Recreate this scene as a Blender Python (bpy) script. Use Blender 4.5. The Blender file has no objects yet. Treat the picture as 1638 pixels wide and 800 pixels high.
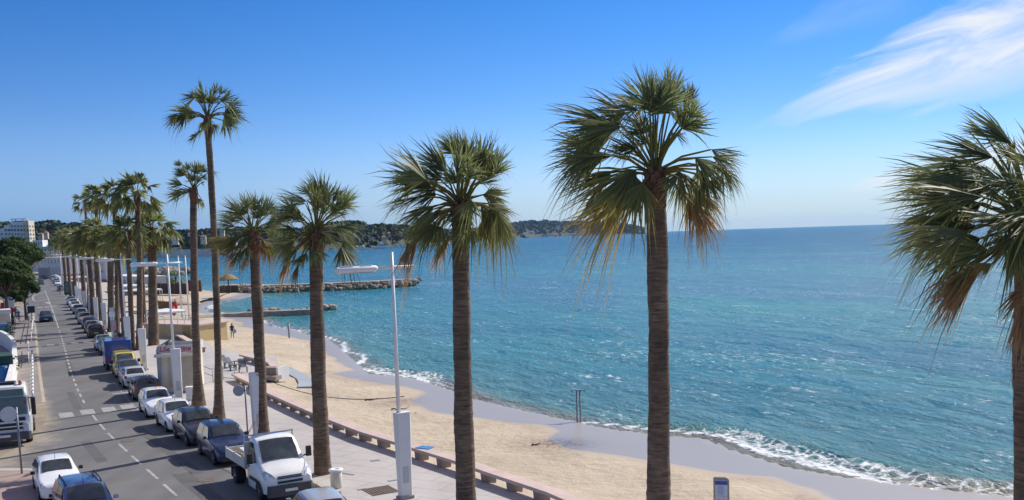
import bpy, bmesh, math, random
import numpy as np
from mathutils import Vector, Matrix, Euler
R = math.radians
rnd = random.Random(7)
scene = bpy.context.scene
COL = scene.collection

# ------------------------------------------------------------------ camera frame
F = 1600.0; CX, CY = 819.0, 546.0; EYE = 10.0
PITCH = math.atan(168.7 / F); ROLL = R(1.87)
_f = Vector((0, math.cos(PITCH), -math.sin(PITCH)))
_r0 = Vector((1, 0, 0)); _u0 = Vector((0, math.sin(PITCH), math.cos(PITCH)))
_r = _r0 * math.cos(ROLL) - _u0 * math.sin(ROLL)
_u = _r0 * math.sin(ROLL) + _u0 * math.cos(ROLL)
def ray(x, y): return _f + _r * ((x - CX) / F) - _u * ((y - CY) / F)
def P(x, y, z=0.0):
    """ground point (height z) seen at a pixel of the photograph"""
    d = ray(x, y); t = (z - EYE) / d.z
    return Vector((d.x * t, d.y * t, z))
def D(x, y, Y):
    """point at depth Y seen at a pixel of the photograph"""
    d = ray(x, y); t = Y / d.y
    return Vector((d.x * t, Y, EYE + d.z * t))

cam = bpy.data.cameras.new('camera'); cob = bpy.data.objects.new('camera', cam); COL.objects.link(cob)
cam.sensor_fit = 'HORIZONTAL'; cam.sensor_width = 36; cam.lens = 36 * F / 1638.0
cam.shift_y = 146.0 / 1638.0; cam.clip_start = 0.5; cam.clip_end = 120000
M = Matrix((( _r.x, _u.x, -_f.x, 0), (_r.y, _u.y, -_f.y, 0), (_r.z, _u.z, -_f.z, EYE), (0, 0, 0, 1)))
cob.matrix_world = M
scene.camera = cob

# ------------------------------------------------------------------ materials
def nodes(m): return m.node_tree.nodes, m.node_tree.links
def mat(name, c, rough=0.7, var=0.12, scale=3.0, bump=0.0, bscale=None, metal=0.0, coat=0.0, stretch=(1,1,1), spec=0.5, c2=None, spots=0.0, trans=0.0, blot=.10, bsc=None):
    m = bpy.data.materials.new(name); m.use_nodes = True
    N, L = nodes(m); b = N['Principled BSDF']
    b.inputs['Roughness'].default_value = rough; b.inputs['Metallic'].default_value = metal
    b.inputs['Specular IOR Level'].default_value = spec
    if coat: b.inputs['Coat Weight'].default_value = coat; b.inputs['Coat Roughness'].default_value = 0.05
    tc = N.new('ShaderNodeTexCoord'); mp = N.new('ShaderNodeMapping'); mp.inputs['Scale'].default_value = stretch
    L.new(tc.outputs['Object'], mp.inputs['Vector'])
    nz = N.new('ShaderNodeTexNoise'); nz.inputs['Scale'].default_value = scale; nz.inputs['Detail'].default_value = 6
    nz.inputs['Roughness'].default_value = 0.65
    L.new(mp.outputs['Vector'], nz.inputs['Vector'])
    cr = N.new('ShaderNodeValToRGB'); cr.color_ramp.elements[0].position = 0.3; cr.color_ramp.elements[1].position = 0.7
    d = c2 or tuple(min(1, x * (1 + var)) for x in c)
    a = c if c2 else tuple(x * (1 - var) for x in c)
    cr.color_ramp.elements[0].color = (*a, 1); cr.color_ramp.elements[1].color = (*d, 1)
    L.new(nz.outputs['Fac'], cr.inputs['Fac'])
    # slow wear and stain on top of the grain
    nb = N.new('ShaderNodeTexNoise'); nb.inputs['Scale'].default_value = bsc or scale*.35; nb.inputs['Detail'].default_value = 7; nb.inputs['Roughness'].default_value = .7; L.new(tc.outputs['Object'], nb.inputs['Vector'])
    mr = N.new('ShaderNodeMapRange'); mr.inputs['From Min'].default_value = .3; mr.inputs['From Max'].default_value = .7; mr.inputs['To Min'].default_value = 1-blot; mr.inputs['To Max'].default_value = 1+blot; L.new(nb.outputs['Fac'], mr.inputs['Value'])
    hv = N.new('ShaderNodeHueSaturation'); L.new(mr.outputs['Result'], hv.inputs['Value']); L.new(cr.outputs['Color'], hv.inputs['Color']); L.new(hv.outputs['Color'], b.inputs['Base Color'])
    if bump:
        n2 = N.new('ShaderNodeTexNoise'); n2.inputs['Scale'].default_value = bscale or scale * 4; n2.inputs['Detail'].default_value = 5
        L.new(mp.outputs['Vector'], n2.inputs['Vector'])
        bp = N.new('ShaderNodeBump'); bp.inputs['Strength'].default_value = min(1, bump); bp.inputs['Distance'].default_value = 0.03
        L.new(n2.outputs['Fac'], bp.inputs['Height']); L.new(bp.outputs['Normal'], b.inputs['Normal'])
    m['cr'] = 1
    return m
def paint(name, c, metal=0.0, rough=0.28): return mat(name, c, rough, 0.05, 1.5, metal=metal, coat=0.7)

MT = {}
MT['white'] = mat('white_paint', (.80,.80,.79), .45, .05, 2)
MT['lampw'] = mat('lamp_white', (.83,.82,.79), .4, .05, 1.2)
MT['fin'] = mat('column_grey_white', (.74,.73,.70), .5, .06, .8)
MT['glass'] = mat('dark_glass', (.006,.008,.009), .05, .3, 1.7, spec=.9, c2=(.05,.057,.057), blot=.3)
MT['glass2'] = mat('green_tinted_glass', (.008,.011,.012), .04, .3, 1.5, spec=1.0, c2=(.085,.10,.098), blot=.3)
MT['tyre'] = mat('tyre_rubber', (.02,.02,.021), .85, .2, 8)
MT['rim'] = mat('alloy', (.42,.43,.45), .35, .1, 5, metal=.8)
MT['black'] = mat('black_plastic', (.02,.021,.023), .55, .2, 4)
MT['grey'] = mat('grey_metal', (.25,.26,.27), .5, .12, 4, metal=.3)
MT['lgrey'] = mat('light_grey_metal', (.5,.51,.52), .45, .08, 3, metal=.2)
MT['lamp'] = mat('clear_lens', (.55,.57,.6), .12, .1, 6, coat=.8)
MT['red'] = mat('red_lens', (.4,.02,.02), .25, .1, 5, coat=.5)
MT['redpaint'] = mat('red_paint', (.55,.03,.04), .4, .08, 3)
MT['plate'] = mat('white_plate', (.75,.75,.72), .5, .03, 3)
MT['yplate'] = mat('yellow_plate', (.8,.58,.05), .5, .03, 3)
MT['concrete'] = mat('concrete', (.36,.33,.29), .85, .15, 2.2, bump=.3)
MT['pinkstone'] = mat('pink_stone', (.55,.42,.36), .8, .1, 1.5, bump=.2)
MT['leg'] = mat('brown_concrete', (.30,.245,.20), .85, .14, 2.5, bump=.2)
MT['wood'] = mat('weathered_wood', (.30,.21,.13), .8, .25, 3, stretch=(1,1,8), bump=.3)
MT['thatch'] = mat('thatch', (.30,.21,.11), .95, .3, 6, bump=.6)
MT['skin'] = mat('skin', (.48,.29,.21), .6, .06, 5)
MT['hair'] = mat('dark_hair', (.03,.02,.015), .7, .2, 8)
MT['cloth_black'] = mat('black_cloth', (.02,.02,.025), .9, .2, 6)
MT['cloth_blue'] = mat('blue_cloth', (.05,.22,.42), .9, .2, 6)
MT['cloth_grey'] = mat('grey_trousers', (.18,.17,.17), .9, .2, 6)
MT['cloth_red'] = mat('red_cloth', (.45,.04,.05), .9, .15, 6)
MT['cream'] = mat('cream_paint', (.70,.63,.50), .6, .07, 1.6)
MT['ochre'] = mat('yellow_render', (.60,.45,.22), .85, .08, .8, bump=.1)
MT['render'] = mat('white_render', (.68,.66,.62), .85, .08, .5)
MT['beige'] = mat('beige_render', (.60,.50,.38), .85, .1, .4)
MT['rooftile'] = mat('roof_tile', (.42,.19,.11), .85, .2, .8)
MT['window'] = mat('window_glass', (.05,.065,.08), .12, .3, .4, spec=.8)
MT['rock'] = mat('rock', (.21,.17,.13), .9, .35, .9, bump=.8, bscale=5, c2=(.44,.36,.265))
MT['darkgreen'] = mat('green_awning', (.015,.06,.045), .7, .2, 2)
MT['blue'] = mat('blue_plastic', (.05,.22,.5), .5, .1, 3)
MT['bark'] = mat('palm_bark', (.05,.038,.029), .95, .3, 2.2, stretch=(1,1,9), bump=1.0, bscale=7, c2=(.27,.18,.115), blot=.5, bsc=1.1)
MT['boot'] = mat('palm_boot', (.10,.045,.03), .95, .4, 5, bump=1.0, c2=(.23,.11,.07))
MT['pinebark'] = mat('pine_bark', (.10,.065,.045), .95, .3, 3, bump=.6)

def leafmat(name, cols, trans=.35, rough=.5):
    """leaf colour runs through cols with the vertex attribute 'dry'; each leaf differs a little"""
    m = bpy.data.materials.new(name); m.use_nodes = True
    N, L = nodes(m); b = N['Principled BSDF']; out = N['Material Output']
    at = N.new('ShaderNodeAttribute'); at.attribute_name = 'dry'
    cr = N.new('ShaderNodeValToRGB'); el = cr.color_ramp.elements
    el[0].color = (*cols[0][1], 1); el[0].position = cols[0][0]
    el[1].color = (*cols[-1][1], 1); el[1].position = cols[-1][0]
    for p, c in cols[1:-1]:
        e = el.new(p); e.color = (*c, 1)
    L.new(at.outputs['Fac'], cr.inputs['Fac'])
    a2 = N.new('ShaderNodeAttribute'); a2.attribute_name = 'tone'
    mr = N.new('ShaderNodeMapRange'); mr.inputs['To Min'].default_value = .65; mr.inputs['To Max'].default_value = 1.35
    L.new(a2.outputs['Fac'], mr.inputs['Value'])
    hs = N.new('ShaderNodeHueSaturation'); L.new(mr.outputs['Result'], hs.inputs['Value']); L.new(cr.outputs['Color'], hs.inputs['Color'])
    L.new(hs.outputs['Color'], b.inputs['Base Color'])
    b.inputs['Roughness'].default_value = rough; b.inputs['Specular IOR Level'].default_value = .3
    if trans:
        t = N.new('ShaderNodeBsdfTranslucent'); L.new(hs.outputs['Color'], t.inputs['Color'])
        mx = N.new('ShaderNodeMixShader'); mx.inputs['Fac'].default_value = trans
        L.new(b.outputs['BSDF'], mx.inputs[1]); L.new(t.outputs['BSDF'], mx.inputs[2]); L.new(mx.outputs['Shader'], out.inputs['Surface'])
    return m
MT['frond'] = leafmat('palm_frond', [(0,(.15,.19,.085)),(.3,(.25,.24,.07)),(.6,(.32,.21,.07)),(1,(.34,.21,.11))], .55, .48)
MT['pine'] = leafmat('pine_needles', [(0,(.035,.075,.022)),(1,(.13,.17,.05))], .4, .7)
MT['farwood'] = leafmat('far_wood', [(0,(.018,.042,.020)),(1,(.07,.09,.04))], 0, .9)
MT['shrub'] = leafmat('shrub_leaves', [(0,(.02,.06,.015)),(1,(.10,.14,.04))], .25, .6)

# ------------------------------------------------------------------ mesh builder
class MB:
    def __init__(s): s.v = []; s.f = []; s.m = []; s.sm = []; s.a = {}
    def add(s, vs, fs, m=0, smooth=False):
        o = len(s.v); s.v.extend([tuple(v) for v in vs])
        for f in fs: s.f.append([i + o for i in f]); s.m.append(m); s.sm.append(smooth)
        return s
    def box(s, c, d, rz=0, m=0, taper=1.0, bev=0.0):
        x, y, z = d[0]/2, d[1]/2, d[2]/2; cs, sn = math.cos(rz), math.sin(rz)
        vs = []
        if bev > 0:
            b = min(bev, x*.9, y*.9)
            ring = [(x-b,-y),(x,-y+b),(x,y-b),(x-b,y),(-x+b,y),(-x,y-b),(-x,-y+b),(-x+b,-y)]
        else: ring = [(x,-y),(x,y),(-x,y),(-x,-y)]
        n = len(ring)
        for zz, k in ((-z, 1), (z, taper)):
            for a, b_ in ring:
                a *= k; b_ *= k
                vs.append((c[0]+a*cs-b_*sn, c[1]+a*sn+b_*cs, c[2]+zz))
        fs = [[i, (i+1) % n, n+(i+1) % n, n+i] for i in range(n)] + [list(range(n))[::-1], list(range(n, 2*n))]
        return s.add(vs, fs, m)
    def tube(s, pts, rad, n=8, m=0, smooth=True, cap=True):
        pts = [Vector(p) for p in pts]
        if not hasattr(rad, '__len__'): rad = [rad]*len(pts)
        vs = []; fs = []; up = Vector((0,0,1))
        for i, p in enumerate(pts):
            t = (pts[min(i+1, len(pts)-1)] - pts[max(i-1, 0)]).normalized()
            a = t.cross(up)
            if a.length < 1e-3: a = t.cross(Vector((0,1,0)))
            a.normalize(); b = a.cross(t).normalized()
            for k in range(n):
                th = 2*math.pi*k/n
                vs.append(p + (a*math.cos(th) + b*math.sin(th))*rad[i])
        for i in range(len(pts)-1):
            for k in range(n):
                fs.append([i*n+k, i*n+(k+1) % n, (i+1)*n+(k+1) % n, (i+1)*n+k])
        s.add(vs, fs, m, smooth)
        if cap:
            o = len(s.v) - len(vs)
            s.f.append([o+k for k in range(n)][::-1]); s.m.append(m); s.sm.append(False)
            o2 = o + (len(pts)-1)*n
            s.f.append([o2+k for k in range(n)]); s.m.append(m); s.sm.append(False)
        return s
    def lathe(s, prof, c=(0,0,0), n=16, axis='z', m=0, smooth=True, caps=True):
        vs = []; fs = []
        for r, h in prof:
            for k in range(n):
                th = 2*math.pi*k/n; a, b = r*math.cos(th), r*math.sin(th)
                q = (a, b, h) if axis == 'z' else ((a, h, b) if axis == 'y' else (h, a, b))
                vs.append((c[0]+q[0], c[1]+q[1], c[2]+q[2]))
        for i in range(len(prof)-1):
            for k in range(n): fs.append([i*n+k, i*n+(k+1) % n, (i+1)*n+(k+1) % n, (i+1)*n+k])
        s.add(vs, fs, m, smooth); o = len(s.v)-len(vs)
        for c_ in () if not caps else ([k for k in range(n)][::-1], [(len(prof)-1)*n+k for k in range(n)]): s.f.append([o+i for i in c_]); s.m.append(m); s.sm.append(False)
        return s
    def prism(s, poly, z0, z1, m=0):
        """poly: xy outline"""
        n = len(poly)
        vs = [(p[0], p[1], z0) for p in poly] + [(p[0], p[1], z1) for p in poly]
        return s.add(vs, [[i, (i+1) % n, n+(i+1) % n, n+i] for i in range(n)] + [list(range(n))[::-1], list(range(n, 2*n))], m)
    def extr(s, prof, y0, y1, m=0):
        """profile in x,z extruded along y"""
        n = len(prof)
        vs = [(p[0], y0, p[1]) for p in prof] + [(p[0], y1, p[1]) for p in prof]
        return s.add(vs, [[i, (i+1) % n, n+(i+1) % n, n+i] for i in range(n)] + [list(range(n))[::-1], list(range(n, 2*n))], m)
    def build(s, name, mats, parent=None, fix=True, attrs=None):
        me = bpy.data.meshes.new(name); me.from_pydata(s.v, [], s.f)
        if not isinstance(mats, (list, tuple)): mats = [mats]
        for m in mats: me.materials.append(MT[m] if isinstance(m, str) else m)
        me.polygons.foreach_set('material_index', s.m); me.polygons.foreach_set('use_smooth', s.sm)
        for k, v in (attrs or {}).items():
            a = me.attributes.new(k, 'FLOAT', 'POINT'); a.data.foreach_set('value', v)
        if fix:
            bm = bmesh.new(); bm.from_mesh(me); bmesh.ops.recalc_face_normals(bm, faces=bm.faces); bm.to_mesh(me); bm.free()
        me.update()
        o = bpy.data.objects.new(name, me); COL.objects.link(o)
        if parent is not None: o.parent = parent
        return o
def tag(o, label=None, cat=None, group=None, kind=None):
    if label: o['label'] = label
    if cat: o['category'] = cat
    if group: o['group'] = group
    if kind: o['kind'] = kind
    return o
def thing(name, label, cat, loc=(0,0,0), rz=0, group=None):
    o = bpy.data.objects.new(name, None); COL.objects.link(o); o.location = loc; o.rotation_euler = (0,0,rz)
    o.empty_display_size = .3
    return tag(o, label, cat, group)
def copy_tree(o, parent=None):
    c = o.copy(); COL.objects.link(c)
    if parent is not None: c.parent = parent
    for ch in list(o.children): copy_tree(ch, c)
    return c
def interp(poly, n):
    """resample a polyline to n points"""
    p = [Vector(q) for q in poly]; d = [0]
    for i in range(1, len(p)): d.append(d[-1] + (p[i]-p[i-1]).length)
    out = []
    for k in range(n):
        t = d[-1]*k/(n-1)
        for i in range(1, len(p)):
            if d[i] >= t-1e-9: break
        out.append(p[i-1].lerp(p[i], (t-d[i-1])/max(1e-9, d[i]-d[i-1])))
    return out
def heading(v): return math.atan2(v.y, v.x)
# ------------------------------------------------------------------ light, sky
SUN_AZ, SUN_EL = R(45), R(40)          # azimuth from +Y towards +X
sun = bpy.data.lights.new('sun', 'SUN'); so = bpy.data.objects.new('sun', sun); COL.objects.link(so)
sun.energy = 4.0; sun.angle = R(.53); sun.color = (1, .95, .87)
sd = Vector((math.sin(SUN_AZ)*math.cos(SUN_EL), math.cos(SUN_AZ)*math.cos(SUN_EL), math.sin(SUN_EL)))
so.rotation_euler = sd.to_track_quat('Z', 'Y').to_euler(); so.location = (60, 40, 60)

w = bpy.data.worlds.new('World'); scene.world = w; w.use_nodes = True
N, L = w.node_tree.nodes, w.node_tree.links
bg = N['Background']; bg.inputs['Strength'].default_value = .125
sk = N.new('ShaderNodeTexSky'); sk.sky_type = 'NISHITA'; sk.sun_disc = False
sk.sun_elevation = SUN_EL; sk.sun_rotation = SUN_AZ
sk.altitude = 0; sk.air_density = .8; sk.dust_density = 0; sk.ozone_density = 2.0
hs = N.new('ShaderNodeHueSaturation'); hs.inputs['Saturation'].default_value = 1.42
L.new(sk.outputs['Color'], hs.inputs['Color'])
tc = N.new('ShaderNodeTexCoord')
def dotn(vec):
    d = N.new('ShaderNodeVectorMath'); d.operation = 'DOT_PRODUCT'; d.inputs[1].default_value = vec
    L.new(tc.outputs['Generated'], d.inputs[0]); return d.outputs['Value']
def mth(op, a, b=None, clamp=False):
    n = N.new('ShaderNodeMath'); n.operation = op; n.use_clamp = clamp
    for i, q in enumerate((a, b)):
        if q is None: continue
        if isinstance(q, (int, float)): n.inputs[i].default_value = q
        else: L.new(q, n.inputs[i])
    return n.outputs['Value']
def smooth(v, lo, hi, a=0., b=1.):
    n = N.new('ShaderNodeMapRange'); n.interpolation_type = 'SMOOTHSTEP'; n.clamp = True
    for k, q in (('From Min', lo), ('From Max', hi), ('To Min', a), ('To Max', b)): n.inputs[k].default_value = q
    L.new(v, n.inputs['Value']); return n.outputs['Result']
def cirrus(px0, px1, half0, half1, dens, seed, stretch=5.0):
    """a streak of thin ice cloud along the arc of sky between two directions"""
    d0 = ray(*px0).normalized(); d1 = ray(*px1).normalized()
    c = ((d0+d1)/2).normalized(); a = (d1-d0); a = (a - c*a.dot(c)).normalized(); b = c.cross(a)
    ln = (d1-d0).length
    dc = dotn(c); p = mth('DIVIDE', dotn(a), dc); q = mth('DIVIDE', dotn(b), dc)
    p = mth('ADD', mth('DIVIDE', p, ln), .5)                       # 0 tail .. 1 head
    cb = N.new('ShaderNodeCombineXYZ'); L.new(mth('MULTIPLY', p, ln*9), cb.inputs[0]); L.new(mth('MULTIPLY', q, 9*stretch), cb.inputs[1]); cb.inputs[2].default_value = seed
    nz = N.new('ShaderNodeTexNoise'); nz.inputs['Scale'].default_value = 1.0; nz.inputs['Detail'].default_value = 9; nz.inputs['Roughness'].default_value = .62; nz.inputs['Distortion'].default_value = .9
    L.new(cb.outputs[0], nz.inputs['Vector'])
    q2 = mth('ADD', q, mth('MULTIPLY', mth('SUBTRACT', nz.outputs['Fac'], .5), half1*1.1))
    hw = mth('ADD', mth('MULTIPLY', p, half1-half0), half0)
    hw = mth('MAXIMUM', hw, half0*.3)
    e = mth('DIVIDE', mth('ABSOLUTE', q2), hw)
    band = smooth(e, .35, 1.25, 1., 0.)
    ends = mth('MULTIPLY', smooth(p, -.12, .55), smooth(p, 1.5, 2.2, 1., 0.))
    tex = smooth(nz.outputs['Fac'], .30, .70, .45, 1.)
    front = smooth(dc, .3, .5)
    return mth('MULTIPLY', mth('MULTIPLY', mth('MULTIPLY', band, ends), mth('MULTIPLY', tex, front)), dens)
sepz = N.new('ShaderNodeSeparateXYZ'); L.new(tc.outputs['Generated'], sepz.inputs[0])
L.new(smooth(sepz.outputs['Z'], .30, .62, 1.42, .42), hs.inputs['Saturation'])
L.new(smooth(sepz.outputs['Z'], .34, .7, 1., 1.55), hs.inputs['Value'])  # sky overhead greyed and brightened as added fill light
# sea air near the horizon: paler towards the sun's side, bluer away from it
sep = N.new('ShaderNodeSeparateXYZ'); L.new(tc.outputs['Generated'], sep.inputs[0])
hf = smooth(sep.outputs['Z'], -.02, .105, .93, 0.)
sidef = smooth(dotn((math.sin(SUN_AZ), math.cos(SUN_AZ), 0)), .3, .92)
hc = N.new('ShaderNodeMix'); hc.data_type = 'RGBA'; hc.inputs['A'].default_value = (.36, 1.6, 3.9, 1); hc.inputs['B'].default_value = (3.1, 4.05, 4.7, 1)
L.new(sidef, hc.inputs['Factor'])
hm = N.new('ShaderNodeMix'); hm.data_type = 'RGBA'; L.new(hf, hm.inputs['Factor']); wbn = N.new('ShaderNodeMix'); wbn.data_type = 'RGBA'; wbn.blend_type = 'MULTIPLY'; wbn.inputs['Factor'].default_value = 1; wbm = N.new('ShaderNodeMix'); wbm.data_type = 'RGBA'; wbm.inputs['A'].default_value = (.55,.54,.70,1); wbm.inputs['B'].default_value = (.63, .63, .79, 1); L.new(smooth(dotn((math.sin(SUN_AZ), math.cos(SUN_AZ), 0)), .28, .85), wbm.inputs['Factor']); L.new(wbm.outputs['Result'], wbn.inputs['B'])
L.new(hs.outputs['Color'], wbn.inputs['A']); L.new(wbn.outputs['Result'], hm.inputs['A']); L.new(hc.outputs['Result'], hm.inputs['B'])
m1 = cirrus((1215, 196), (1640, 52), .007, .050, .95, 1.3)
m2 = cirrus((1340, 303), (1500, 274), .004, .011, .85, 5.1)
m3 = cirrus((1225, 70), (1345, 18), .006, .02, .12, 9.7)
mm = mth('MAXIMUM', mth('MAXIMUM', m1, m2), m3, True)
mx = N.new('ShaderNodeMix'); mx.data_type = 'RGBA'; mx.inputs['B'].default_value = (5.3, 5.45, 5.6, 1)
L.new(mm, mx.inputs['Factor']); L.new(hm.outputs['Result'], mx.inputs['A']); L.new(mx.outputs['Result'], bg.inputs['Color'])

# ------------------------------------------------------------------ plan of the shore (metres)
SEA = -1.4
def px(L_, z): return [P(x, y, z).xy for x, y in L_]
shore = [Vector(q) for q in ((70,24),(45,29),(30,35))] + px([(1622,795),(1494,783),(1379,768),(1264,750),(1166,719),(1127,703),(1068,697),(1028,694),(955,683),(896,670),(845,659),(797,648),(761,639),(728,626),(706,620),(658,605),(628,602),(589,599),(577,587),(540,555),(520,540),(490,535),(465,527),(430,522),(412,508)], SEA) \
    + [Vector(q) for q in ((-45,166),(-52,172),(-56,182),(-59,198),(-57,212),(-58,226),(-62,236),(-75,252),(-100,290),(-130,350),(-165,420),(-210,520),(-300,620),(-420,680))]
wet = [Vector(q) for q in ((40,17),(22,30))] + px([(1420,850),(1303,800),(1271,783),(1231,765),(1153,760),(1072,750),(1028,747),(951,732),(889,714),(885,699),(860,681),(768,673),(695,664),(658,648),(684,630),(640,620),(610,617),(556,612),(523,603),(568,591),(526,572),(497,545),(465,541),(420,537),(380,517)], -1.15) \
    + [Vector(q) for q in ((-47,160),(-55,168),(-60,178),(-63,195),(-61,212),(-61,228),(-66,238),(-78,254),(-104,292),(-134,352),(-170,424),(-220,524))]
edge = [Vector(q) for q in ((40,5),(25,14),(12,23.5),(6.5,29),(2.6,34.2),(-.2,38.4),(-3.9,43.6),(-6.9,48),(-9.0,51.8),(-11.8,56.6),(-14.6,61.8),(-17.2,67.2),(-19.2,72),(-20.2,77),(-19.6,83),(-21,88),(-25,91),(-29,97),(-33,106),(-36,114),(-42,121),(-52,140),(-70,180),(-92,228),(-118,280),(-190,420),(-300,600))]

def pdist(X, Y, poly):
    """signed distance to a polyline, + on its right-hand side when walking along it (the sea side here)"""
    best = np.full(X.shape, 1e18); sg = np.ones(X.shape); bc = np.zeros(X.shape)
    for a, b in zip(poly[:-1], poly[1:]):
        dx, dy = b[0]-a[0], b[1]-a[1]; l2 = dx*dx+dy*dy
        if l2 < 1e-9: continue
        t = np.clip(((X-a[0])*dx+(Y-a[1])*dy)/l2, 0, 1)
        ex, ey = X-(a[0]+t*dx), Y-(a[1]+t*dy); d = ex*ex+ey*ey
        cr = (dx*(Y-a[1])-dy*(X-a[0]))/math.sqrt(l2)
        m = (d < best-1e-7) | ((np.abs(d-best) <= 1e-7) & (np.abs(cr) > bc))
        best = np.where(m, d, best); sg = np.where(m, np.sign(cr), sg); bc = np.where(m, np.abs(cr), bc)
    return np.sqrt(best)*np.where(sg == 0, 1, -sg)
def vnoise(X, Y, s, seed=0):
    """cheap smooth value noise"""
    x, y = X/s+seed*17.3, Y/s+seed*9.1
    xi, yi = np.floor(x), np.floor(y); fx, fy = x-xi, y-yi
    fx, fy = fx*fx*(3-2*fx), fy*fy*(3-2*fy)
    h = lambda a, b: np.modf(np.abs(np.sin(a*127.1+b*311.7+seed*74.7)*43758.5453))[0]
    return (h(xi,yi)*(1-fx)+h(xi+1,yi)*fx)*(1-fy)+(h(xi,yi+1)*(1-fx)+h(xi+1,yi+1)*fx)*fy
def sstep(x, a, b): t = np.clip((x-a)/(b-a), 0, 1); return t*t*(3-2*t)

def gridmesh(name, X, Y, Z, mats, attrs, keep=None, kind='structure'):
    n, m = X.shape
    idx = np.arange(n*m).reshape(n, m)
    q = np.stack([idx[:-1,:-1], idx[1:,:-1], idx[1:,1:], idx[:-1,1:]], -1).reshape(-1, 4)
    if keep is not None:
        k = keep.ravel()[q].any(1); q = q[k]
    me = bpy.data.meshes.new(name)
    me.vertices.add(n*m); me.vertices.foreach_set('co', np.stack([X, Y, Z], -1).astype(np.float32).ravel())
    me.loops.add(q.size); me.loops.foreach_set('vertex_index', q.astype(np.int32).ravel())
    me.polygons.add(len(q)); me.polygons.foreach_set('loop_start', np.arange(0, q.size, 4, dtype=np.int32))
    me.update(calc_edges=True); me.validate()
    me.polygons.foreach_set('use_smooth', [True]*len(me.polygons))
    for k_, v in attrs.items():
        a = me.attributes.new(k_, 'FLOAT', 'POINT'); a.data.foreach_set('value', v.astype(np.float32).ravel())
    for mt in mats: me.materials.append(mt)
    o = bpy.data.objects.new(name, me); COL.objects.link(o); tag(o, kind=kind)
    # face up
    if me.polygons and me.polygons[len(me.polygons)//2].normal.z < 0: me.flip_normals()
    return o

# ------------------------------------------------------------------ sand
def node_kit(m):
    N, L = nodes(m)
    def new(t, **k):
        n = N.new(t)
        for a, v in k.items():
            if a in n.inputs.keys(): n.inputs[a].default_value = v
            else: setattr(n, a, v)
        return n
    return N, L, new
def ramp(new, L, src, stops):
    r = new('ShaderNodeValToRGB'); e = r.color_ramp.elements
    e[0].position, e[0].color = stops[0][0], (*stops[0][1], 1); e[1].position, e[1].color = stops[-1][0], (*stops[-1][1], 1)
    for p, c in stops[1:-1]:
        q = e.new(p); q.color = (*c, 1)
    L.new(src, r.inputs['Fac']); return r.outputs['Color']
def mixc(new, L, fac, a, b, mode='MIX'):
    n = new('ShaderNodeMix', data_type='RGBA', blend_type=mode)
    if isinstance(fac, (int, float)): n.inputs['Factor'].default_value = fac
    else: L.new(fac, n.inputs['Factor'])
    for k, v in (('A', a), ('B', b)):
        if isinstance(v, tuple): n.inputs[k].default_value = (*v, 1)
        else: L.new(v, n.inputs[k])
    return n.outputs['Result']

sand = bpy.data.materials.new('beach_sand'); sand.use_nodes = True
N, L, new = node_kit(sand); b = N['Principled BSDF']
tc = new('ShaderNodeTexCoord')
n1 = new('ShaderNodeTexNoise', Scale=.25, Detail=8.0, Roughness=.7); L.new(tc.outputs['Object'], n1.inputs['Vector'])
n2 = new('ShaderNodeTexNoise', Scale=5.0, Detail=6.0, Roughness=.7); L.new(tc.outputs['Object'], n2.inputs['Vector'])
n3 = new('ShaderNodeTexNoise', Scale=1.3, Detail=4.0, Roughness=.6); L.new(tc.outputs['Object'], n3.inputs['Vector'])
dry = ramp(new, L, n1.outputs['Fac'], [(.3,(.42,.34,.24)),(.5,(.52,.42,.295)),(.72,(.60,.495,.36))])
dry = mixc(new, L, .22, dry, ramp(new, L, n2.outputs['Fac'], [(.3,(.38,.31,.23)),(.7,(.62,.52,.385))]))
at = new('ShaderNodeAttribute', attribute_name='wet'); 
am = new('ShaderNodeAttribute', attribute_name='weed')
damp = new('ShaderNodeMapRange', interpolation_type='SMOOTHSTEP'); damp.inputs['From Min'].default_value = .0; damp.inputs['From Max'].default_value = .55
L.new(at.outputs['Fac'], damp.inputs['Value'])
film = new('ShaderNodeMapRange', interpolation_type='SMOOTHSTEP'); film.inputs['From Min'].default_value = .42; film.inputs['From Max'].default_value = .66
L.new(at.outputs['Fac'], film.inputs['Value'])
c = mixc(new, L, damp.outputs['Result'], dry, (.43,.345,.26))
c = mixc(new, L, film.outputs['Result'], c, (.34,.295,.245))
wd = new('ShaderNodeMath', operation='MULTIPLY'); L.new(am.outputs['Fac'], wd.inputs[0])
wr = new('ShaderNodeMapRange'); wr.inputs['From Min'].default_value = .44; wr.inputs['From Max'].default_value = .52; L.new(n2.outputs['Fac'], wr.inputs['Value']); L.new(wr.outputs['Result'], wd.inputs[1])
c = mixc(new, L, wd.outputs['Value'], c, (.10,.055,.035))
L.new(c, b.inputs['Base Color'])
rr = new('ShaderNodeMapRange'); rr.inputs['To Min'].default_value = .95; rr.inputs['To Max'].default_value = .34
L.new(film.outputs['Result'], rr.inputs['Value']); L.new(rr.outputs['Result'], b.inputs['Roughness'])
bs = new('ShaderNodeMapRange'); bs.inputs['To Min'].default_value = .85; bs.inputs['To Max'].default_value = .0
L.new(damp.outputs['Result'], bs.inputs['Value'])
ad = new('ShaderNodeMath', operation='ADD'); vf = new('ShaderNodeTexVoronoi', feature='SMOOTH_F1', Scale=1.9); L.new(tc.outputs['Object'], vf.inputs['Vector']); L.new(n2.outputs['Fac'], ad.inputs[0]); L.new(vf.outputs['Distance'], ad.inputs[1])
bp = new('ShaderNodeBump', Distance=.12); L.new(bs.outputs['Result'], bp.inputs['Strength']); L.new(ad.outputs['Value'], bp.inputs['Height']); L.new(bp.outputs['Normal'], b.inputs['Normal'])

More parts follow.
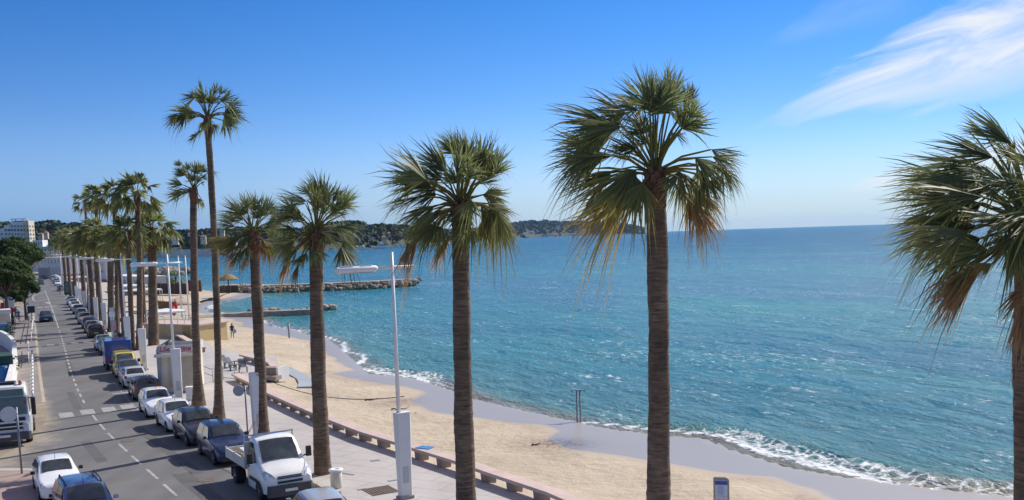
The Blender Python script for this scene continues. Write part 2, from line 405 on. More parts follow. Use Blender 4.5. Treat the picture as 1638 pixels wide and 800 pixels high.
def beach_fields(X, Y):
    ds = pdist(X, Y, shore); dw = pdist(X, Y, wet); de = pdist(X, Y, edge)
    land = np.clip(-ds, 0, None); inner = np.clip(de, 0, None)
    f = inner/np.maximum(inner+land, .01)                     # 0 at promenade, 1 at water
    z = -.15 - .25*sstep(inner, 0, 3) - (SEA*-1-.45)*np.power(f, 1.25)
    z = z + (vnoise(X,Y,5.5,31)-.5)*.34*sstep(-dw,.5,4)*sstep(inner,.3,3) + (vnoise(X,Y,2.1,1)-.5)*.20*sstep(-dw, 0, 2)*sstep(inner,.3,2) + (vnoise(X,Y,.9,2)-.5)*.07*sstep(-dw, .5, 2)*sstep(inner,.3,2)
    z = np.where(ds > 0, SEA-.02-ds*.07-.0*ds, np.maximum(z, SEA+.01+.012*np.minimum(land,8)))
    z = np.where(de < 0, -.15, z)
    z = np.maximum(z, SEA-4)
    dwn = dw + (vnoise(X,Y,3.0,3)-.5)*1.6 + (vnoise(X,Y,1.1,4)-.5)*.6
    wetv = np.clip(.5 + dwn/3.0, 0, 1)
    weed = np.exp(-((X-2.4)**2/3+(Y-51.6)**2/3)) + .5*np.exp(-((X+8.0)**2/1.5+(Y-67)**2/3)) + .45*np.exp(-np.abs(-dw-.6)*2.2)*(vnoise(X,Y,5,6)>.62) + .35*np.exp(-((X-10)**2/1.8+(Y-43)**2/.8))
    return z, wetv, weed
gx = np.arange(-72, 34, .42); gy = np.arange(14, 262, .5)
X, Y = np.meshgrid(gx, gy, indexing='ij')
Zs, W, WE = beach_fields(X, Y)
keep = (pdist(X, Y, edge) > -1.0) & (pdist(X, Y, shore) < 9)
gridmesh('beach', X, Y, Zs, [sand], {'wet': W, 'weed': WE}, keep)

# ------------------------------------------------------------------ sea
NR, NA = 560, 460
rad = 24*np.power(14000/24, np.linspace(0, 1, NR)); ang = np.linspace(R(-52), R(66), NA)
A_, R_ = np.meshgrid(ang, rad, indexing='ij'); X = R_*np.sin(A_); Y = R_*np.cos(A_)
ds = pdist(X, Y, shore)
cell = R_*.0118
dn = ds + (vnoise(X,Y,7,11)-.5)*3.2 + (vnoise(X,Y,2.4,12)-.5)*1.1
amp = np.clip(1-cell/4.0, 0, 1)
th = R(20)                                                      # swell runs onshore
U = X*math.cos(th)+Y*math.sin(th); V = -X*math.sin(th)+Y*math.cos(th)
Zw = SEA + amp*.05*(np.sin(U/2.3+2.6*vnoise(X,Y,9,13)*3)*sstep(ds,2,14)) + amp*.16*(vnoise(X,Y,3.1,14)-.5)*sstep(ds,1,8) + amp*.08*(vnoise(X,Y,1.3,15)-.5)*sstep(ds,.5,6)
br = vnoise(X,Y,15,16)                                          # breakers rise in places along the beach
crest = np.exp(-((dn-2.3)/.6)**2)*sstep(br,.25,.6)
crest2 = np.exp(-((dn-8.0)/1.0)**2)*sstep(vnoise(X,Y,11,21),.64,.80)
Zw = Zw + amp*.38*crest + .03*np.exp(-((dn-.5)/.5)**2)
Zw = np.where(ds < 0, SEA+.012-np.clip(-ds,0,6)*.06, Zw)
foam = np.clip(.95*np.exp(-((dn-.35)/.45)**2) + .40*sstep(dn,0,.4)*np.exp(-np.clip(dn-.2,0,None)/(.5+1.2*sstep(br,.5,.8)))*(.45+.8*sstep(br,.3,.7)) + .50*np.exp(-((dn-1.7)/.5)**2)*sstep(br,.35,.7) + .34*np.exp(-((dn-6.0)/.9)**2)*sstep(vnoise(X,Y,11,21),.58,.75), 0, 1)
foam = np.where(ds < -.6, foam*.0, foam)
shal = np.exp(-np.clip(ds,0,None)/9.0)
sea = bpy.data.materials.new('sea_water'); sea.use_nodes = True
N, L, new = node_kit(sea); b = N['Principled BSDF']
tc = new('ShaderNodeTexCoord'); mp = new('ShaderNodeMapping'); mp.inputs['Rotation'].default_value = (0,0,-th); L.new(tc.outputs['Object'], mp.inputs['Vector'])
mp2 = new('ShaderNodeMapping'); mp2.inputs['Scale'].default_value = (1,.42,1); L.new(mp.outputs['Vector'], mp2.inputs['Vector'])
a_sh = new('ShaderNodeAttribute', attribute_name='shallow'); a_fo = new('ShaderNodeAttribute', attribute_name='foam'); a_far = new('ShaderNodeAttribute', attribute_name='far')
def noise(vec, sc, det, ro=.6, dist=0.): 
    n = new('ShaderNodeTexNoise', Scale=sc, Detail=det, Roughness=ro, Distortion=dist); L.new(vec, n.inputs['Vector']); return n.outputs['Fac']
big = noise(mp2.outputs['Vector'], .014, 5., .6, .6)
mid = noise(mp2.outputs['Vector'], .06, 5.)
deep = ramp(new, L, big, [(.36,(.001,.135,.23)),(.5,(.001,.195,.24)),(.62,(.002,.235,.235))])
deep = mixc(new, L, a_far.outputs['Fac'], deep, (.003,.135,.23))
c = mixc(new, L, a_sh.outputs['Fac'], deep, (.10,.255,.235))
sh2 = new('ShaderNodeMapRange', interpolation_type='SMOOTHSTEP'); sh2.inputs['From Min'].default_value = .72; sh2.inputs['From Max'].default_value = 1.; L.new(a_sh.outputs['Fac'], sh2.inputs['Value'])
c = mixc(new, L, sh2.outputs['Result'], c, (.26,.23,.17))
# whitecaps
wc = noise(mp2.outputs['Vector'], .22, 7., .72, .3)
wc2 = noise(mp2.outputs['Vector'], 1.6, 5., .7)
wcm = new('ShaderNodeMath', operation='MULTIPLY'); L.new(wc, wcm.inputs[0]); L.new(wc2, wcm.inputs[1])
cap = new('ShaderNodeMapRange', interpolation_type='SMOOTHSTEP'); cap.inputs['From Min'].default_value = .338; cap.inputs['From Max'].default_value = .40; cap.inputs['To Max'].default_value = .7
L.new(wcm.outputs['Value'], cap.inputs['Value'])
# sun glitter painted into the water colour as white flecks, gathered in patches
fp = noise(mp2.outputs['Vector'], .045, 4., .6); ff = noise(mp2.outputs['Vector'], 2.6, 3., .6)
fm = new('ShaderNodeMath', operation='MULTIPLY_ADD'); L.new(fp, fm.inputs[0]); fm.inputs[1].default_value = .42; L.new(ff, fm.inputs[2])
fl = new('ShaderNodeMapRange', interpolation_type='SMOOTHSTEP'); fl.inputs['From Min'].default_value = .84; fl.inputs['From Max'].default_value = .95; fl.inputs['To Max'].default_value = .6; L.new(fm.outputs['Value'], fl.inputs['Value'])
# shore foam, broken into lace
lace = new('ShaderNodeTexVoronoi', feature='DISTANCE_TO_EDGE', Scale=1.5); 
wv = new('ShaderNodeVectorMath', operation='ADD'); nzv = new('ShaderNodeTexNoise', Scale=1.2, Detail=4.); L.new(tc.outputs['Object'], nzv.inputs['Vector']); L.new(tc.outputs['Object'], wv.inputs[0]); L.new(nzv.outputs['Color'], wv.inputs[1]); L.new(wv.outputs['Vector'], lace.inputs['Vector'])
lr = new('ShaderNodeMapRange'); lr.inputs['From Min'].default_value = 0; lr.inputs['From Max'].default_value = .30; lr.inputs['To Min'].default_value = .26; lr.inputs['To Max'].default_value = -.20; L.new(lace.outputs['Distance'], lr.inputs['Value'])
fn = noise(tc.outputs['Object'], 2.6, 8., .75)
f1 = new('ShaderNodeMath', operation='ADD'); L.new(a_fo.outputs['Fac'], f1.inputs[0]); L.new(lr.outputs['Result'], f1.inputs[1])
f2 = new('ShaderNodeMath', operation='ADD'); L.new(f1.outputs['Value'], f2.inputs[0]); L.new(fn, f2.inputs[1])
gate = new('ShaderNodeMapRange', interpolation_type='SMOOTHSTEP'); gate.inputs['From Min'].default_value = 1.0; gate.inputs['From Max'].default_value = 1.38; L.new(f2.outputs['Value'], gate.inputs['Value'])
g2 = new('ShaderNodeMapRange'); g2.inputs['From Min'].default_value = .03; g2.inputs['From Max'].default_value = .25; L.new(a_fo.outputs['Fac'], g2.inputs['Value'])
gm = new('ShaderNodeMath', operation='MULTIPLY'); L.new(gate.outputs['Result'], gm.inputs[0]); L.new(g2.outputs['Result'], gm.inputs[1])
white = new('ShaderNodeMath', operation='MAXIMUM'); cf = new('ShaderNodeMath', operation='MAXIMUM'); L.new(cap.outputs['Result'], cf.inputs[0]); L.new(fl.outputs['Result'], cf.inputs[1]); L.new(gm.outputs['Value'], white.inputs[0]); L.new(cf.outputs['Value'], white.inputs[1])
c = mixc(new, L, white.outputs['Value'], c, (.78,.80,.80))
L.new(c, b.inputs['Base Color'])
rf = new('ShaderNodeMapRange'); rf.inputs['To Min'].default_value = .16; rf.inputs['To Max'].default_value = .30; L.new(a_far.outputs['Fac'], rf.inputs['Value'])
rr = new('ShaderNodeMix', data_type='FLOAT'); L.new(white.outputs['Value'], rr.inputs['Factor']); L.new(rf.outputs['Result'], rr.inputs['A']); rr.inputs['B'].default_value = .9; L.new(rr.outputs['Result'], b.inputs['Roughness'])
b.inputs['IOR'].default_value = 1.33; b.inputs['Specular IOR Level'].default_value = .10; b.inputs['Coat Weight'].default_value = .2; b.inputs['Coat Roughness'].default_value = .38; b.inputs['Coat IOR'].default_value = 1.25
w1 = noise(mp2.outputs['Vector'], .5, 3., .55, .4); w2 = noise(mp2.outputs['Vector'], 1.7, 5., .68, .3); w3 = noise(mp2.outputs['Vector'], .11, 3., .5)
s1 = new('ShaderNodeMath', operation='MULTIPLY'); L.new(w1, s1.inputs[0]); s1.inputs[1].default_value = 1.1
s3 = new('ShaderNodeMath', operation='MULTIPLY_ADD'); L.new(w3, s3.inputs[0]); s3.inputs[1].default_value = 1.8; L.new(s1.outputs['Value'], s3.inputs[2])
s2 = new('ShaderNodeMath', operation='MULTIPLY_ADD'); L.new(w2, s2.inputs[0]); s2.inputs[1].default_value = .62; L.new(s3.outputs['Value'], s2.inputs[2])
bd = new('ShaderNodeMapRange'); bd.inputs['To Min'].default_value = .95; bd.inputs['To Max'].default_value = 2.4; L.new(a_far.outputs['Fac'], bd.inputs['Value'])
bp = new('ShaderNodeBump', Strength=1.0); L.new(bd.outputs['Result'], bp.inputs['Distance']); L.new(s2.outputs['Value'], bp.inputs['Height']); L.new(bp.outputs['Normal'], b.inputs['Normal']); L.new(bp.outputs['Normal'], b.inputs['Coat Normal'])
keep = ds > -3
far = sstep(np.log(R_), math.log(120), math.log(1500))
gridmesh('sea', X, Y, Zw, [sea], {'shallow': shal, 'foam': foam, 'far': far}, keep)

# ------------------------------------------------------------------ land, road, pavements
def strip(name, left, right, z, m, kind='structure', n=None, thick=0):
    mb = MB()
    if n: left, right = interp(left, n), interp(right, n)
    vs = [(p[0], p[1], z) for p in left] + [(p[0], p[1], z) for p in right]; k = len(left)
    mb.add(vs, [[i, i+1, k+i+1, k+i] for i in range(k-1)])
    return tag(mb.build(name, m), kind=kind)
MT['earth'] = mat('dry_ground', (.30,.25,.18), .95, .2, .05, bump=.2, bscale=.5)
mb = MB()
edge2 = [e for e in edge]
rows_ = [Vector((60, -120))] + edge2 + [Vector((-420,680)), Vector((-900,1600))]
n = len(rows_); mb.add([(p.x, p.y, -.16) for p in rows_] + [(-4000, p.y, -.16) for p in rows_], [[i, n+i, n+i+1, i+1] for i in range(n-1)])
tag(mb.build('ground', 'earth'), kind='structure')
# the bay's far sand and the land behind the beach restaurant
tag(MB().add([(-42,121,-.6),(-52,140,-.6),(-70,180,-.6),(-92,228,-.6),(-118,280,-.6),(-190,420,-.6),(-300,600,-.6),(-420,680,-1.3),(-300,620,-1.3),(-210,520,-1.3),(-168,420,-1.3),(-133,350,-1.3),(-103,290,-1.3),(-78,252,-1.3),(-66,238,-.9),(-62,212,-.8),(-61,198,-.7),(-58,182,-.6),(-54,172,-.5),(-50,160,-.45)], [list(range(20))]).build('far_beach', mat('far_sand', (.48,.40,.30), .95, .12, .1, bump=.3), fix=True), kind='structure')

cpx = [(285,795),(250,760),(220,738),(190,715),(165,690),(147,668),(130,640),(120,615),(112,590),(104,560),(97,535),(88,508),(80,485),(72,465)]
centre = [Vector((-1, 18)), Vector((-7.5, 29))] + [P(x, y).xy for x, y in cpx] + [Vector((-140,300)), Vector((-175,372)), Vector((-225,470))]
# parked-car wheel line
wheel = [Vector((3.5, 17)), Vector((-3.5, 28))] + [P(x, y).xy for x, y in ((423,797),(345,743),(300,713),(267,691),(235,668),(215,640),(184,605),(172,592),(160,567),(142,540),(127,520),(110,493))] + [P(91.8,465.8).xy, P(84.3,452.5).xy, Vector((-170,372)), Vector((-215,465))]
def offset(poly, d):
    out = []
    for i, p in enumerate(poly):
        t = (poly[min(i+1, len(poly)-1)] - poly[max(i-1, 0)]).normalized()
        out.append(p + Vector((t.y, -t.x))*d)
    return out
def smoothed(poly, n, it=6):
    p = interp(poly, n)
    for _ in range(it):
        p = [p[0]] + [(p[i-1]+p[i]*2+p[i+1])/4 for i in range(1, len(p)-1)] + [p[-1]]
    return p
NS = 120
centre = smoothed(centre, NS); wheel = smoothed(wheel, NS, 10)
kerbR = offset(wheel, 2.25)
kl = [Vector((-17, 18)), Vector((-22, 30)), Vector((-25.5, 42))] + [P(x, y).xy for x, y in ((88,700),(76,660),(69,620),(64,585),(61,555),(58.5,530),(56,510))] + [Vector((-82,172)), Vector((-100,205)), Vector((-124,255)), Vector((-146,300)), Vector((-182,372)), Vector((-232,470))]
kerbL = smoothed(kl, NS, 4)

asph = bpy.data.materials.new('asphalt'); asph.use_nodes = True
N, L, new = node_kit(asph); b = N['Principled BSDF']; tc = new('ShaderNodeTexCoord')
na = noise_a = new('ShaderNodeTexNoise', Scale=.16, Detail=9., Roughness=.68); L.new(tc.outputs['Object'], na.inputs['Vector'])
nb = new('ShaderNodeTexNoise', Scale=22., Detail=4.); L.new(tc.outputs['Object'], nb.inputs['Vector'])
mp = new('ShaderNodeMapping'); mp.inputs['Rotation'].default_value = (0,0,R(-28)); mp.inputs['Scale'].default_value = (1.2,.05,1); L.new(tc.outputs['Object'], mp.inputs['Vector'])
nc = new('ShaderNodeTexNoise', Scale=1., Detail=4.); L.new(mp.outputs['Vector'], nc.inputs['Vector'])
c = ramp(new, L, na.outputs['Fac'], [(.32,(.085,.083,.082)),(.5,(.135,.13,.125)),(.7,(.20,.187,.17))])
c = mixc(new, L, .3, c, ramp(new, L, nc.outputs['Fac'], [(.35,(.085,.082,.08)),(.65,(.19,.18,.168))]))
c = mixc(new, L, .2, c, ramp(new, L, nb.outputs['Fac'], [(.35,(.05,.05,.05)),(.65,(.2,.2,.19))]))
dst = new('ShaderNodeAttribute', attribute_name='dust')
dn_ = new('ShaderNodeTexNoise', Scale=.7, Detail=7., Roughness=.7); L.new(tc.outputs['Object'], dn_.inputs['Vector'])
dm = new('ShaderNodeMath', operation='ADD'); L.new(dst.outputs['Fac'], dm.inputs[0]); L.new(dn_.outputs['Fac'], dm.inputs[1])
dr = new('ShaderNodeMapRange', interpolation_type='SMOOTHSTEP'); dr.inputs['From Min'].default_value = .8; dr.inputs['From Max'].default_value = 1.25; dr.inputs['To Max'].default_value = .85; L.new(dm.outputs['Value'], dr.inputs['Value'])
c = mixc(new, L, dr.outputs['Result'], c, (.36,.30,.22))
L.new(c, b.inputs['Base Color']); b.inputs['Roughness'].default_value = .8
bp = new('ShaderNodeBump', Strength=.25, Distance=.02); L.new(nb.outputs['Fac'], bp.inputs['Height']); L.new(bp.outputs['Normal'], b.inputs['Normal'])
MT['asphalt'] = asph
# road surface (grid so the dust lies along its left edge)
K = 15; RX = np.zeros((NS, K)); RY = np.zeros((NS, K)); DU = np.zeros((NS, K))
kLi = interp(kerbL, NS); kRi = interp(kerbR, NS)
for i in range(NS):
    # match the left kerb to the station by nearest point
    c_ = centre[i]; a = min(kerbL, key=lambda q: (q-c_).length); e_ = min(kerbR, key=lambda q: (q-c_).length)
    for k in range(K):
        q = a.lerp(e_, k/(K-1)); RX[i,k], RY[i,k] = q
        dl = (q-a).length; dr_ = (q-e_).length
        near = max(0, 1-abs(c_.y-46)/24)
        DU[i,k] = max(math.exp(-dl/(.5+2.6*near))*(.45+.4*near), .95*math.exp(-(dr_/2.2)**4)*(1 if c_.y < 64 else .55))
gridmesh('road', RX, RY, np.zeros_like(RX), [asph], {'dust': DU})

# promenade paving
pave = bpy.data.materials.new('promenade_paving'); pave.use_nodes = True
N, L, new = node_kit(pave); b = N['Principled BSDF']; tc = new('ShaderNodeTexCoord')
mp = new('ShaderNodeMapping'); mp.inputs['Rotation'].default_value = (0,0,R(30)); L.new(tc.outputs['Object'], mp.inputs['Vector'])
bk = new('ShaderNodeTexBrick', Scale=.5, **{'Mortar Size': .012, 'Brick Width': 1.1, 'Row Height': .55}); L.new(mp.outputs['Vector'], bk.inputs['Vector'])
bk.inputs['Color1'].default_value = (.45,.41,.37,1); bk.inputs['Color2'].default_value = (.48,.43,.40,1); bk.inputs['Mortar'].default_value = (.22,.19,.17,1)
na = new('ShaderNodeTexNoise', Scale=.3, Detail=8., Roughness=.7); L.new(tc.outputs['Object'], na.inputs['Vector'])
c = mixc(new, L, .42, bk.outputs['Color'], ramp(new, L, na.outputs['Fac'], [(.3,(.30,.262,.23)),(.5,(.46,.42,.385)),(.7,(.58,.53,.49))]))
L.new(c, b.inputs['Base Color']); b.inputs['Roughness'].default_value = .75
MT['pave'] = pave
def fill(name, outline, z0, z1, m, kind='structure'):
    from mathutils.geometry import tessellate_polygon
    zf = z1 if callable(z1) else (lambda p: z1)
    n = len(outline); tris = tessellate_polygon([[Vector((p[0], p[1], 0)) for p in outline]])
    mb = MB(); mb.add([(p[0], p[1], zf(p)) for p in outline] + [(p[0], p[1], z0) for p in outline], [list(q) for q in tris] + [[i, (i+1) % n, n+(i+1) % n, n+i] for i in range(n)])
    return tag(mb.build(name, m), kind=kind)
def upto(poly, y0, y1): return [p for p in poly if y0 <= p.y <= y1]
kR = offset(kerbR, .18)
fill('promenade', upto(kR, 12, 470) + [e for e in edge if e.y < 480][::-1], -.9, .12, 'pave')
MT['kerb'] = mat('kerbstone', (.42,.38,.34), .85, .1, 1.5)
mb = MB()
a, e_ = upto(kerbR, 12, 470), kR
e_ = [e_[kerbR.index(p)] for p in a]; n = len(a)
vs = [(p.x,p.y,-.1) for p in a] + [(p.x,p.y,.13) for p in a] + [(p.x,p.y,.13) for p in e_]
mb.add(vs, [[i,i+1,n+i+1,n+i] for i in range(n-1)] + [[n+i,n+i+1,2*n+i+1,2*n+i] for i in range(n-1)])
tag(mb.build('kerb', 'kerb'), kind='structure')
# left pavement
kL2 = upto(kerbL, 63, 175)
MT['pave_left'] = mat('tinted_pavement', (.24,.21,.19), .9, .14, .5, bump=.15)
fill('pavement_left', kL2 + [Vector((-95,190)), Vector((-75,130)), Vector((-60,104)), Vector((-48,85)), Vector((-40,70)), Vector((-38,64))], -.3, lambda p: .10*min(1,max(-.02,(p[1]-64)/10)), 'pave_left')
MT['kerb_sand'] = mat('sandy_kerb', (.40,.33,.25), .9, .15, 1.0)
mb = MB(); n = len(kL2); e_ = offset(kL2, -.22)
kz = lambda p: .113*min(1,max(.02,(p.y-64)/10))
vs = [(p.x,p.y,-.1) for p in kL2] + [(p.x,p.y,kz(p)) for p in kL2] + [(p.x,p.y,kz(p)) for p in e_]
mb.add(vs, [[i,i+1,n+i+1,n+i] for i in range(n-1)] + [[n+i,n+i+1,2*n+i+1,2*n+i] for i in range(n-1)])
tag(mb.build('kerb_left', 'kerb_sand'), kind='structure')
MT['pave_pink'] = mat('pink_pavement', (.33,.24,.20), .9, .14, .7, bump=.15)
q = [P(0,757), P(52,757), P(60,772), P(66,800), P(60,850), P(-30,850), P(-200,800), P(-150,757)]
fill('pavement_corner', [p.xy for p in q], -.1, .10, 'pave_pink')
tag(strip('kerb_corner', [p.xy for p in (P(-150,752), P(0,752.5), P(54,752.5))], [p.xy for p in (P(-150,756.5), P(0,756.5), P(52,756.5))], .104, 'kerb'), kind='structure')
# sandy lay-by in front of the lorry
q = [P(-200,590), P(-5,596), P(30,600), P(64,606), P(72,640), P(92,702), P(150,742), P(175,800), P(150,880), P(-300,900)]
fill('layby', [p.xy for p in q], -.1, -.004, mat('dusty_tarmac', (.20,.165,.125), .95, .3, .45, c2=(.36,.29,.20), bump=.2))

# painted markings
MT['mark'] = mat('road_paint', (.36,.35,.335), .8, .3, 2.5)
MT['markold'] = mat('worn_road_paint', (.32,.31,.295), .8, .3, 2.5)
mb = MB()
def dash(p, t, l, wd, z=.006):
    n_ = Vector((t.y, -t.x))*wd/2; a = p - t*l/2; b_ = p + t*l/2
    mb.add([(*(a-n_),z),(*(a+n_),z),(*(b_+n_),z),(*(b_-n_),z)], [[0,1,2,3]])
def walk(poly, y0, y1, step):
    p = interp([q for q in poly if y0 <= q.y <= y1], 4000); d = 0; out = [(p[0], (p[1]-p[0]).normalized())]
    for i in range(1, len(p)):
        d += (p[i]-p[i-1]).length
        if d >= step: out.append((p[i], (p[i]-p[i-1]).normalized())); d = 0
    return out
for p, t in walk(centre, 22, 62, 3.55): dash(p, t, 2.35, .125)
for p, t in walk(centre, 62, 128, 3.1): dash(p, t, 1.7, .14)
for p, t in walk(centre, 128, 260, 3.2): dash(p, t, 3.1, .17)
for p, t in walk(offset(wheel, -.35), 58, 76, 1.0): dash(p, t, .42, .12)
tag(mb.build('road_lines', 'mark'), kind='structure')
mb = MB()
def pad(x, y, l=2.0, wd=.8, z=.008):
    p = P(x, y).xy; c0 = min(range(NS-1), key=lambda i: (centre[i]-p).length); t = (centre[c0+1]-centre[c0]).normalized()
    dash(p, t, l, wd, z)
for x, y in ((106,664),(140,659),(174,655),(204,651)): pad(x, y)
for x, y in ((61,555),(81,552.5),(100,551),(119.5,549),(139,547)): pad(x, y, 1.9, .7)
for x, y in ((64,492),(75.6,491),(87.5,490),(99,489.5)): pad(x, y, 2.2, .8)
for x, y in ((84,462),(92,461.5)): pad(x, y, 1.2, .8)
pl = [P(x, y).xy for x, y in ((72.5,467.5),(56,472),(52.5,475),(53,480),(57.5,482.5),(78,479))]
for a, e_ in zip(pl[:-1], pl[1:]): dash((a+e_)/2, (e_-a).normalized(), (e_-a).length, .35, .010)
a, b1, b2 = [P(x, y).xy for x, y in ((81,488),(70,483.5),(78,483))]
mb.add([(*a,.011),(*b1,.011),(*b2,.011)], [[0,1,2]])
tag(mb.build('crossing_marks', 'markold'), kind='structure')
# paler kerb build-outs in the parking strip are worn bays: bay lines
mb = MB()
for x, y in ((236,655),(203,628)): 
    p = P(x, y).xy; dash(p, Vector((.87,.49)), 1.9, .5, .007)
for (x, y) in ((172,577),(163,560),(148,548)):
    p = P(x, y).xy; dash(p, Vector((.87,.49)), 2.0, .3, .007)
tag(mb.build('bay_lines', 'markold'), kind='structure')

# ------------------------------------------------------------------ sea air
hz = bpy.data.materials.new('sea_air'); hz.use_nodes = True; N, L = nodes(hz); N.remove(N['Principled BSDF'])
pv = N.new('ShaderNodeVolumePrincipled'); pv.inputs['Color'].default_value = (.38,.64,1,1); pv.inputs['Density'].default_value = 2.8e-5; pv.inputs['Anisotropy'].default_value = .2
L.new(pv.outputs['Volume'], N['Material Output'].inputs['Volume'])
HAZE = hz

# repaired strips and covers in the carriageway
MT['patch'] = mat('tar_patch', (.098,.096,.094), .85, .2, 1.2, bump=.15)
mb = MB()
for x, y, l_, wd in ((330,790,9,.8),(150,722,6,.5),(262,716,14,.5),(118,640,9,.45),(112,590,12,.5)):
    p = P(x, y).xy; i_ = min(range(NS-1), key=lambda i: (centre[i]-p).length); t_ = (centre[i_+1]-centre[i_]).normalized(); dash(p, t_, l_, wd, .004)
tag(mb.build('road_patches', 'patch'), kind='structure')
# ------------------------------------------------------------------ fan palms
def perp(d, ref):
    n = ref - d*ref.dot(d)
    return n.normalized() if n.length > 1e-4 else d.orthogonal().normalized()
class Crown:
    def __init__(s): s.mb = MB(); s.dry = []; s.tone = []
    def _pad(s, dry, tone):
        k = len(s.mb.v)-len(s.dry); s.dry += [dry]*k; s.tone += [tone]*k
    def petiole(s, a, b, r, dry, sag=.12):
        mid = (a+b)/2 + Vector((0,0,1))*(b-a).length*sag
        pts = [a, a.lerp(mid,.55)+Vector((0,0,.02)), mid, mid.lerp(b,.55), b]
        s.mb.tube(pts, [r*1.5, r*1.1, r*.9, r*.8, r*.6], 4, cap=False); s._pad(.30+.5*dry, .55)
    def fan(s, hub, tip, nrm, spread, dry, nseg=22, droop=.16, wind=Vector((0,0,0)), hang=0.1):
        """a costapalmate leaf: pleated segments spread about the line hub -> tip, joined to mid-length, tips drooping"""
        Lf = (tip-hub).length; d0 = (tip-hub).normalized(); n = perp(d0, nrm); side = n.cross(d0)
        tone0 = rnd.uniform(.1,.95)
        for j in range(nseg):
            u = -1+2*j/(nseg-1); a = u*spread+rnd.uniform(-.05,.05)
            d = (d0*math.cos(a)+side*math.sin(a)).normalized(); d = (d - n*(.32*u*u) ).normalized()
            l = Lf*(1-.22*abs(u)**2.2)*rnd.uniform(.76,1.10)
            sd = n.cross(d).normalized(); dth = 2*spread/(nseg-1)
            ss = (0, .3, .5, .75, 1.0); wmax = l*.5*max(dth, .034)*1.0
            ws = (wmax*.25, wmax*.74, wmax*1.0, wmax*.50, wmax*.04)
            dr = droop*rnd.uniform(.6,1.6); tw = rnd.uniform(-1,1)*.25 + (1 if j % 2 else -1)*.30
            if rnd.random() < hang: dr += rnd.uniform(.3,1.1)
            sv = (sd*math.cos(tw)+n*math.sin(tw)); vs = []
            wv1 = rnd.gauss(0,.05); wv2 = rnd.gauss(0,.05); jit = Vector((rnd.gauss(0,1), rnd.gauss(0,1), rnd.gauss(0,1)))*.07*l
            for t_, w_ in zip(ss, ws):
                c = hub + d*(l*t_) + (Vector((0,0,-1))*dr + wind)*l*t_**2.3 + jit*t_**2 + (n*wv1+sd*wv2)*l*math.sin(3.0*t_)*t_
                vs += [c-sv*w_, c+sv*w_]
            s.mb.add(vs, [[2*i,2*i+1,2*i+3,2*i+2] for i in range(4)], 0, True)
            tn = min(1, max(0, tone0+rnd.uniform(-.22,.22)))
            base = dry + (.10 if abs(u) > .75 else 0)
            for t_ in ss:
                v = base + (.38+.35*dry)*max(0, t_-.58)*rnd.uniform(.2,1.5)
                s.dry += [min(1, v)]*2; s.tone += [tn]*2
    def build(s, name, parent):
        return s.mb.build(name, 'frond', parent, fix=False, attrs={'dry': s.dry, 'tone': s.tone})

def trunk_mesh(base, top, r0, r1, flare=1.35, seed=0, n=14):
    """ringed trunk rising to the crown, lightly curved"""
    rr = random.Random(seed); h = (top-base).length; mb = MB(); K = max(24, int(h*6.5)); pts = []; rad = []
    mid = Vector((rr.uniform(-.1,.1), rr.uniform(-.1,.1), 0))*h*.10
    for i in range(K+1):
        t = i/K; p = base.lerp(top, t) + mid*4*t*(1-t)
        w = r0+(r1-r0)*t**.8; w *= 1+(flare-1)*math.exp(-t*h/1.1)
        w *= 1+.016*(1 if i % 2 else -1)*rr.uniform(.2,1.3)+rr.uniform(-.025,.025)+.05*math.sin(t*h*1.3+seed)*math.sin(t*h*.47+seed*2)
        pts.append(p); rad.append(w)
    mb.tube(pts, rad, n); 
    # knock the rings out of round
    for i, v in enumerate(mb.v):
        k = 1+.03*math.sin(i*12.9898+seed)
        c = pts[min(K, i//n)]
        mb.v[i] = (c.x+(v[0]-c.x)*k, c.y+(v[1]-c.y)*k, v[2]+rr.uniform(-.02,.02))
    return mb

def boot_mesh(top, r, h, seed=0):
    """the ring of old leaf bases under the crown"""
    rr = random.Random(seed); mb = MB()
    for i in range(46):
        a = i*2.39996; t = i/46; z = -h+h*1.0*t
        d = Vector((math.cos(a), math.sin(a), 0)); c = top + Vector((0,0,z)); k = r*(.86+.16*math.sin(math.pi*min(1,t*1.1)))
        p0 = c+d*k*.7; p1 = c+d*k*1.04+Vector((0,0,.16)); p2 = c+d*k*1.16+Vector((0,0,.30+rr.uniform(-.1,.1)))
        w = .13*rr.uniform(.8,1.3); sd = Vector((-d.y,d.x,0))
        mb.add([p0-sd*w,p0+sd*w,p1+sd*w*.7,p1-sd*w*.7,p2+sd*w*.3,p2-sd*w*.3], [[0,1,2,3],[3,2,4,5]], 0, False)
    mb.lathe([(r*.92,-h),(r*1.0,-h*.5),(r*.92,0),(r*.4,.15)], (top.x,top.y,top.z), 12)
    return mb

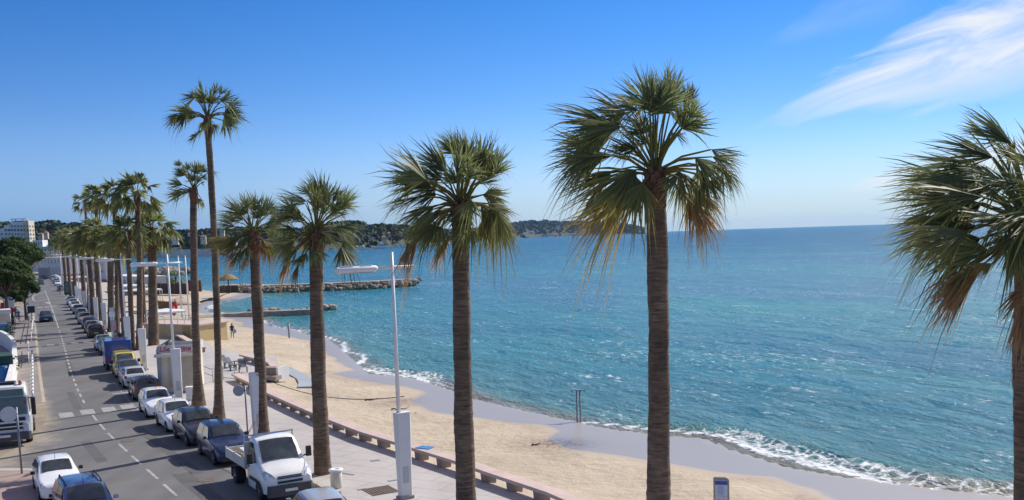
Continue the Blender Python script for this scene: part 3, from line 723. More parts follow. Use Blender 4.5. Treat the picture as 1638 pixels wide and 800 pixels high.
def palm(label, base, cpx, rt, fans=None, org=None, gen=0, size=1.0, group='palms along the promenade', hang=.1, nseg=22, seed=0, dryskirt=0, wind=.25, boot=.55, leafr=None, Yc=None, name='palm_tree', depth=.55, flare=1.3):
    """base: ground point; cpx: pixel of the crown centre; fans: hub/tip pixel pairs read off the photograph, given depth here"""
    global rnd
    rnd = random.Random(seed*13+5)
    Yd = base.y if Yc is None else Yc
    cw = D(*cpx, Yd); m_per_px = (cw-Vector((0,0,EYE))).length/ray(*cpx).length/F
    t = thing(name, label, 'palm tree', base, 0, group)
    top = cw-base
    trunk_mesh(Vector((0,0,-.12)), top-Vector((0,0,.15)), rt, rt*.84, flare, seed).build('trunk', 'bark', t)
    boot_mesh(top-Vector((0,0,.1)), rt*.95, boot*1.6, seed).build('leaf_bases', 'boot', t)
    cr = Crown()
    W = -_r*wind
    if fans:
        for q in fans:
            hx, hy, tx, ty, sp = q[:5]; dry = q[5] if len(q) > 5 else rnd.uniform(0,.12)
            hx, hy, tx, ty = [(a*org[0]+o_) for a, o_ in zip((hx,hy,tx,ty),(org[1],org[2],org[1],org[2]))]
            h2 = (_r*(hx-cpx[0]) - _u*(hy-cpx[1]))*m_per_px; t2 = (_r*(tx-cpx[0]) - _u*(ty-cpx[1]))*m_per_px; t2 = h2+(t2-h2)*(1.12 if ty <= hy else .92)
            rr_ = h2.length; full = 1.0
            dy = q[6] if len(q) > 6 else rnd.uniform(-1,1)
            hub = top + h2 + Vector((0,1,0))*dy*depth*(.35+.35*rr_)
            tip = top + t2 + Vector((0,1,0))*dy*depth*(.5+.6*t2.length)
            d = (tip-hub).normalized()
            # leaf plane: mostly facing up and outwards
            view = Vector((0,-1,0)); nrm = (view*rnd.uniform(.35,1)+Vector((0,0,1))*rnd.uniform(.2,.9)+Vector((rnd.uniform(-.4,.4),0,0)))
            cr.petiole(top+Vector((rnd.uniform(-.12,.12),rnd.uniform(-.12,.12),-.1)), hub, .035*size, dry, .10 if dy > -2 else .1)
            sp2 = R(sp)*(.85 if dry > .85 else 1.4 if sp > 12 else 1.1); cr.fan(hub, tip, nrm, sp2, dry, nseg, .10 if dry < .5 else .22, W*(.34 if hx > cpx[0] else .22), hang)
            if sp > 18 and rnd.random() < .9:                     # a second leaf behind it
                o2 = Vector((rnd.uniform(-.28,.28), rnd.uniform(.3,.9)*(1 if dy > 0 else -1), rnd.uniform(-.28,.28)))*size; tw_ = Vector((rnd.uniform(-.3,.3),rnd.uniform(-.4,.4),rnd.uniform(-.3,.3)))*size
                cr.petiole(top, hub+o2, .03*size, dry, .1); cr.fan(hub+o2, hub+o2+(tip-hub)*rnd.uniform(.75,.95)+tw_, nrm, sp2*.9, dry+.05, nseg, .14, W*.25, hang*1.5)
    for i in range(gen):
        g = (i+.5)/gen; el = R(82-128*g**1.05)+rnd.uniform(-.12,.12); az = i*2.39996+seed
        d = Vector((math.cos(az)*math.cos(el), math.sin(az)*math.cos(el), math.sin(el)))
        d = (d + W*(.5+.3*rnd.random())).normalized()
        lr = (leafr or 1.0)*size*rnd.uniform(.85,1.1)
        pl = lr*(.95-.25*max(0,math.sin(el)))*rnd.uniform(.8,1.15)
        hub = top + d*pl
        bend = Vector((0,0,-1))*(.18+.5*g)
        td = (d + bend + W*.5).normalized(); tip = hub + td*lr*.92
        nrm = perp(td, Vector((0,0,1))+d*-.4+Vector((rnd.uniform(-.5,.5),rnd.uniform(-.5,.5),0)))
        dry = rnd.uniform(0,.15) + (.25*rnd.random() if g > .8 else 0)
        cr.petiole(top, hub, .03*size, dry, .06)
        cr.fan(hub, tip, nrm, R(rnd.uniform(55,82)), dry, max(9, int(nseg*.8)), .2, W*.15, hang)
    cr.build('crown', t)
    if dryskirt:
        ck = Crown()
        for i in range(dryskirt):
            az = i*2.39996+seed*1.7; d = Vector((math.cos(az), math.sin(az), 0))
            hub = top + d*(rt+.35) - Vector((0,0,.5+.5*rnd.random())); tip = hub + (d*.5 + Vector((0,0,-1)) + W*.6).normalized()*rnd.uniform(.7,1.1)*size
            ck.petiole(top-Vector((0,0,.4)), hub, .025*size, 1, .1); ck.fan(hub, tip, d, R(22), rnd.uniform(.75,1), 10, .1, W*.2, 0)
        ck.build('dead_fronds', t)
    return t

Z0 = .12
fB = [(440,235,360,90,35),(480,230,500,58,35),(520,215,550,38,20),(570,320,640,190,50,.02,-.6),(590,230,600,135,30),(350,260,185,188,35),(310,320,85,288,30),(290,350,130,330,40),
      (280,415,42,445,32),(250,398,58,378,20),(390,480,110,640,40,.15),(400,560,110,715,25,.45),(380,500,330,660,45,.12,-.8),(560,490,585,620,55,.05,-1),(690,400,840,425,35),(650,465,805,500,40),
      (640,480,665,600,35,.1),(600,575,740,700,35,.45),(690,510,745,575,40),(600,590,712,740,30,.7),(400,390,320,350,50,0,.9),(520,260,465,140,45,0,-.7),(560,330,620,330,40,0,.8),(340,290,240,200,35,0,.9),(600,260,690,195,28),(470,250,420,70,30,0,.7),
      (430,330,390,230,50,0,.9),(300,500,90,560,30,.2,.8),(620,520,700,650,30,.3,.8),(450,240,540,90,30,0,-.8)]
fC = [(440,210,390,78,35),(490,230,450,68,30),(520,280,560,78,30),(545,290,582,98,25),(600,290,664,150,28),(590,230,622,190,30),(370,290,245,128,22),(310,370,128,238,38),(300,350,150,300,30),(250,410,25,455,15,.1),
      (320,460,128,560,35,.12),(300,480,118,640,28,.2),(360,560,238,690,40,.1,-.8),(470,480,418,600,50,.05,-1),(500,560,458,690,45,.05,-1),(570,400,722,430,40,.2),(600,450,735,525,40,.05),(560,520,605,705,30,.3),(600,470,642,690,25,.15),(430,330,420,230,60,0,.9),(500,330,520,240,50,0,-.7),
      (260,560,100,780,8,1),(400,600,280,760,12,1),(200,630,190,745,8,1),(350,330,220,210,30,0,.8),(470,280,500,100,30,0,-.6),(540,350,640,230,26,0,.7),(330,400,170,430,34,0,.8),(380,480,200,600,36,.1,.7),(550,460,680,600,32,.12,.8)]
fD = [(640,250,480,170,30),(650,200,570,120,25),(690,230,650,78,30),(740,230,720,60,30),(770,240,790,88,35),(810,250,890,128,28),(850,290,970,158,25),(860,340,905,310,40),(560,310,430,220,35),(520,350,355,330,28),
      (560,430,378,470,35),(540,480,368,580,35,.1),(680,380,660,460,45,.1,-1),(760,460,800,540,40,.05,-.9),(830,410,1020,410,20),(880,500,990,600,40),(890,570,880,655,50,.05),(650,580,590,650,45,.05,-.9),(720,570,790,640,50,0,-1),
      (590,560,480,620,30,.3),(520,600,410,775,10,1),(600,640,560,775,14,1),(640,480,560,560,40,.1,.8),(700,300,690,150,40,0,.9),(600,360,470,270,35,0,.9),(800,330,860,200,32,0,.8),(840,450,960,500,32,.1,.8),(570,500,440,540,35,.1,-.8)]
fE = [(270,330,220,200,30),(310,310,300,178,35),(345,320,350,190,35),(240,330,110,250,28),(170,410,38,360,22),(370,310,420,210,28),(230,360,128,320,30),(240,460,118,540,30,.1),(200,480,50,520,25,.35),(220,530,60,590,25,.6),
      (270,540,230,650,40,.05,-1),(280,600,220,690,30,.9,-.6),(180,590,68,690,10,1),(380,400,500,340,25),(390,450,480,480,35,.1),(390,540,470,580,35,.3),(300,470,250,520,45,.05,-.8),(350,540,400,600,40,.7,-.5),(200,430,130,450,35),(320,360,300,230,40,0,.9),(360,420,440,400,36,0,.8),(350,500,420,640,30,.6,.5)]
fA = [(430,150,310,40,20),(380,190,228,120,28),(360,220,160,180,25),(330,260,85,270,22),(300,330,60,320,22),(330,290,130,330,25),(240,390,22,420,28,.05,-.3),(370,380,230,370,50,0,-1),(300,440,68,470,30),(300,480,150,510,22,.4),
      (310,510,80,585,14,1),(300,510,138,655,15,1,-.6),(445,580,340,660,25,1,-.6),(430,620,380,775,22,1,-.8),(400,440,350,560,50,.05,-1),(440,300,420,180,35,0,.6),(450,200,440,95,25,0,.7),(350,330,160,400,28,0,.8),(330,400,110,440,30,.1,.7),
      (520,250,560,100,35),(560,350,700,330,40),(560,420,720,480,40),(520,480,620,600,40,.3),(480,250,500,90,35),(440,360,340,290,45,0,-.9),(500,400,520,300,50,0,-.9),(470,470,480,580,50,.1,-1),(380,280,240,230,30,0,-.7)]
fF = [(230,150,150,120,45),(235,235,100,205,28),(190,250,103,312,45),(240,350,165,372,45),(310,180,308,85,50),(340,130,345,58,32),(370,170,442,108,45),(375,240,484,220,32),(400,280,482,350,45),(340,300,362,375,45,.1,-.7),(280,190,268,110,40),(270,140,252,40,1.5),(280,290,245,320,45,.1,.8),(200,220,110,210,30,0,.8),(390,230,460,190,36,0,.8)]
fG = [(170,560,128,510,45),(200,540,190,488,42),(240,560,250,488,45),(270,550,290,515,40),(180,620,108,590,32),(180,660,70,650,35),(160,660,88,692,40),(270,610,298,598,40),(245,690,258,742,42),(220,600,205,540,45,0,.8),(270,580,298,560,40,0,.8)]
pB = P(1050,907,Z0)
palm('large fan palm rising across the sea horizon, green crown with browned lower fan tips', pB, (1048,276), .345, fB, (.4,860,80), seed=2, nseg=48, hang=.20, dryskirt=0)
palm('large fan palm cut by the right picture edge, windswept crown with whole brown dead fronds', P(1662,1190,Z0), (1650,368), .30, fA, (1/1.905,1400,150), seed=1, nseg=46, hang=.14)
palm('fan palm just right of the nearest lamp head, brown strands hanging from its left side', P(748,850,Z0), (737,327), .335, fC, (1/3.077,590,180), seed=3, nseg=44, hang=.20)
palm('fan palm whose trunk stands by the round white litter bin', P(517,757,Z0), (505,371), .335, fD, (.25,330,260), seed=4, nseg=40, hang=.2)
palm('fan palm behind the column beside the dropside truck, crown browning on its left', P(420,699,Z0), (405,373), .30, fE, (.25,330,260), seed=5, nseg=38, hang=.2)
palm('tallest and thinnest palm, small crown high above all others near the kiosk', P(350,671,Z0), (331.5,188), .205, fF, (.3,240,110), seed=6, nseg=30, hang=.15, boot=.6, flare=2.1)
palm('tall thin palm beside the kiosk, second tallest, small dark crown blown leftwards', P(318,649,Z0), (309,302), .25, fG, (.3,240,110), seed=7, nseg=24, hang=.15, boot=.5, flare=1.9)
# the row beyond the kiosk: (label, base px, crown px, trunk radius, fronds, leaf size)
rowp = [
 ('stout palm behind the kiosk with a wide arching grey-green crown', (246,552), (243,368), .48, 34, 1.55, 8),
 ('slender palm standing left of the stout palm behind the kiosk', (231,520), (226,385), .30, 22, 1.25, 9),
 ('slender palm with swelling foot beside the bare column beyond the kiosk', (212,560), (204,372), .27, 24, 1.3, 10),
 ('leaning thin palm next to the parked motorcycle on the promenade', (199,552), (189,386), .22, 20, 1.2, 11),
 ('palm behind the small notice post, broad brownish crown', (178,531), (176,383), .40, 26, 1.5, 12),
 ('thin palm just behind the notice post palm', (187,541), (187,392), .22, 16, 1.0, 13),
 ('palm in line with the boxy row of parked hatchbacks, grey-green crown', (162,513), (152,374), .40, 28, 1.7, 14),
 ('palm midway down the far row, crown hidden among its neighbours', (150,508), (141,388), .36, 22, 1.6, 15),
 ('palm further down the far row beside the fourth column from the advertising panel', (137,498), (128,385), .36, 22, 1.7, 16),
 ('palm near the advertising panel with a short brown crown', (121,484), (116,383), .34, 22, 1.7, 17),
 ('palm just beyond the advertising panel with a thin crown', (114,478), (106,381), .33, 20, 1.7, 18),
 ('palm at the far end of the row by the bend of the road', (106,470), (99,386), .36, 18, 1.7, 19),
 ('tall palm above the far row, thinnest and leftmost crown on the sky', (141,500), (136,326), .22, 12, 1.35, 20),
 ('tall palm above the far row, second crown on the sky from the left', (158,510), (154,316), .24, 16, 1.35, 21),
 ('tall palm above the far row, third crown on the sky from the left', (188,540), (182,313), .25, 20, 1.35, 22),
 ('tall palm above the far row, large ragged crown highest of that cluster', (222,560), (219,312), .30, 22, 1.55, 23),
]
for lab, b_, c_, rt, g, sz, sd_ in rowp:
    palm(lab, P(*b_, Z0), c_, rt, gen=g, size=1, leafr=sz*1.1, seed=sd_, nseg=18, hang=.15, boot=.5, dryskirt=10 if sd_ in (8,9,12,14,16,17,22,23) else 5)
# ------------------------------------------------------------------ vehicles
def lerp(a, b, t): return a+(b-a)*t
class Shell:
    """car skin lofted from stations along x (front = +x). station: x, half width, sill z, belt z, top z, top half width, crown"""
    def __init__(s, st): s.st = st; s.K = 9
    def ring(s, q):
        x, w_, zs, zb, zt, wt, cr = q
        return [(w_*.86, zs), (w_*.975, zs+.06), (w_, lerp(zs,zb,.45)), (w_*.985, zb-.04), (w_*.955, zb), (wt+(w_*.955-wt)*.10, lerp(zb,zt,.9)), (wt*.93, zt), (wt*.55, zt+cr*.75), (0, zt+cr)]
    def pt(s, q, k, sg=1):
        y, z = s.ring(q)[k]; return Vector((q[0], y*sg, z))
    def mesh(s, m=0):
        mb = MB(); K = s.K; vs = []; n = 2*K-1
        for q in s.st:
            rg = s.ring(q)
            for y, z in rg: vs.append((q[0], y, z))
            for y, z in rg[:-1][::-1]: vs.append((q[0], -y, z))
        fs = []
        for i in range(len(s.st)-1):
            for k in range(n-1): fs.append([i*n+k, i*n+k+1, (i+1)*n+k+1, (i+1)*n+k])
            fs.append([i*n+n-1, i*n, (i+1)*n, (i+1)*n+n-1])
        fs.append(list(range(n))); fs.append([(len(s.st)-1)*n+k for k in range(n)][::-1])
        return mb.add(vs, fs, m, True)
def pane(mb, c4, inset, off, m=0, nx=4):
    """pane from corner points a b c d (a-b bottom, d-c top), inset as fractions and pushed out along its normal"""
    a, b, c, d = [Vector(p) for p in c4]; n = ((b-a).cross(d-a)+(c-b).cross(d-c)).normalized()*off
    g = lambda u, v: (a*(1-u)+b*u)*(1-v)+(d*(1-u)+c*u)*v+n
    i, j = inset; us = [i+(1-2*i)*k/nx for k in range(nx+1)]
    vs = [g(u, j) for u in us]+[g(u, 1-j) for u in us]
    return mb.add(vs, [[k, k+1, nx+2+k, nx+1+k] for k in range(nx)], m, True)
def screen_pane(mb, sh, rows, inset, off, sg=1):
    """glass following the skin through several stations, a hand's breadth inside the pillars"""
    vs = []; fs = []; nx = 6
    for r_, q in enumerate(rows):
        a = sh.pt(q,6,-1); b = sh.pt(q,6,1); c = sh.pt(q,8); q0 = rows[max(0,r_-1)]; q1 = rows[min(len(rows)-1,r_+1)]
        d = (sh.pt(q1,8)-sh.pt(q0,8)).normalized(); n = Vector((0,1,0)).cross(d); n = n if n.z > 0 else -n
        for k in range(nx+1):
            u = inset+(1-2*inset)*k/nx; p = a.lerp(b, u); bow = 1-(2*u-1)**2; p.z += (c.z-a.z)*bow**.7; vs.append(p+n*off)
    for r_ in range(len(rows)-1):
        for k in range(nx): fs.append([r_*(nx+1)+k, r_*(nx+1)+k+1, (r_+1)*(nx+1)+k+1, (r_+1)*(nx+1)+k])
    return mb.add(vs, fs, 0, True)
def mixq(a, b, t): return tuple(lerp(x, y, t) for x, y in zip(a, b))
def wheel_part(root, x, y, r, w_=.2, sgn=1, lod=0):
    mb = MB(); mb.lathe([(r*.62,-w_/2),(r*.93,-w_/2),(r,-w_/2+.035),(r,w_/2-.035),(r*.93,w_/2),(r*.62,w_/2)], (x,y,r), 20, 'y')
    t = mb.build('wheel', 'tyre', root)
    mb = MB(); o = sgn*(w_/2+.006)
    mb.lathe([(.02,o*1.0),(r*.16,o*1.02),(r*.22,o*.82),(r*.58,o*.86),(r*.64,o*1.0),(r*.66,o*.6)], (x,y,r), 20, 'y')
    for k in range(5):
        a = k*2*math.pi/5; mb.box((x+math.cos(a)*r*.38, y+o*.98, r+math.sin(a)*r*.38), (r*.12,.015,r*.12))
    mb.build('rim', 'rim', t)
def sharp(o, ang=38):
    o.data.set_sharp_from_angle(angle=R(ang)); return o
CARS = []
def car(label, loc, rz, col, kind='hatch', L_=4.0, W=1.72, H=1.47, name='parked_car', group='cars parked along the kerb', rails=False, plate='plate', tinted=False, mirror=None, lod=0, metal=0.0):
    t = thing(name, label, 'car', loc, rz, group)
    pm = col if not isinstance(col, tuple) else None
    if pm is None:
        key = 'paint_%.2f_%.2f_%.2f' % col
        if key not in MT: MT[key] = paint('car_paint', col, metal)
        pm = key
    hw = W/2; hl = L_/2; zb = {'hatch': .93, 'suv': 1.02, 'sedan': .92, 'mpv': .98, 'mini': .93}[kind]
    hood = zb-.06; r = {'suv': .34}.get(kind, .30)
    # x of: windscreen base, windscreen top, roof end, tail glass base
    wb, wt_, re, tb = {'hatch': (.24,-.02,-.80,-.97), 'suv': (.22,.02,-.80,-.97), 'sedan': (.24,0,-.55,-.80), 'mpv': (.40,.14,-.84,-.985), 'mini': (.44,.17,-.80,-.97)}[kind]
    rw = hw*.74
    st = [(hl, hw*.55, .30, .50, .56, hw*.45, .01), (hl*.985, hw*.80, .24, .56, .66, hw*.70, .02), (hl*.93, hw*.93, .20, .66, .76, hw*.80, .03), (hl*.80, hw*.985, .18, hood-.12, hood-.06, hw*.83, .05),
          (hl*.55, hw, .18, hood-.04, hood+.00, hw*.84, .06), (hl*(wb+.02), hw, .18, zb, zb+.04, hw*.84, .06),
          (hl*lerp(wb,wt_,.5), hw, .18, zb+.005, lerp(zb+.04,H-.06,.56), lerp(hw*.86,rw,.5), .05), (hl*wt_, hw, .18, zb+.01, H-.06, rw, .05), (hl*(wt_-.10), hw, .18, zb+.015, H-.025, rw, .045),
          (hl*lerp(wt_,re,.55), hw, .18, zb+.03, H-.02, rw, .04), (hl*re, hw*.985, .18, zb+.05, H-.07, rw*.97, .035), (hl*lerp(re,tb,.5), hw*.97, .19, zb+.05, lerp(zb+.08,H-.07,.55), lerp(rw*.97,hw*.82,.4), .035),
          (hl*tb, hw*.955, .2, zb+.03, zb+.08, hw*.82, .03)]
    if kind == 'sedan': st += [(-hl*.93, hw*.94, .2, zb, zb+.04, hw*.8, .03)]
    st += [(-hl*.985, hw*.93, .22, zb-.14, zb-.07, hw*.78, .02), (-hl, hw*.82, .30, zb-.30, zb-.25, hw*.7, .01)]
    sh = Shell(st)
    body = sharp(sh.mesh().build('body', pm, t), 34)
    ws = next(i for i, q in enumerate(st) if abs(q[0]-hl*(wb+.02)) < 1e-6); tp = ws+2; rend = ws+5; tg = ws+7
    gl = 'glass2' if tinted else 'glass'
    mb = MB()
    screen_pane(mb, sh, [mixq(st[ws],st[ws+1],.12), mixq(st[ws],st[ws+1],.5), st[ws+1], mixq(st[ws+1],st[tp],.5), mixq(st[ws+1],st[tp],.94)], .045, .018)
    mb.build('windscreen', 'glass2', t)
    mb = MB()
    screen_pane(mb, sh, [mixq(st[tg],st[rend+1],.15), mixq(st[tg],st[rend+1],.6), st[rend+1], mixq(st[rend+1],st[rend],.5), mixq(st[rend+1],st[rend],.9)], .06, .018)
    mb.build('rear_window', gl, t)
    for sg in (1, -1):
        mb = MB(); xs_f = hl*lerp(wb,wt_,.62); xm = hl*lerp(wt_,re,.48); xr = hl*lerp(re,tb,.28)
        yb, yt = hw*.955*.985, rw+.035; z0, z1 = zb+.05, H-.11
        q = lambda x, v: (x, sg*(lerp(yb,yt,v)+.012), lerp(z0,z1,v))
        A = [q(xs_f+.16,0), q(xm+.03,0), q(xm+.03,1), q(hl*wt_-.10,1)]
        B = [q(xm-.05,0), q(xr-.02,0), q(xr+.12,1), q(xm-.05,1)]
        for c4 in (A, B): mb.add(c4, [[0,1,2,3]], 0, False)
        mb.build('side_window', gl, t)
        # headlamp, tail lamp, mirror
        mb = MB(); mb.add([(hl*.985,sg*hw*.50,.60),(hl*.93,sg*hw*.90,.60),(hl*.80,sg*hw*.975,.75),(hl*.83,sg*hw*.80,.79),(hl*.95,sg*hw*.52,.69)], [[0,1,2,3,4]])
        for i, v in enumerate(mb.v): mb.v[i] = (v[0]+.025, v[1]+sg*.012, v[2]+.015)
        mb.build('headlight', 'lamp', t)
        mb = MB(); mb.box((-hl*.965, sg*hw*.84, zb-.05), (.12,.17,.30 if kind != 'sedan' else .16)); mb.build('tail_light', 'red', t)
        mb = MB(); mb.box((hl*lerp(wb,wt_,.35), sg*(hw+.09), zb+.09), (.11,.19,.13), 0, 0, .8, .03); mb.build('mirror', mirror or pm, t)
        xw = L_*.325 if kind != 'mini' else L_*.34
        for x in (xw, -L_*.30):
            mb = MB(); pts = [(x+math.cos(a)*r*1.18, sg*(hw+.004), max(.16, r+math.sin(a)*r*1.18)) for a in [math.pi*k/12 for k in range(13)]]
            mb.add(pts+[(x-r*1.18, sg*(hw+.004), .16),(x+r*1.18, sg*(hw+.004), .16)], [list(range(15))]); mb.build('wheel_arch', 'black', t)
            wheel_part(t, x, sg*(hw-.085), r, .21, sg)
    mb = MB(); mb.box((hl*.985, 0, .335), (.07, hw*1.25, .13), 0, 0, 1, .03); mb.box((hl*.975,0,.60), (.06, hw*.8, .09), 0, 0, 1, .02); mb.build('grille', 'black', t)
    mb = MB(); mb.box((hl*1.0+.015, 0, .43), (.02,.5,.11)); mb.build('front_plate', 'plate', t)
    mb = MB(); mb.box((-hl*.99, 0, .36), (.08, hw*1.5, .16), 0, 0, 1, .03); mb.build('rear_bumper', 'black' if kind in ('suv',) else pm, t)
    mb = MB(); mb.box((-hl*1.0-.012, 0, .60), (.02,.5,.11)); mb.build('rear_plate', plate, t)
    if rails:
        for sg in (1, -1):
            x0, x1 = hl*(wt_-.08), hl*(re+.06)
            mb = MB(); mb.tube([(x0,sg*rw*.90,H-.03),(x0-.12,sg*rw*.90,H+.055),(x1+.12,sg*rw*.90,H+.055),(x1,sg*rw*.90,H-.05)], .028, 6); mb.build('roof_rail', 'black', t)
    mb = MB(); mb.tube([(hl*(wt_-.06),0,H+.01),(hl*(wt_-.2),0,H+.26)], [.012,.006], 5); mb.build('aerial', 'black', t)
    CARS.append(t); return t

def near_corner(px_, wbase, lat, n_off=.0, z=0.0, flip=False, back=True):
    """centre and heading of a parked car from its nearest road-side wheel foot"""
    p = P(*px_).xy; i = min(range(NS-1), key=lambda k: (wheel[k]-p).length); t = (wheel[i+1]-wheel[i]).normalized()
    n = Vector((t.y, -t.x)); c = p + t*wbase/2 + n*lat
    return Vector((c.x, c.y, 0)), (heading(-t) if not flip else heading(t))
FL = dict(flip=True)
def parked(px_, label, col, kind='hatch', rear=False, wbase=2.5, **k):
    c, h = near_corner(px_, wbase, .80, flip=rear)
    return car(label, c, h+rnd.uniform(-.02,.02), col, kind, **k)
rnd = random.Random(21)
DKBLUE, BLK, WHT, SIL, GRY = (.012,.022,.07), (.012,.012,.016), (.86,.85,.82), (.42,.44,.46), (.085,.085,.088)
c, h = near_corner((484,800), 2.35, .75, flip=True); c.xy += Vector((-.53,.85))*-1.9
c0 = P(511,846); car('small silver hatchback seen from behind, parked in front of the dropside truck', Vector((c0.x, c0.y, 0)), h-.12, (.40,.42,.44), 'mini', L_=3.43, W=1.63, H=1.42, tinted=True)
c1 = P(612,905); car('blue car nosing into the bottom picture edge, next to the grey-white column', Vector((c1.x, c1.y, 0)), h-.2, (.03,.10,.30), 'hatch', L_=4.0, H=1.45)
parked((345,743), 'dark blue crossover parked directly behind the dropside truck', DKBLUE, 'suv', wbase=2.6, L_=4.35, W=1.8, H=1.62)
parked((300,713), 'black-violet crossover between the dark blue crossover and the white hatchbacks', (.016,.014,.022), 'suv', wbase=2.55, L_=4.15, W=1.76, H=1.58)
parked((267,691), 'white hatchback nearer to the dark crossovers, first of the white pair', WHT, 'hatch', wbase=2.5, L_=4.05, W=1.72, H=1.45)
parked((235,668), 'white hatchback just in front of the grey hatchback, second of the white pair', (.84,.84,.82), 'hatch', wbase=2.5, L_=4.05, W=1.72, H=1.46)
parked((215,640), 'dark grey hatchback with yellow rear plate, beside the kiosk', GRY, 'hatch', rear=True, L_=4.0, plate='yplate', mirror='black')
parked((198,621), 'pale silver saloon with red tail lamps between grey hatchback and kiosk end', (.5,.52,.54), 'sedan', rear=True, L_=4.3, H=1.43)
parked((192,610), 'grey-blue hatchback parked right in front of the yellow van', (.10,.13,.17), 'hatch', L_=3.9, H=1.45)
parked((161,568), 'teal green estate parked just behind the blue box van', (.03,.17,.18), 'mpv', L_=4.1, H=1.5, tinted=True)
parked((154,561), 'silver saloon parked behind the teal green car', (.36,.40,.44), 'sedan', L_=4.2, H=1.43)
parked((142,541), 'black hatchback with yellow rear plate, last before the pedestrian pads', BLK, 'mpv', rear=True, L_=4.0, H=1.55, plate='yplate', mirror='redpaint')
parked((137,533), 'mid grey hatchback close behind the black hatchback with yellow plate', (.24,.23,.22), 'hatch', rear=True, L_=4.0)
parked((133,526), 'blue hatchback, third in line beyond the pedestrian pads', (.03,.08,.2), 'hatch', rear=True, L_=3.9)
parked((126.5,519), 'brownish silver estate, fourth in line beyond the pedestrian pads', (.27,.23,.2), 'mpv', L_=4.2, H=1.5)
parked((122.5,510), 'dark car with pale roof, fifth in line beyond the pedestrian pads', (.30,.36,.44), 'mpv', rear=True, L_=4.1, H=1.5)
parked((118,503), 'charcoal car, sixth in line beyond the pedestrian pads', (.06,.065,.08), 'sedan', L_=4.2, H=1.42)
parked((114,497), 'cream white car parked between charcoal car and white hatchback', (.62,.60,.55), 'hatch', L_=3.9)
parked((111,492), 'bright white hatchback, second from the advertising panel gap', (.72,.75,.77), 'hatch', L_=4.0)
parked((108,488), 'steel blue car parked nearest the advertising panel gap', (.10,.20,.32), 'mpv', L_=4.1, H=1.5)
parked((92,466), 'silver car alone just past the gap beyond the advertising panel', (.40,.41,.42), 'hatch', rear=True, L_=4.0, H=1.5)
parked((88.2,457.5), 'white car, second beyond the advertising panel gap', WHT, 'hatch', L_=4.0)
parked((85.5,454), 'grey-blue car, third beyond the advertising panel gap', (.10,.13,.2), 'hatch', L_=4.0)
parked((83.2,451), 'pale silver car, fourth beyond the advertising panel gap', (.42,.45,.48), 'mpv', L_=4.0, H=1.5)
parked((81,448.3), 'slate car, last of the parked row at the road bend', (.17,.2,.25), 'hatch', L_=4.0)
# traffic and the cars at lower left
def on_road(px_, label, col, kind, away=False, name='moving_car', group=None, z=0, dh=0., **k):
    p = P(*px_); i = min(range(NS-1), key=lambda j: (centre[j]-p.xy).length); t = (centre[i+1]-centre[i]).normalized()
    return car(label, Vector((p.x,p.y,z)), heading(t if away else -t)+dh, col, kind, name=name, group=group, **k)
on_road((74,514), 'dark navy car driving towards the viewer in the left lane', (.012,.02,.045), 'hatch', L_=4.1, W=1.76)
on_road((66,455.5), 'dark car with yellow roof band waiting in the far left lane under the pines', (.02,.03,.04), 'mpv', L_=4.4, H=1.6)
on_road((70,447), 'dark blue car far down the road beside the grey wall', (.02,.03,.06), 'hatch', away=True)
on_road((76,444.5), 'black car at the far bend of the road', (.015,.015,.02), 'sedan', L_=4.4)
on_road((93,788), 'small white hatchback at lower left beside the blue-grey estate', WHT, 'hatch', L_=3.78, W=1.64, H=1.42, name='parked_car', mirror='black', tinted=True, dh=-.02)
on_road((138,840), 'blue-grey estate with black roof rails at the bottom left edge', (.10,.14,.24), 'mpv', L_=4.4, W=1.8, H=1.6, rails=True, name='parked_car', mirror='lgrey', tinted=True, metal=.2)
# yellow roof band of the waiting car is its own part
yc = next(c for c in CARS if 'yellow roof' in c['label']); mb = MB(); mb.box((-.55,0,1.64), (.35,1.1,.16), 0, 0, .9, .04); mb.build('roof_sign', 'yplate', yc)

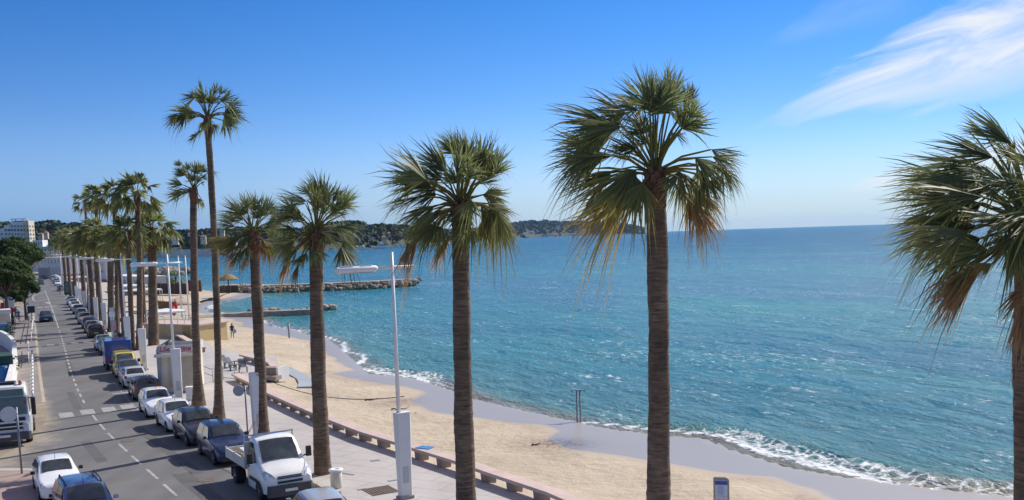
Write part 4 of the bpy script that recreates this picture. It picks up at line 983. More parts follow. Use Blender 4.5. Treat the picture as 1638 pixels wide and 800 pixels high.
def van(label, px_, col, flip=False, box=None, L_=4.6, W=1.85, H=1.95, name='parked_van', wbase=2.8):
    c, h = near_corner(px_, wbase, .85, flip=flip); t = thing(name, label, 'van', c, h, 'vans parked along the kerb')
    pm = paint('van_paint', col); hw = W/2; hl = L_/2; zb = 1.08
    if box:
        bl = L_*.62
        st = [(hl,hw*.8,.3,.6,.66,hw*.7,.02),(hl*.95,hw*.95,.25,.85,.93,hw*.8,.03),(hl*.70,hw,.25,zb,zb+.08,hw*.85,.04),(hl*.50,hw,.25,zb+.02,1.88,hw*.78,.04),(hl*.28,hw,.25,zb+.02,1.95,hw*.78,.03),(hl*.22,hw*.98,.25,zb,1.9,hw*.76,.02)]
        sh = Shell(st); sharp(sh.mesh().build('cab', MT['white'], t))
        mb = MB(); mb.box((-hl+bl/2, 0, .62+(H-.62)/2), (bl, W*1.10, H-.62), 0, 0, 1, .03); mb.build('cargo_box', pm, t)
        mb = MB()
        for y in (-.45,.45): mb.box((-hl-.012,y,.62+(H-.62)/2), (.02,.85,H-.8))
        mb.build('rear_door', pm, t)
        mb = MB(); mb.box((0,0,.5), (L_*.9,W*.5,.2)); mb.build('chassis', 'black', t)
        ws = 2
    else:
        st = [(hl,hw*.6,.30,.52,.60,hw*.5,.01),(hl*.985,hw*.84,.22,.62,.72,hw*.72,.02),(hl*.92,hw*.95,.2,.8,.90,hw*.8,.03),(hl*.70,hw,.2,zb-.05,zb+.03,hw*.84,.05),(hl*.50,hw,.2,zb,lerp(zb,H,.55),hw*.82,.05),(hl*.30,hw,.2,zb+.02,H-.08,hw*.80,.05),(hl*.15,hw,.2,zb+.02,H-.03,hw*.80,.04),(-hl*.9,hw*.99,.2,zb+.02,H-.04,hw*.80,.04),(-hl*.98,hw*.97,.2,zb,H-.12,hw*.78,.03),(-hl,hw*.93,.25,zb-.1,H-.25,hw*.74,.02)]
        sh = Shell(st); sharp(sh.mesh().build('body', pm, t)); ws = 3
    mb = MB(); screen_pane(mb, sh, [mixq(st[ws],st[ws+1],.12), mixq(st[ws],st[ws+1],.6), mixq(st[ws],st[ws+1],.95)] if box else [mixq(st[ws],st[ws+1],.12), st[ws+1], mixq(st[ws+1],st[ws+2],.92)], .05, .02)
    mb.build('windscreen', 'glass2', t)
    for sg in (1, -1):
        mb = MB(); x0, x1 = (hl*.56, hl*.34) if box else (hl*.44, hl*.10)
        zt = 1.75 if box else H-.18
        mb.add([(x0+.1,sg*(hw*.955+.02),zb+.07),(x1,sg*(hw*.955+.02),zb+.07),(x1,sg*(hw*.82+.03),zt),(x0-.22 if not box else x0-.1,sg*(hw*.82+.03),zt)], [[0,1,2,3]]); mb.build('side_window', 'glass', t)
        mb = MB(); mb.box((hl*.62,sg*(hw+.13),zb+.15), (.10,.22,.26), 0, 0, .9, .03); mb.build('mirror', 'black', t)
        mb = MB(); mb.box((hl*.93,sg*hw*.74,.76), (.18,.24,.2), 0, 0, .8, .04); mb.build('headlight', 'lamp', t)
        mb = MB(); mb.box((-hl-.005,sg*hw*.9,.95), (.05,.13,.4)); mb.build('tail_light', 'red', t)
        for x in (hl*.62, -hl*.58): wheel_part(t, x, sg*(hw-.10), .33, .22, sg)
    mb = MB(); mb.box((hl*.98,0,.42), (.10,hw*1.6,.26), 0, 0, 1, .04); mb.build('bumper', 'black', t)
    return t
van('small yellow van facing the viewer behind the grey-blue hatchback', (184,604), (.72,.55,.06), L_=4.1, W=1.72, H=1.82, wbase=2.6)
van('blue box van seen from behind, tallest vehicle beyond the yellow van', (172,592), (.012,.06,.28), flip=True, box=True, L_=5.2, W=1.9, H=2.5)

# ---- white dropside truck
c, h = near_corner((422.5,799), 3.4, .82); t = thing('dropside_truck', 'white dropside truck loaded with boards and sacks, facing the viewer', 'truck', c, h)
TW = MT['truckw'] = paint('truck_paint', (.86,.84,.79)); hw = 1.0; FX = 2.55
st = [(FX,.62,.40,.70,.80,.55,.02),(FX-.05,.86,.32,.88,.98,.74,.03),(FX-.22,.96,.28,1.0,1.10,.82,.05),(FX-.55,.99,.26,1.16,1.25,.86,.07),(FX-.98,1.0,.26,1.30,1.38,.87,.08),(FX-1.30,1.0,.26,1.33,1.80,.86,.07),(FX-1.62,1.0,.26,1.33,2.18,.82,.06),(FX-1.80,1.0,.26,1.33,2.26,.82,.06),(FX-2.35,.99,.26,1.33,2.27,.82,.05),(FX-2.42,.97,.3,1.3,2.22,.80,.03)]
sh = Shell(st); sharp(sh.mesh().build('cab', TW, t))
mb = MB(); screen_pane(mb, sh, [mixq(st[4],st[5],.10), mixq(st[4],st[5],.5), st[5], mixq(st[5],st[6],.5), mixq(st[5],st[6],.95)], .045, .02)
mb.build('windscreen', 'glass2', t)
mb = MB(); mb.box((FX-1.16,-.05,1.46),(.16,.42,.03),.3); mb.build('papers_on_dash', 'blue', t)
for sg in (1, -1):
    mb = MB(); mb.add([(FX-1.22,sg*.985,1.40),(FX-2.22,sg*.985,1.36),(FX-2.22,sg*.865,2.12),(FX-1.75,sg*.865,2.12)], [[0,1,2,3]]); mb.build('side_window', 'glass', t)
    mb = MB(); mb.box((FX-1.16,sg*1.20,1.62),(.13,.24,.40),0,0,.9,.04); mb.tube([(FX-1.2,sg*.97,1.45),(FX-1.16,sg*1.12,1.50)],.03,6); mb.build('mirror', 'black', t)
    mb = MB(); mb.add([(FX-.02,sg*.56,.92),(FX-.20,sg*.93,.90),(FX-.50,sg*.985,1.12),(FX-.45,sg*.84,1.20),(FX-.14,sg*.66,1.08)], [[0,1,2,3,4]])
    for i, v in enumerate(mb.v): mb.v[i] = (v[0]+.03, v[1]+sg*.012, v[2]+.02)
    mb.build('headlight', 'lamp', t)
    mb = MB(); mb.box((FX-2.05,sg*1.006,1.16),(.16,.02,.05)); mb.build('door_handle', 'black', t)
    mb = MB(); mb.box((FX-1.55,sg*1.003,.72),(1.0,.02,.14)); mb.build('side_moulding', 'black', t)
    wheel_part(t, FX-.86, sg*.88, .36, .24, sg); wheel_part(t, FX-4.26, sg*.80, .36, .40, sg)
    mb = MB(); pts = [(FX-.86+math.cos(a)*.43, sg*1.006, max(.24,.36+math.sin(a)*.43)) for a in [math.pi*k/12 for k in range(13)]]
    mb.add(pts+[(FX-1.29,sg*1.006,.24),(FX-.43,sg*1.006,.24)], [list(range(15))]); mb.build('wheel_arch', 'black', t)
    mb = MB(); mb.box((FX-4.75,sg*.8,.42),(.04,.4,.42)); mb.build('mud_flap', 'black', t)
mb = MB(); mb.box((FX-.05,0,.46),(.30,1.84,.44),0,0,.97,.10); mb.build('bumper', MT.setdefault('bump', mat('grey_bumper', (.075,.075,.08), .6, .1, 3)), t)
mb = MB(); mb.box((FX+.0,0,.78),(.05,1.0,.09)); mb.box((FX+.0,0,.93),(.05,.98,.03)); mb.box((FX-.02,0,1.0),(.05,.96,.03)); mb.build('grille', 'black', t)
mb = MB(); mb.box((FX+.115,0,.47),(.02,.5,.11)); mb.build('front_plate', 'plate', t)
mb = MB(); mb.box((FX-3.9,0,.62),(2.9,.7,.2)); mb.build('chassis', 'black', t)
bx0, bx1 = FX-2.52, FX-5.25; bz = .98
mb = MB(); mb.box(((bx0+bx1)/2,0,bz),(bx0-bx1,2.06,.08)); mb.build('load_bed', 'wood', t)
TB = MT['truckbed'] = mat('truck_side_paint', (.66,.63,.54), .6, .10, 3)
for sg in (1, -1):
    mb = MB(); mb.box(((bx0+bx1)/2,sg*1.03,bz+.20),(bx0-bx1,.05,.40))
    for k in range(3): mb.box((bx0-.02-(bx0-bx1-.04)*k/2,sg*1.03,bz+.22),(.06,.075,.48))
    mb.build('drop_side', TB, t)
mb = MB(); mb.box((bx1,0,bz+.20),(.05,2.0,.40)); mb.build('tailgate', TB, t)
mb = MB(); mb.box((bx0,0,bz+.55),(.05,2.05,1.06))
mb.build('headboard', TB, t)
mb = MB()
for z in (2.30,): mb.tube([(bx0+.03,-1.0,z),(bx0+.03,1.0,z)],.03,6)
for y in (-1.0,1.0): mb.tube([(bx0+.03,y,bz),(bx0+.03,y,2.34)],.03,6)
mb.build('ladder_rack', TB, t)
def rider(name, label, cat, local, dims, m, parent_t, rz=0., group=None):
    """a thing resting on the truck bed: top-level, placed in the truck's frame"""
    p = Vector((local[0],local[1],0)); p.rotate(Euler((0,0,h))); q = c+p
    t2 = thing(name, label, cat, Vector((q.x,q.y,local[2])), h+rz, group)
    return t2
tb = rider('board_stack', 'stack of pale boards lying in the dropside truck bed', 'boards', ((bx0+bx1)/2-.55,.1,bz+.045), None, None, t)
mb = MB()
for k in range(5): mb.box((rnd.uniform(-.05,.05),rnd.uniform(-.06,.06),.03+.062*k),(1.3,1.2,.05),rnd.uniform(-.05,.05))
mb.build('boards', MT.setdefault('board', mat('pale_board', (.62,.62,.60), .7, .1, 3)), tb)
tb = rider('rubble_bag', 'tall yellow-brown sack of rubble standing behind the dropside truck cab', 'sack', (bx0-.42,.1,bz+.04), None, None, t)
mb = MB()
for k in range(7):
    pass
mb.lathe([(.30,0),(.40,.06),(.43,.35),(.41,.68),(.36,.86),(.38,.93),(.2,.90)], (0,0,0), 12)
for i, v in enumerate(mb.v): mb.v[i] = (v[0]*(1+.07*math.sin(i*3.1)), v[1]*(1.5+.08*math.cos(i*2.3)), v[2])
mb.build('sack', MT.setdefault('sack', mat('sack_cloth', (.36,.24,.08), .9, .4, 3, bump=.6, c2=(.50,.38,.18))), tb)

# ---- white lorry at the left edge
p = P(10,716); i = min(range(NS-1), key=lambda j: (centre[j]-p.xy).length); tt = (centre[i+1]-centre[i]).normalized()
hh = heading(-tt)-.10; t = thing('lorry', 'big white flat-nosed lorry parked facing the viewer at the left picture edge', 'lorry', Vector((p.x,p.y,0)), hh)
W_ = MT['lorryw'] = paint('lorry_paint', (.85,.84,.82)); hw = 1.25
# origin: under the front bumper
st = [(.0,1.10,.45,.9,1.0,1.0,.02),(-.04,1.20,.40,1.55,1.60,1.15,.03),(-.08,1.25,.40,1.60,1.70,1.17,.02),(-.16,1.25,.4,1.62,2.55,1.14,.02),(-.24,1.25,.4,1.62,2.75,1.13,.03),(-.42,1.25,.4,1.62,3.02,1.10,.05),(-.7,1.25,.4,1.62,3.12,1.10,.05),(-2.0,1.25,.4,1.62,3.14,1.10,.05),(-2.1,1.22,.45,1.6,3.08,1.06,.03)]
sh = Shell(st); sharp(sh.mesh().build('cab', W_, t), 30)
mb = MB(); mb.add([(-.035,-1.10,1.66),(-.035,1.10,1.66),(-.125,1.08,2.56),(-.125,-1.08,2.56)], [[0,1,2,3]])
for i, v in enumerate(mb.v): mb.v[i] = (v[0]+.05, v[1], v[2])
mb.build('windscreen', 'glass2', t)
mb = MB(); mb.box((-.10,0,2.82),(.20,2.1,.34),0,0,.96,.05); mb.build('sun_visor', MT.setdefault('visor', mat('tinted_visor', (.10,.17,.17), .15, .1, 2, coat=.6)), t)
mb = MB()
for z, hgt in ((1.42,.20),(1.16,.12),(.96,.12)): mb.box((.03,0,z),(.06,1.7 if z < 1.4 else 2.0,hgt),0,0,1,.02)
mb.build('grille', 'black', t)
mb = MB(); mb.box((.03,0,1.30),(.09,2.1,.06)); mb.box((.03,0,1.06),(.09,1.9,.05)); mb.build('grille_bar', W_, t)
mb = MB(); mb.box((-.1,0,.55),(.5,2.46,.40),0,0,1,.12); mb.build('bumper', MT['bump'], t)
mb = MB(); mb.box((.16,0,.60),(.02,.52,.12)); mb.build('front_plate', 'plate', t)
for sg in (1, -1):
    mb = MB(); mb.box((-.02,sg*1.02,.98),(.24,.34,.42),0,0,.9,.06); mb.build('headlight', 'lamp', t)
    mb = MB(); mb.box((-.02,sg*1.42,2.18),(.16,.22,.62),0,0,1,.05); mb.box((-.02,sg*1.42,1.72),(.16,.22,.26),0,0,1,.05); mb.tube([(-.2,sg*1.2,2.45),(-.02,sg*1.40,2.5)],.03,6); mb.build('mirror', 'black', t)
    mb = MB(); mb.add([(-.35,sg*1.215,1.7),(-1.35,sg*1.215,1.7),(-1.35,sg*1.155,2.5),(-.45,sg*1.155,2.5)], [[0,1,2,3]]); mb.build('side_window', 'glass', t)
    for x in (-1.25,-4.6): wheel_part(t, x, sg*1.05, .5, .32, sg)
mb = MB(); mb.box((-4.0,0,.85),(5.2,.9,.25)); mb.build('chassis', 'black', t)
mb = MB(); mb.box((-4.6,0,1.12),(4.6,2.5,.14)); mb.build('flatbed', 'wood', t)
mb = MB(); mb.box((-1.0,.2,3.24),(.7,.9,.10),0,0,.9,.05); mb.build('roof_hatch', 'black', t)
mb = MB(); mb.lathe([(.09,0),(.09,.16),(.05,.2)],(-.7,.85,3.15),10); mb.build('beacon', MT.setdefault('orange', mat('amber', (.6,.16,.03), .3, .05, 2)), t)
# ------------------------------------------------------------------ lamps and columns along the kerb
rnd = random.Random(33)
def road_dir(p):
    i = min(range(NS-1), key=lambda j: (wheel[j]-p.xy).length); t = (wheel[i+1]-wheel[i]).normalized(); return t
def fin_mesh(h=3.35):
    mb = MB(); mb.box((0,0,h/2), (.50,.30,h), 0, 0, 1.22, .04); return mb
def fin_door(t):
    mb = MB(); mb.box((.0,-.168,.95),(.24,.012,.62)); mb.box((.0,.168,.95),(.24,.012,.62)); mb.build('access_door', 'lgrey', t)
    mb = MB(); mb.box((0,0,.06),(.62,.42,.12),0,0,1,.03); mb.build('foot_plate', 'concrete', t)
def column(label, px_, lamp=False, arm=None):
    p = P(*px_, Z0); t_ = road_dir(p); hd = heading(Vector((-t_.y, t_.x)))          # local +x points over the road
    if not lamp:
        t = thing('lighting_column', label, 'column', p, hd, 'low grey-white columns along the kerb')
        fin_mesh().build('shaft', 'fin', t); fin_door(t); mb = MB(); mb.box((0,0,3.36),(.56,.32,.05),0,0,1,.04); mb.build('cap', 'lampw', t)
        return t
    t = thing('street_lamp', label, 'street lamp', p, hd, 'white street lamps along the kerb')
    fin_mesh().build('base_column', 'fin', t); fin_door(t)
    mb = MB(); mb.tube([(.12,.0,3.3),(.12,0,9.42)], [.085,.06], 10); mb.build('pole', 'lampw', t)
    mb = MB(); mb.tube([(-.75,0,8.86),(.1,0,8.86),(.78,0,8.86)], [.055,.06,.055], 8); mb.box((-.75,0,8.84),(.14,.14,.13)); mb.build('arm', 'lampw', t)
    hd_ = MB()
    hd_.tube([(.72,0,8.85),(.78,0,8.85),(.86,0,8.84),(2.26,0,8.82),(2.34,0,8.82),(2.38,0,8.82)], [.06,.10,.125,.125,.10,.05], 14)
    for x0, x1 in ((.92,1.44),(1.66,2.22)): hd_.box(((x0+x1)/2,0,8.955), (x1-x0,.15,.05), 0, 0, .85, .03)
    h_ = hd_.build('lamp_head', 'lampw', t)
    mb = MB(); mb.box((1.55,0,8.705),(1.3,.14,.03)); mb.build('diffuser', 'lamp', h_)
    return t
lab = {0:'nearest street lamp, its tall white pole crossing the jetty and the beach', 2:'street lamp in front of the beach kiosk', 4:'street lamp next to the parked motorcycle, third along the kerb',
       6:'street lamp beside the last cars before the advertising panel gap, fourth along the kerb', 8:'fifth street lamp along the kerb, seen close to the fourth', 10:'sixth street lamp along the kerb, near the advertising panel', 12:'seventh street lamp along the kerb', 14:'eighth street lamp along the kerb', 16:'ninth street lamp along the kerb, by the road bend'}
labc = {1:'bare column between the dropside truck and the round mirror post', 3:'bare column just beyond the kiosk beside the yellow van', 5:'bare column beyond the notice post', 7:'bare column beside the parked row halfway to the advertising panel', 9:'bare column two posts before the advertising panel', 11:'bare column standing just before the advertising panel', 13:'bare column beyond the advertising panel near the road bend', 15:'bare column last before the road bend'}
cols = [(648.5,797),(414,700),(286,640),(231,592),(206,562),(183,541),(168.5,528),(155,515),(146,508),(137,500),(130,493),(124,487),(108.5,468),(104.5,465),(101,462)]
lamps = []
for i, q in enumerate(cols):
    lamps.append(column(lab[i] if i % 2 == 0 else labc[i], q, i % 2 == 0))
# cable strung from the bare column to the nearest lamp
a = lamps[0].location+Vector((.12,0,3.95)); b_ = lamps[1].location+Vector((0,0,3.3))
mb = MB(); pts = [a.lerp(b_, k/16)-Vector((0,0,1.0*4*(k/16)*(1-k/16)*.55)) for k in range(17)]; mb.tube(pts, .018, 5)
o = tag(mb.build('cable', 'black'), 'thin dark cable sagging between the nearest street lamp and the next column', 'cable')

# ------------------------------------------------------------------ benches
def bench(label, line, step, ht=.52, w_=.62, lw=.34, first=.5):
    """long slab on trapezoid legs, along a polyline of its landward edge"""
    pts = [Vector((p[0], p[1], 0)) for p in line]; n = len(pts); t = thing('bench', label, 'bench', (pts[0].x, pts[0].y, Z0-.02), 0, 'long stone benches along the promenade edge')
    o = pts[0]; off = offset([p.xy for p in pts], w_)
    mb = MB(); vs = []
    for p, q in zip(pts, off):
        for x, z in ((p.xy, ht-.14),(p.xy, ht),(q, ht),(q, ht-.14)): vs.append((x[0]-o.x, x[1]-o.y, z))
    fs = [[4*i+k, 4*i+(k+1) % 4, 4*i+4+(k+1) % 4, 4*i+4+k] for i in range(n-1) for k in range(4)] + [[0,1,2,3],[4*n-4,4*n-3,4*n-2,4*n-1]]
    mb.add(vs, fs); mb.build('seat', 'pinkstone', t)
    full = interp(pts, 600); d = first-step; 
    acc = 0; nxt = first
    for i in range(1, 600):
        acc += (full[i]-full[i-1]).length
        if acc >= nxt:
            nxt += step; tg_ = (full[i]-full[i-1]).normalized(); nn = Vector((tg_.y, -tg_.x, 0)); c_ = full[i]-o+nn*w_*.52
            mb = MB(); mb.box((c_.x, c_.y, (ht-.14)/2-.02), (lw, w_*.80, ht-.13+.04), heading(tg_), 0, 1.12); mb.build('leg', 'leg', t)
    return t
ln = [P(x, y, .62).xy for x, y in ((904,800),(874,787),(823,770),(783,757),(728,737.5),(658,716),(637,709),(574,690),(526,671.5),(475,650),(430,630),(400,613),(370,598))]
p0 = ln[0]; d_ = (ln[0]-ln[3]).normalized()
bench('long pink stone bench running beside the palms from the bottom edge to the chairs', [p0+d_*7+Vector((1.2,-.2)), p0+d_*3+Vector((.2,0))]+ln, 1.85, first=.7)
ln2 = [P(x, y, .62).xy for x, y in ((434,588),(428,580),(416,575),(400,571.5),(382,567))]
bench('short pink stone bench behind the dark promenade chairs', ln2, 1.9, first=.5)
ln3 = [P(x, y, .62).xy for x, y in ((318,556),(300,546),(282,536),(262,527),(250,519))]
bench('pink stone bench between the kiosk and the yellow terrace building', ln3, 2.6, first=.4)
mb = MB()
tw = P(676,717,.63); t = tag(MB().box((0,0,.012),(.75,.5,.02),R(-30)).build('towel', 'blue'), 'small blue towel lying on the long stone bench', 'towel'); t.location = tw+Vector((.1,.1,0))

# ------------------------------------------------------------------ chairs
def chair(label, px_, rz, group, m='grey'):
    p = P(*px_, Z0); t = thing('promenade_chair', label, 'chair', p, rz, group)
    mb = MB(); mb.add([(-.3,-.28,.38),(.30,-.28,.46),(.30,.28,.46),(-.3,.28,.38)], [[0,1,2,3]]); 
    mb2 = MB()
    for k in range(6): mb2.box((-.27+.108*k,0,.40+.013*k),(.085,.60,.035))
    mb2.build('seat', 'chairm', t)
    mb3 = MB()
    for k in range(7): mb3.box((-.33-.055*k,0,.47+.085*k),(.03,.60,.075))
    mb3.build('backrest', 'chairm', t)
    for sg in (1,-1):
        mb4 = MB(); mb4.extr([(-.28,0),(-.20,0),(-.12,.36),(.24,.42),(.22,0),(.30,0),(.36,.50),(-.30,.42)], sg*.30-.02, sg*.30+.02); mb4.build('leg', 'chairm', t)
    return t
MT['chairm'] = mat('slate_chair', (.15,.155,.17), .6, .15, 4)
chair('dark slatted chair farthest left of the trio by the short bench', (367,588), R(-20), 'slatted chairs by the short bench')
chair('dark slatted chair in the middle of the trio by the short bench', (376,592), R(-15), 'slatted chairs by the short bench')
chair('dark slatted chair nearest the palm trunk in the trio by the short bench', (389,596), R(-70), 'slatted chairs by the short bench')
chair('slatted chair facing left behind the parked dark blue crossover, back turned to its twin', (374,702), R(15), 'slatted chairs near the truck')
chair('grey slatted chair beside the column, right of its twin behind the dark blue crossover', (388,707), R(195), 'slatted chairs near the truck')
# low railing by the trio
def rail(name, label, pts, h=.9, cat='railing', m='grey', posts=2, bars=(1.0,), r=.025, group=None):
    o = pts[0]; t = thing(name, label, cat, o, 0, group)
    q = [p-o for p in pts]
    for b__ in bars:
        mb = MB(); mb.tube([p+Vector((0,0,h*b__)) for p in q], r, 6); mb.build('rail', m, t)
    for p in interp(q, posts):
        mb = MB(); mb.tube([p, p+Vector((0,0,h))], r, 6); mb.build('post', m, t)
    return t
rail('railing', 'low grey metal railing beside the dark chair trio', [P(357,607,Z0), P(376,609,Z0)], .95, posts=2, bars=(1,.15))
rail('railing', 'low grey metal railing right of the kiosk by the tallest palm', [P(326,606,Z0), P(341,612,Z0)], .95, posts=2, bars=(1,.5))
# round mirror-like sign discs on posts, seen from behind
def disc_sign(label, px_, h, rr, dx, rz, m):
    p = P(*px_, Z0); t = thing('disc_sign', label, 'sign', p, rz)
    mb = MB(); mb.tube([(0,0,-.05),(0,0,h)], .045, 8); mb.build('post', 'grey', t)
    mb = MB(); mb.lathe([(rr,-.012),(rr,.012)], (dx,-.06,h-rr*.85), 24, 'y', 0, False); d = mb.build('disc', m, t)
    mb = MB(); mb.box((dx*.6,-.035,h-rr*.85),(abs(dx)*1.6,.03,.05)); mb.box((dx,-.04,h-rr*.85),(.05,.02,rr*1.6)); mb.build('bracket', 'grey', d)
    mb = MB(); mb.lathe([(rr*1.01,-.02),(rr*1.01,.02),(rr*.96,.02),(rr*.96,-.02),(rr*1.01,-.02)], (dx,-.06,h-rr*.85), 24, 'y', caps=False); mb.build('rim', 'lgrey', d)
    return t
MT['discm'] = mat('bare_sign_back', (.40,.40,.41), .5, .15, 5, metal=.3)
disc_sign('round sign seen from behind on a thin post, by the grey slatted chair', (396,690), 2.45, .29, -.33, 0, 'discm')
disc_sign('round sign seen from behind on a post in front of the white lorry', (35,757), 3.0, .35, -.33, R(20), MT.setdefault('discw', mat('white_sign_back', (.62,.62,.63), .5, .1, 5)))
# litter bin, tree grates and drain covers
p = P(538.5,780,Z0); t = thing('litter_bin', 'round white litter bin with a hole in its lid beside the palm', 'bin', p); t.scale = (.78,.78,.80)
mb = MB(); mb.lathe([(.27,0),(.30,.05),(.31,.85),(.30,.86)], n=24); mb.build('drum', 'cream', t)
mb = MB(); mb.lathe([(.14,.87),(.36,.86),(.38,.90),(.36,.96),(.16,.98),(.13,.90)], n=24); mb.build('lid', 'white', t)
mb = MB(); mb.lathe([(.13,.905),(.01,.906)], n=20); mb.build('opening', 'black', t)
p = P(609,785,Z0); t = thing('tree_grate', 'brown iron grate set in the paving beside the nearest column', 'grate', p, R(30))
mb = MB()
for k in range(9): mb.box((-.52+.13*k,0,.012),(.09,1.15,.018))
mb.box((0,-.58,.012),(1.2,.05,.022)); mb.box((0,.58,.012),(1.2,.05,.022)); mb.build('bars', MT.setdefault('iron', mat('rusty_iron', (.15,.105,.08), .8, .3, 5)), t)
mb = MB(); mb.box((0,0,.003),(1.15,1.13,.004)); mb.build('pit', 'black', t)
for x, y, l_, w_, rz, lb in ((554,758,.95,.12,-38,'dark slot drain in the paving right of the litter bin'),(579,783,.35,.18,30,'small dark cover plate left of the iron grate'),(628,769,.4,.16,30,'small dark cover plate above the iron grate'),(600,737,.4,.22,30,'small dark plate in the paving under the long bench, left of the column'),(552,700,.4,.16,30,'small dark plate in the paving between palm trunk and bench')):
    o = tag(MB().box((0,0,.008),(l_,w_,.012),R(rz)).build('cover_plate', 'grey'), lb, 'cover'); o.location = P(x,y,Z0)
# ------------------------------------------------------------------ information sign on the beach edge
p = P(1155,884,-.2); t = thing('info_sign', 'upright beach information sign with blue header and rounded grey frame', 'sign', p, R(-14))
hS = (p - Vector((0,0,EYE))).length; s_ = p.y/1600
zt = D(1155,763,p.y).z-p.z; ws_ = .39
def rounded(w_, z0, z1, r_):
    pts = [(-w_,z0),(w_,z0)]
    for k in range(7): a = math.pi/2*k/6; pts.append((w_-r_+r_*math.cos(a), z1-r_+r_*math.sin(a)))
    for k in range(7): a = math.pi/2*k/6; pts.append((-w_+r_*.4-r_*.4*math.sin(a), z1-r_*.4+r_*.4*math.cos(a)))
    return pts
mb = MB(); mb.extr(rounded(ws_/2+.05,0,zt,.13), -.05, .05); mb.build('frame', MT.setdefault('signframe', mat('warm_grey_frame', (.33,.30,.26), .5, .08, 3)), t)
def signrect(x0, x1, z0, z1, y, m, name):
    mb = MB(); mb.box(((x0+x1)/2, y, (z0+z1)/2), (x1-x0,.006,z1-z0)); return mb.build(name, m, t)
signrect(-.19,.19,.4,zt-.10,-.053,MT.setdefault('signface', mat('sign_face', (.55,.60,.68), .4, .04, 3)),'panel')
signrect(-.19,.19,zt-.24,zt-.115,-.058,MT.setdefault('signblue', mat('sign_blue', (.04,.08,.35), .4, .04, 3)),'header')
mb = MB()
for k in range(9): mb.box((-.02+rnd.uniform(-.01,.01), -.059, zt-.29-.032*k),(.26*rnd.uniform(.5,1),.004,.012))
mb.build('text_lines', MT.setdefault('signtxt', mat('sign_print', (.22,.36,.55), .5, .04, 3)), t)
mb = MB(); mb.box((0,-.059,zt-.60),(.36,.004,.006)); mb.box((.05,-.059,zt-.78),(.006,.004,.36))
for k in range(4): mb.box((-.08+.05*(k % 2),-.059,zt-.70-.045*k),(.04,.004,.03))
mb.build('pictograms', MT.setdefault('signdk', mat('sign_dark', (.12,.10,.14), .5, .04, 3)), t)
signrect(.06,.18,zt-.86,zt-.76,-.060,MT.setdefault('signmag', mat('sign_magenta', (.4,.03,.15), .5, .04, 3)),'colour_patch')

# ------------------------------------------------------------------ kiosk
kA, kB, kC = P(256,630,Z0), P(310,627,Z0), P(243,603,Z0)
ux = (kB-kA).xy.normalized(); ang_ = heading(ux); t = thing('kiosk', 'beige beach kiosk with rounded grey side, shutter and red-lettered roof sign', 'kiosk', kA, ang_)
wk = (kB-kA).length+.25; dk = 3.6; hk = 2.75
mb = MB(); mb.box((wk/2, dk/2, .04),(wk+.1,dk+.1,.08)); mb.build('plinth', 'concrete', t)
mb = MB(); mb.box((wk/2+.06,dk/2,hk/2+.06),(wk-.14,dk,hk-.06)); mb.build('wall', 'cream', t)
mb = MB(); prof = [(0,.08),(-.05,.08),(-.06,1.4),(.0,hk+.35)]
mb.add([(-.06,-.06,.08),(-.06,dk+.05,.08),(-.06,dk+.05,hk+.2),(-.06,-.06,hk+.2),(.02,-.06,hk+.48),(.02,dk+.05,hk+.48),(.22,-.06,hk+.58),(.22,dk+.05,hk+.58),(.12,-.06,.08),(.12,dk+.05,.08),(.30,-.06,hk+.50),(.30,dk+.05,hk+.50)],
       [[0,1,2,3],[3,2,5,4],[4,5,7,6],[8,0,3,4,6,10],[9,11,7,5,2,1]], 0, False); mb.build('side_panel', MT.setdefault('kside', mat('brushed_grey', (.36,.37,.38), .45, .1, 2, metal=.3)), t)
mb = MB(); mb.box((wk/2+.3,-.07,1.45),(wk*.66,.05,2.0))
for k in range(16): mb.box((wk/2+.3,-.10,.55+.12*k),(wk*.66,.02,.085))
mb.build('shutter', MT.setdefault('shut', mat('cream_shutter', (.52,.46,.33), .6, .06, 2)), t)
mb = MB(); mb.box((wk/2+.15,-.30,hk-.08),(wk+.55,.62,.10)); mb.box((wk/2+.15,-.60,hk-.12),(wk+.55,.05,.20)); mb.build('canopy', 'cream', t)
mb = MB(); mb.box((wk/2+.1,-.12,hk+.26),(wk-.1,.06,.50)); mb.box((wk+.06,dk/2,hk+.26),(.06,dk,.50)); mb.box((wk/2+.1,dk-.05,hk+.22),(wk-.1,.06,.42)); mb.build('sign_fascia', MT.setdefault('fascia', mat('pale_fascia', (.58,.57,.54), .6, .05, 3)), t)
mb = MB(); mb.box((wk/2+.1,dk/2,hk+.06),(wk-.2,dk-.2,.06)); mb.build('roof', MT.setdefault('kroof', mat('grey_roof', (.16,.17,.20), .7, .1, 2)), t)
mb = MB(); mb.box((wk*.62,dk*.45,hk+.18),(wk*.60,dk*.66,.14),0,0,.9,.05); mb.build('roof_box', 'white', t)
def text(body, size, m, parent, loc, rot, name='lettering', ext=.012, shear=.0, sx=1.0):
    cu = bpy.data.curves.new(name, 'FONT'); cu.body = body; cu.size = size; cu.extrude = ext; cu.shear = shear; cu.align_x = 'CENTER'; cu.align_y = 'CENTER'; cu.offset = size*.012
    tmp = bpy.data.objects.new('tmp', cu); COL.objects.link(tmp); dg = bpy.context.evaluated_depsgraph_get(); me = bpy.data.meshes.new_from_object(tmp.evaluated_get(dg))
    bpy.data.objects.remove(tmp); bpy.data.curves.remove(cu); me.materials.clear(); me.materials.append(MT[m] if isinstance(m, str) else m)
    o = bpy.data.objects.new(name, me); COL.objects.link(o); o.parent = parent; o.location = loc; o.rotation_euler = rot; o.scale = (sx,1,1); return o
text("LSe", .46, MT.setdefault('redletter', mat('red_lettering', (.55,.02,.06), .5, .05, 3)), t, (wk/2-.72,-.165,hk+.27), (R(90),0,0), 'sign_lettering', .012, .15, 1.05)
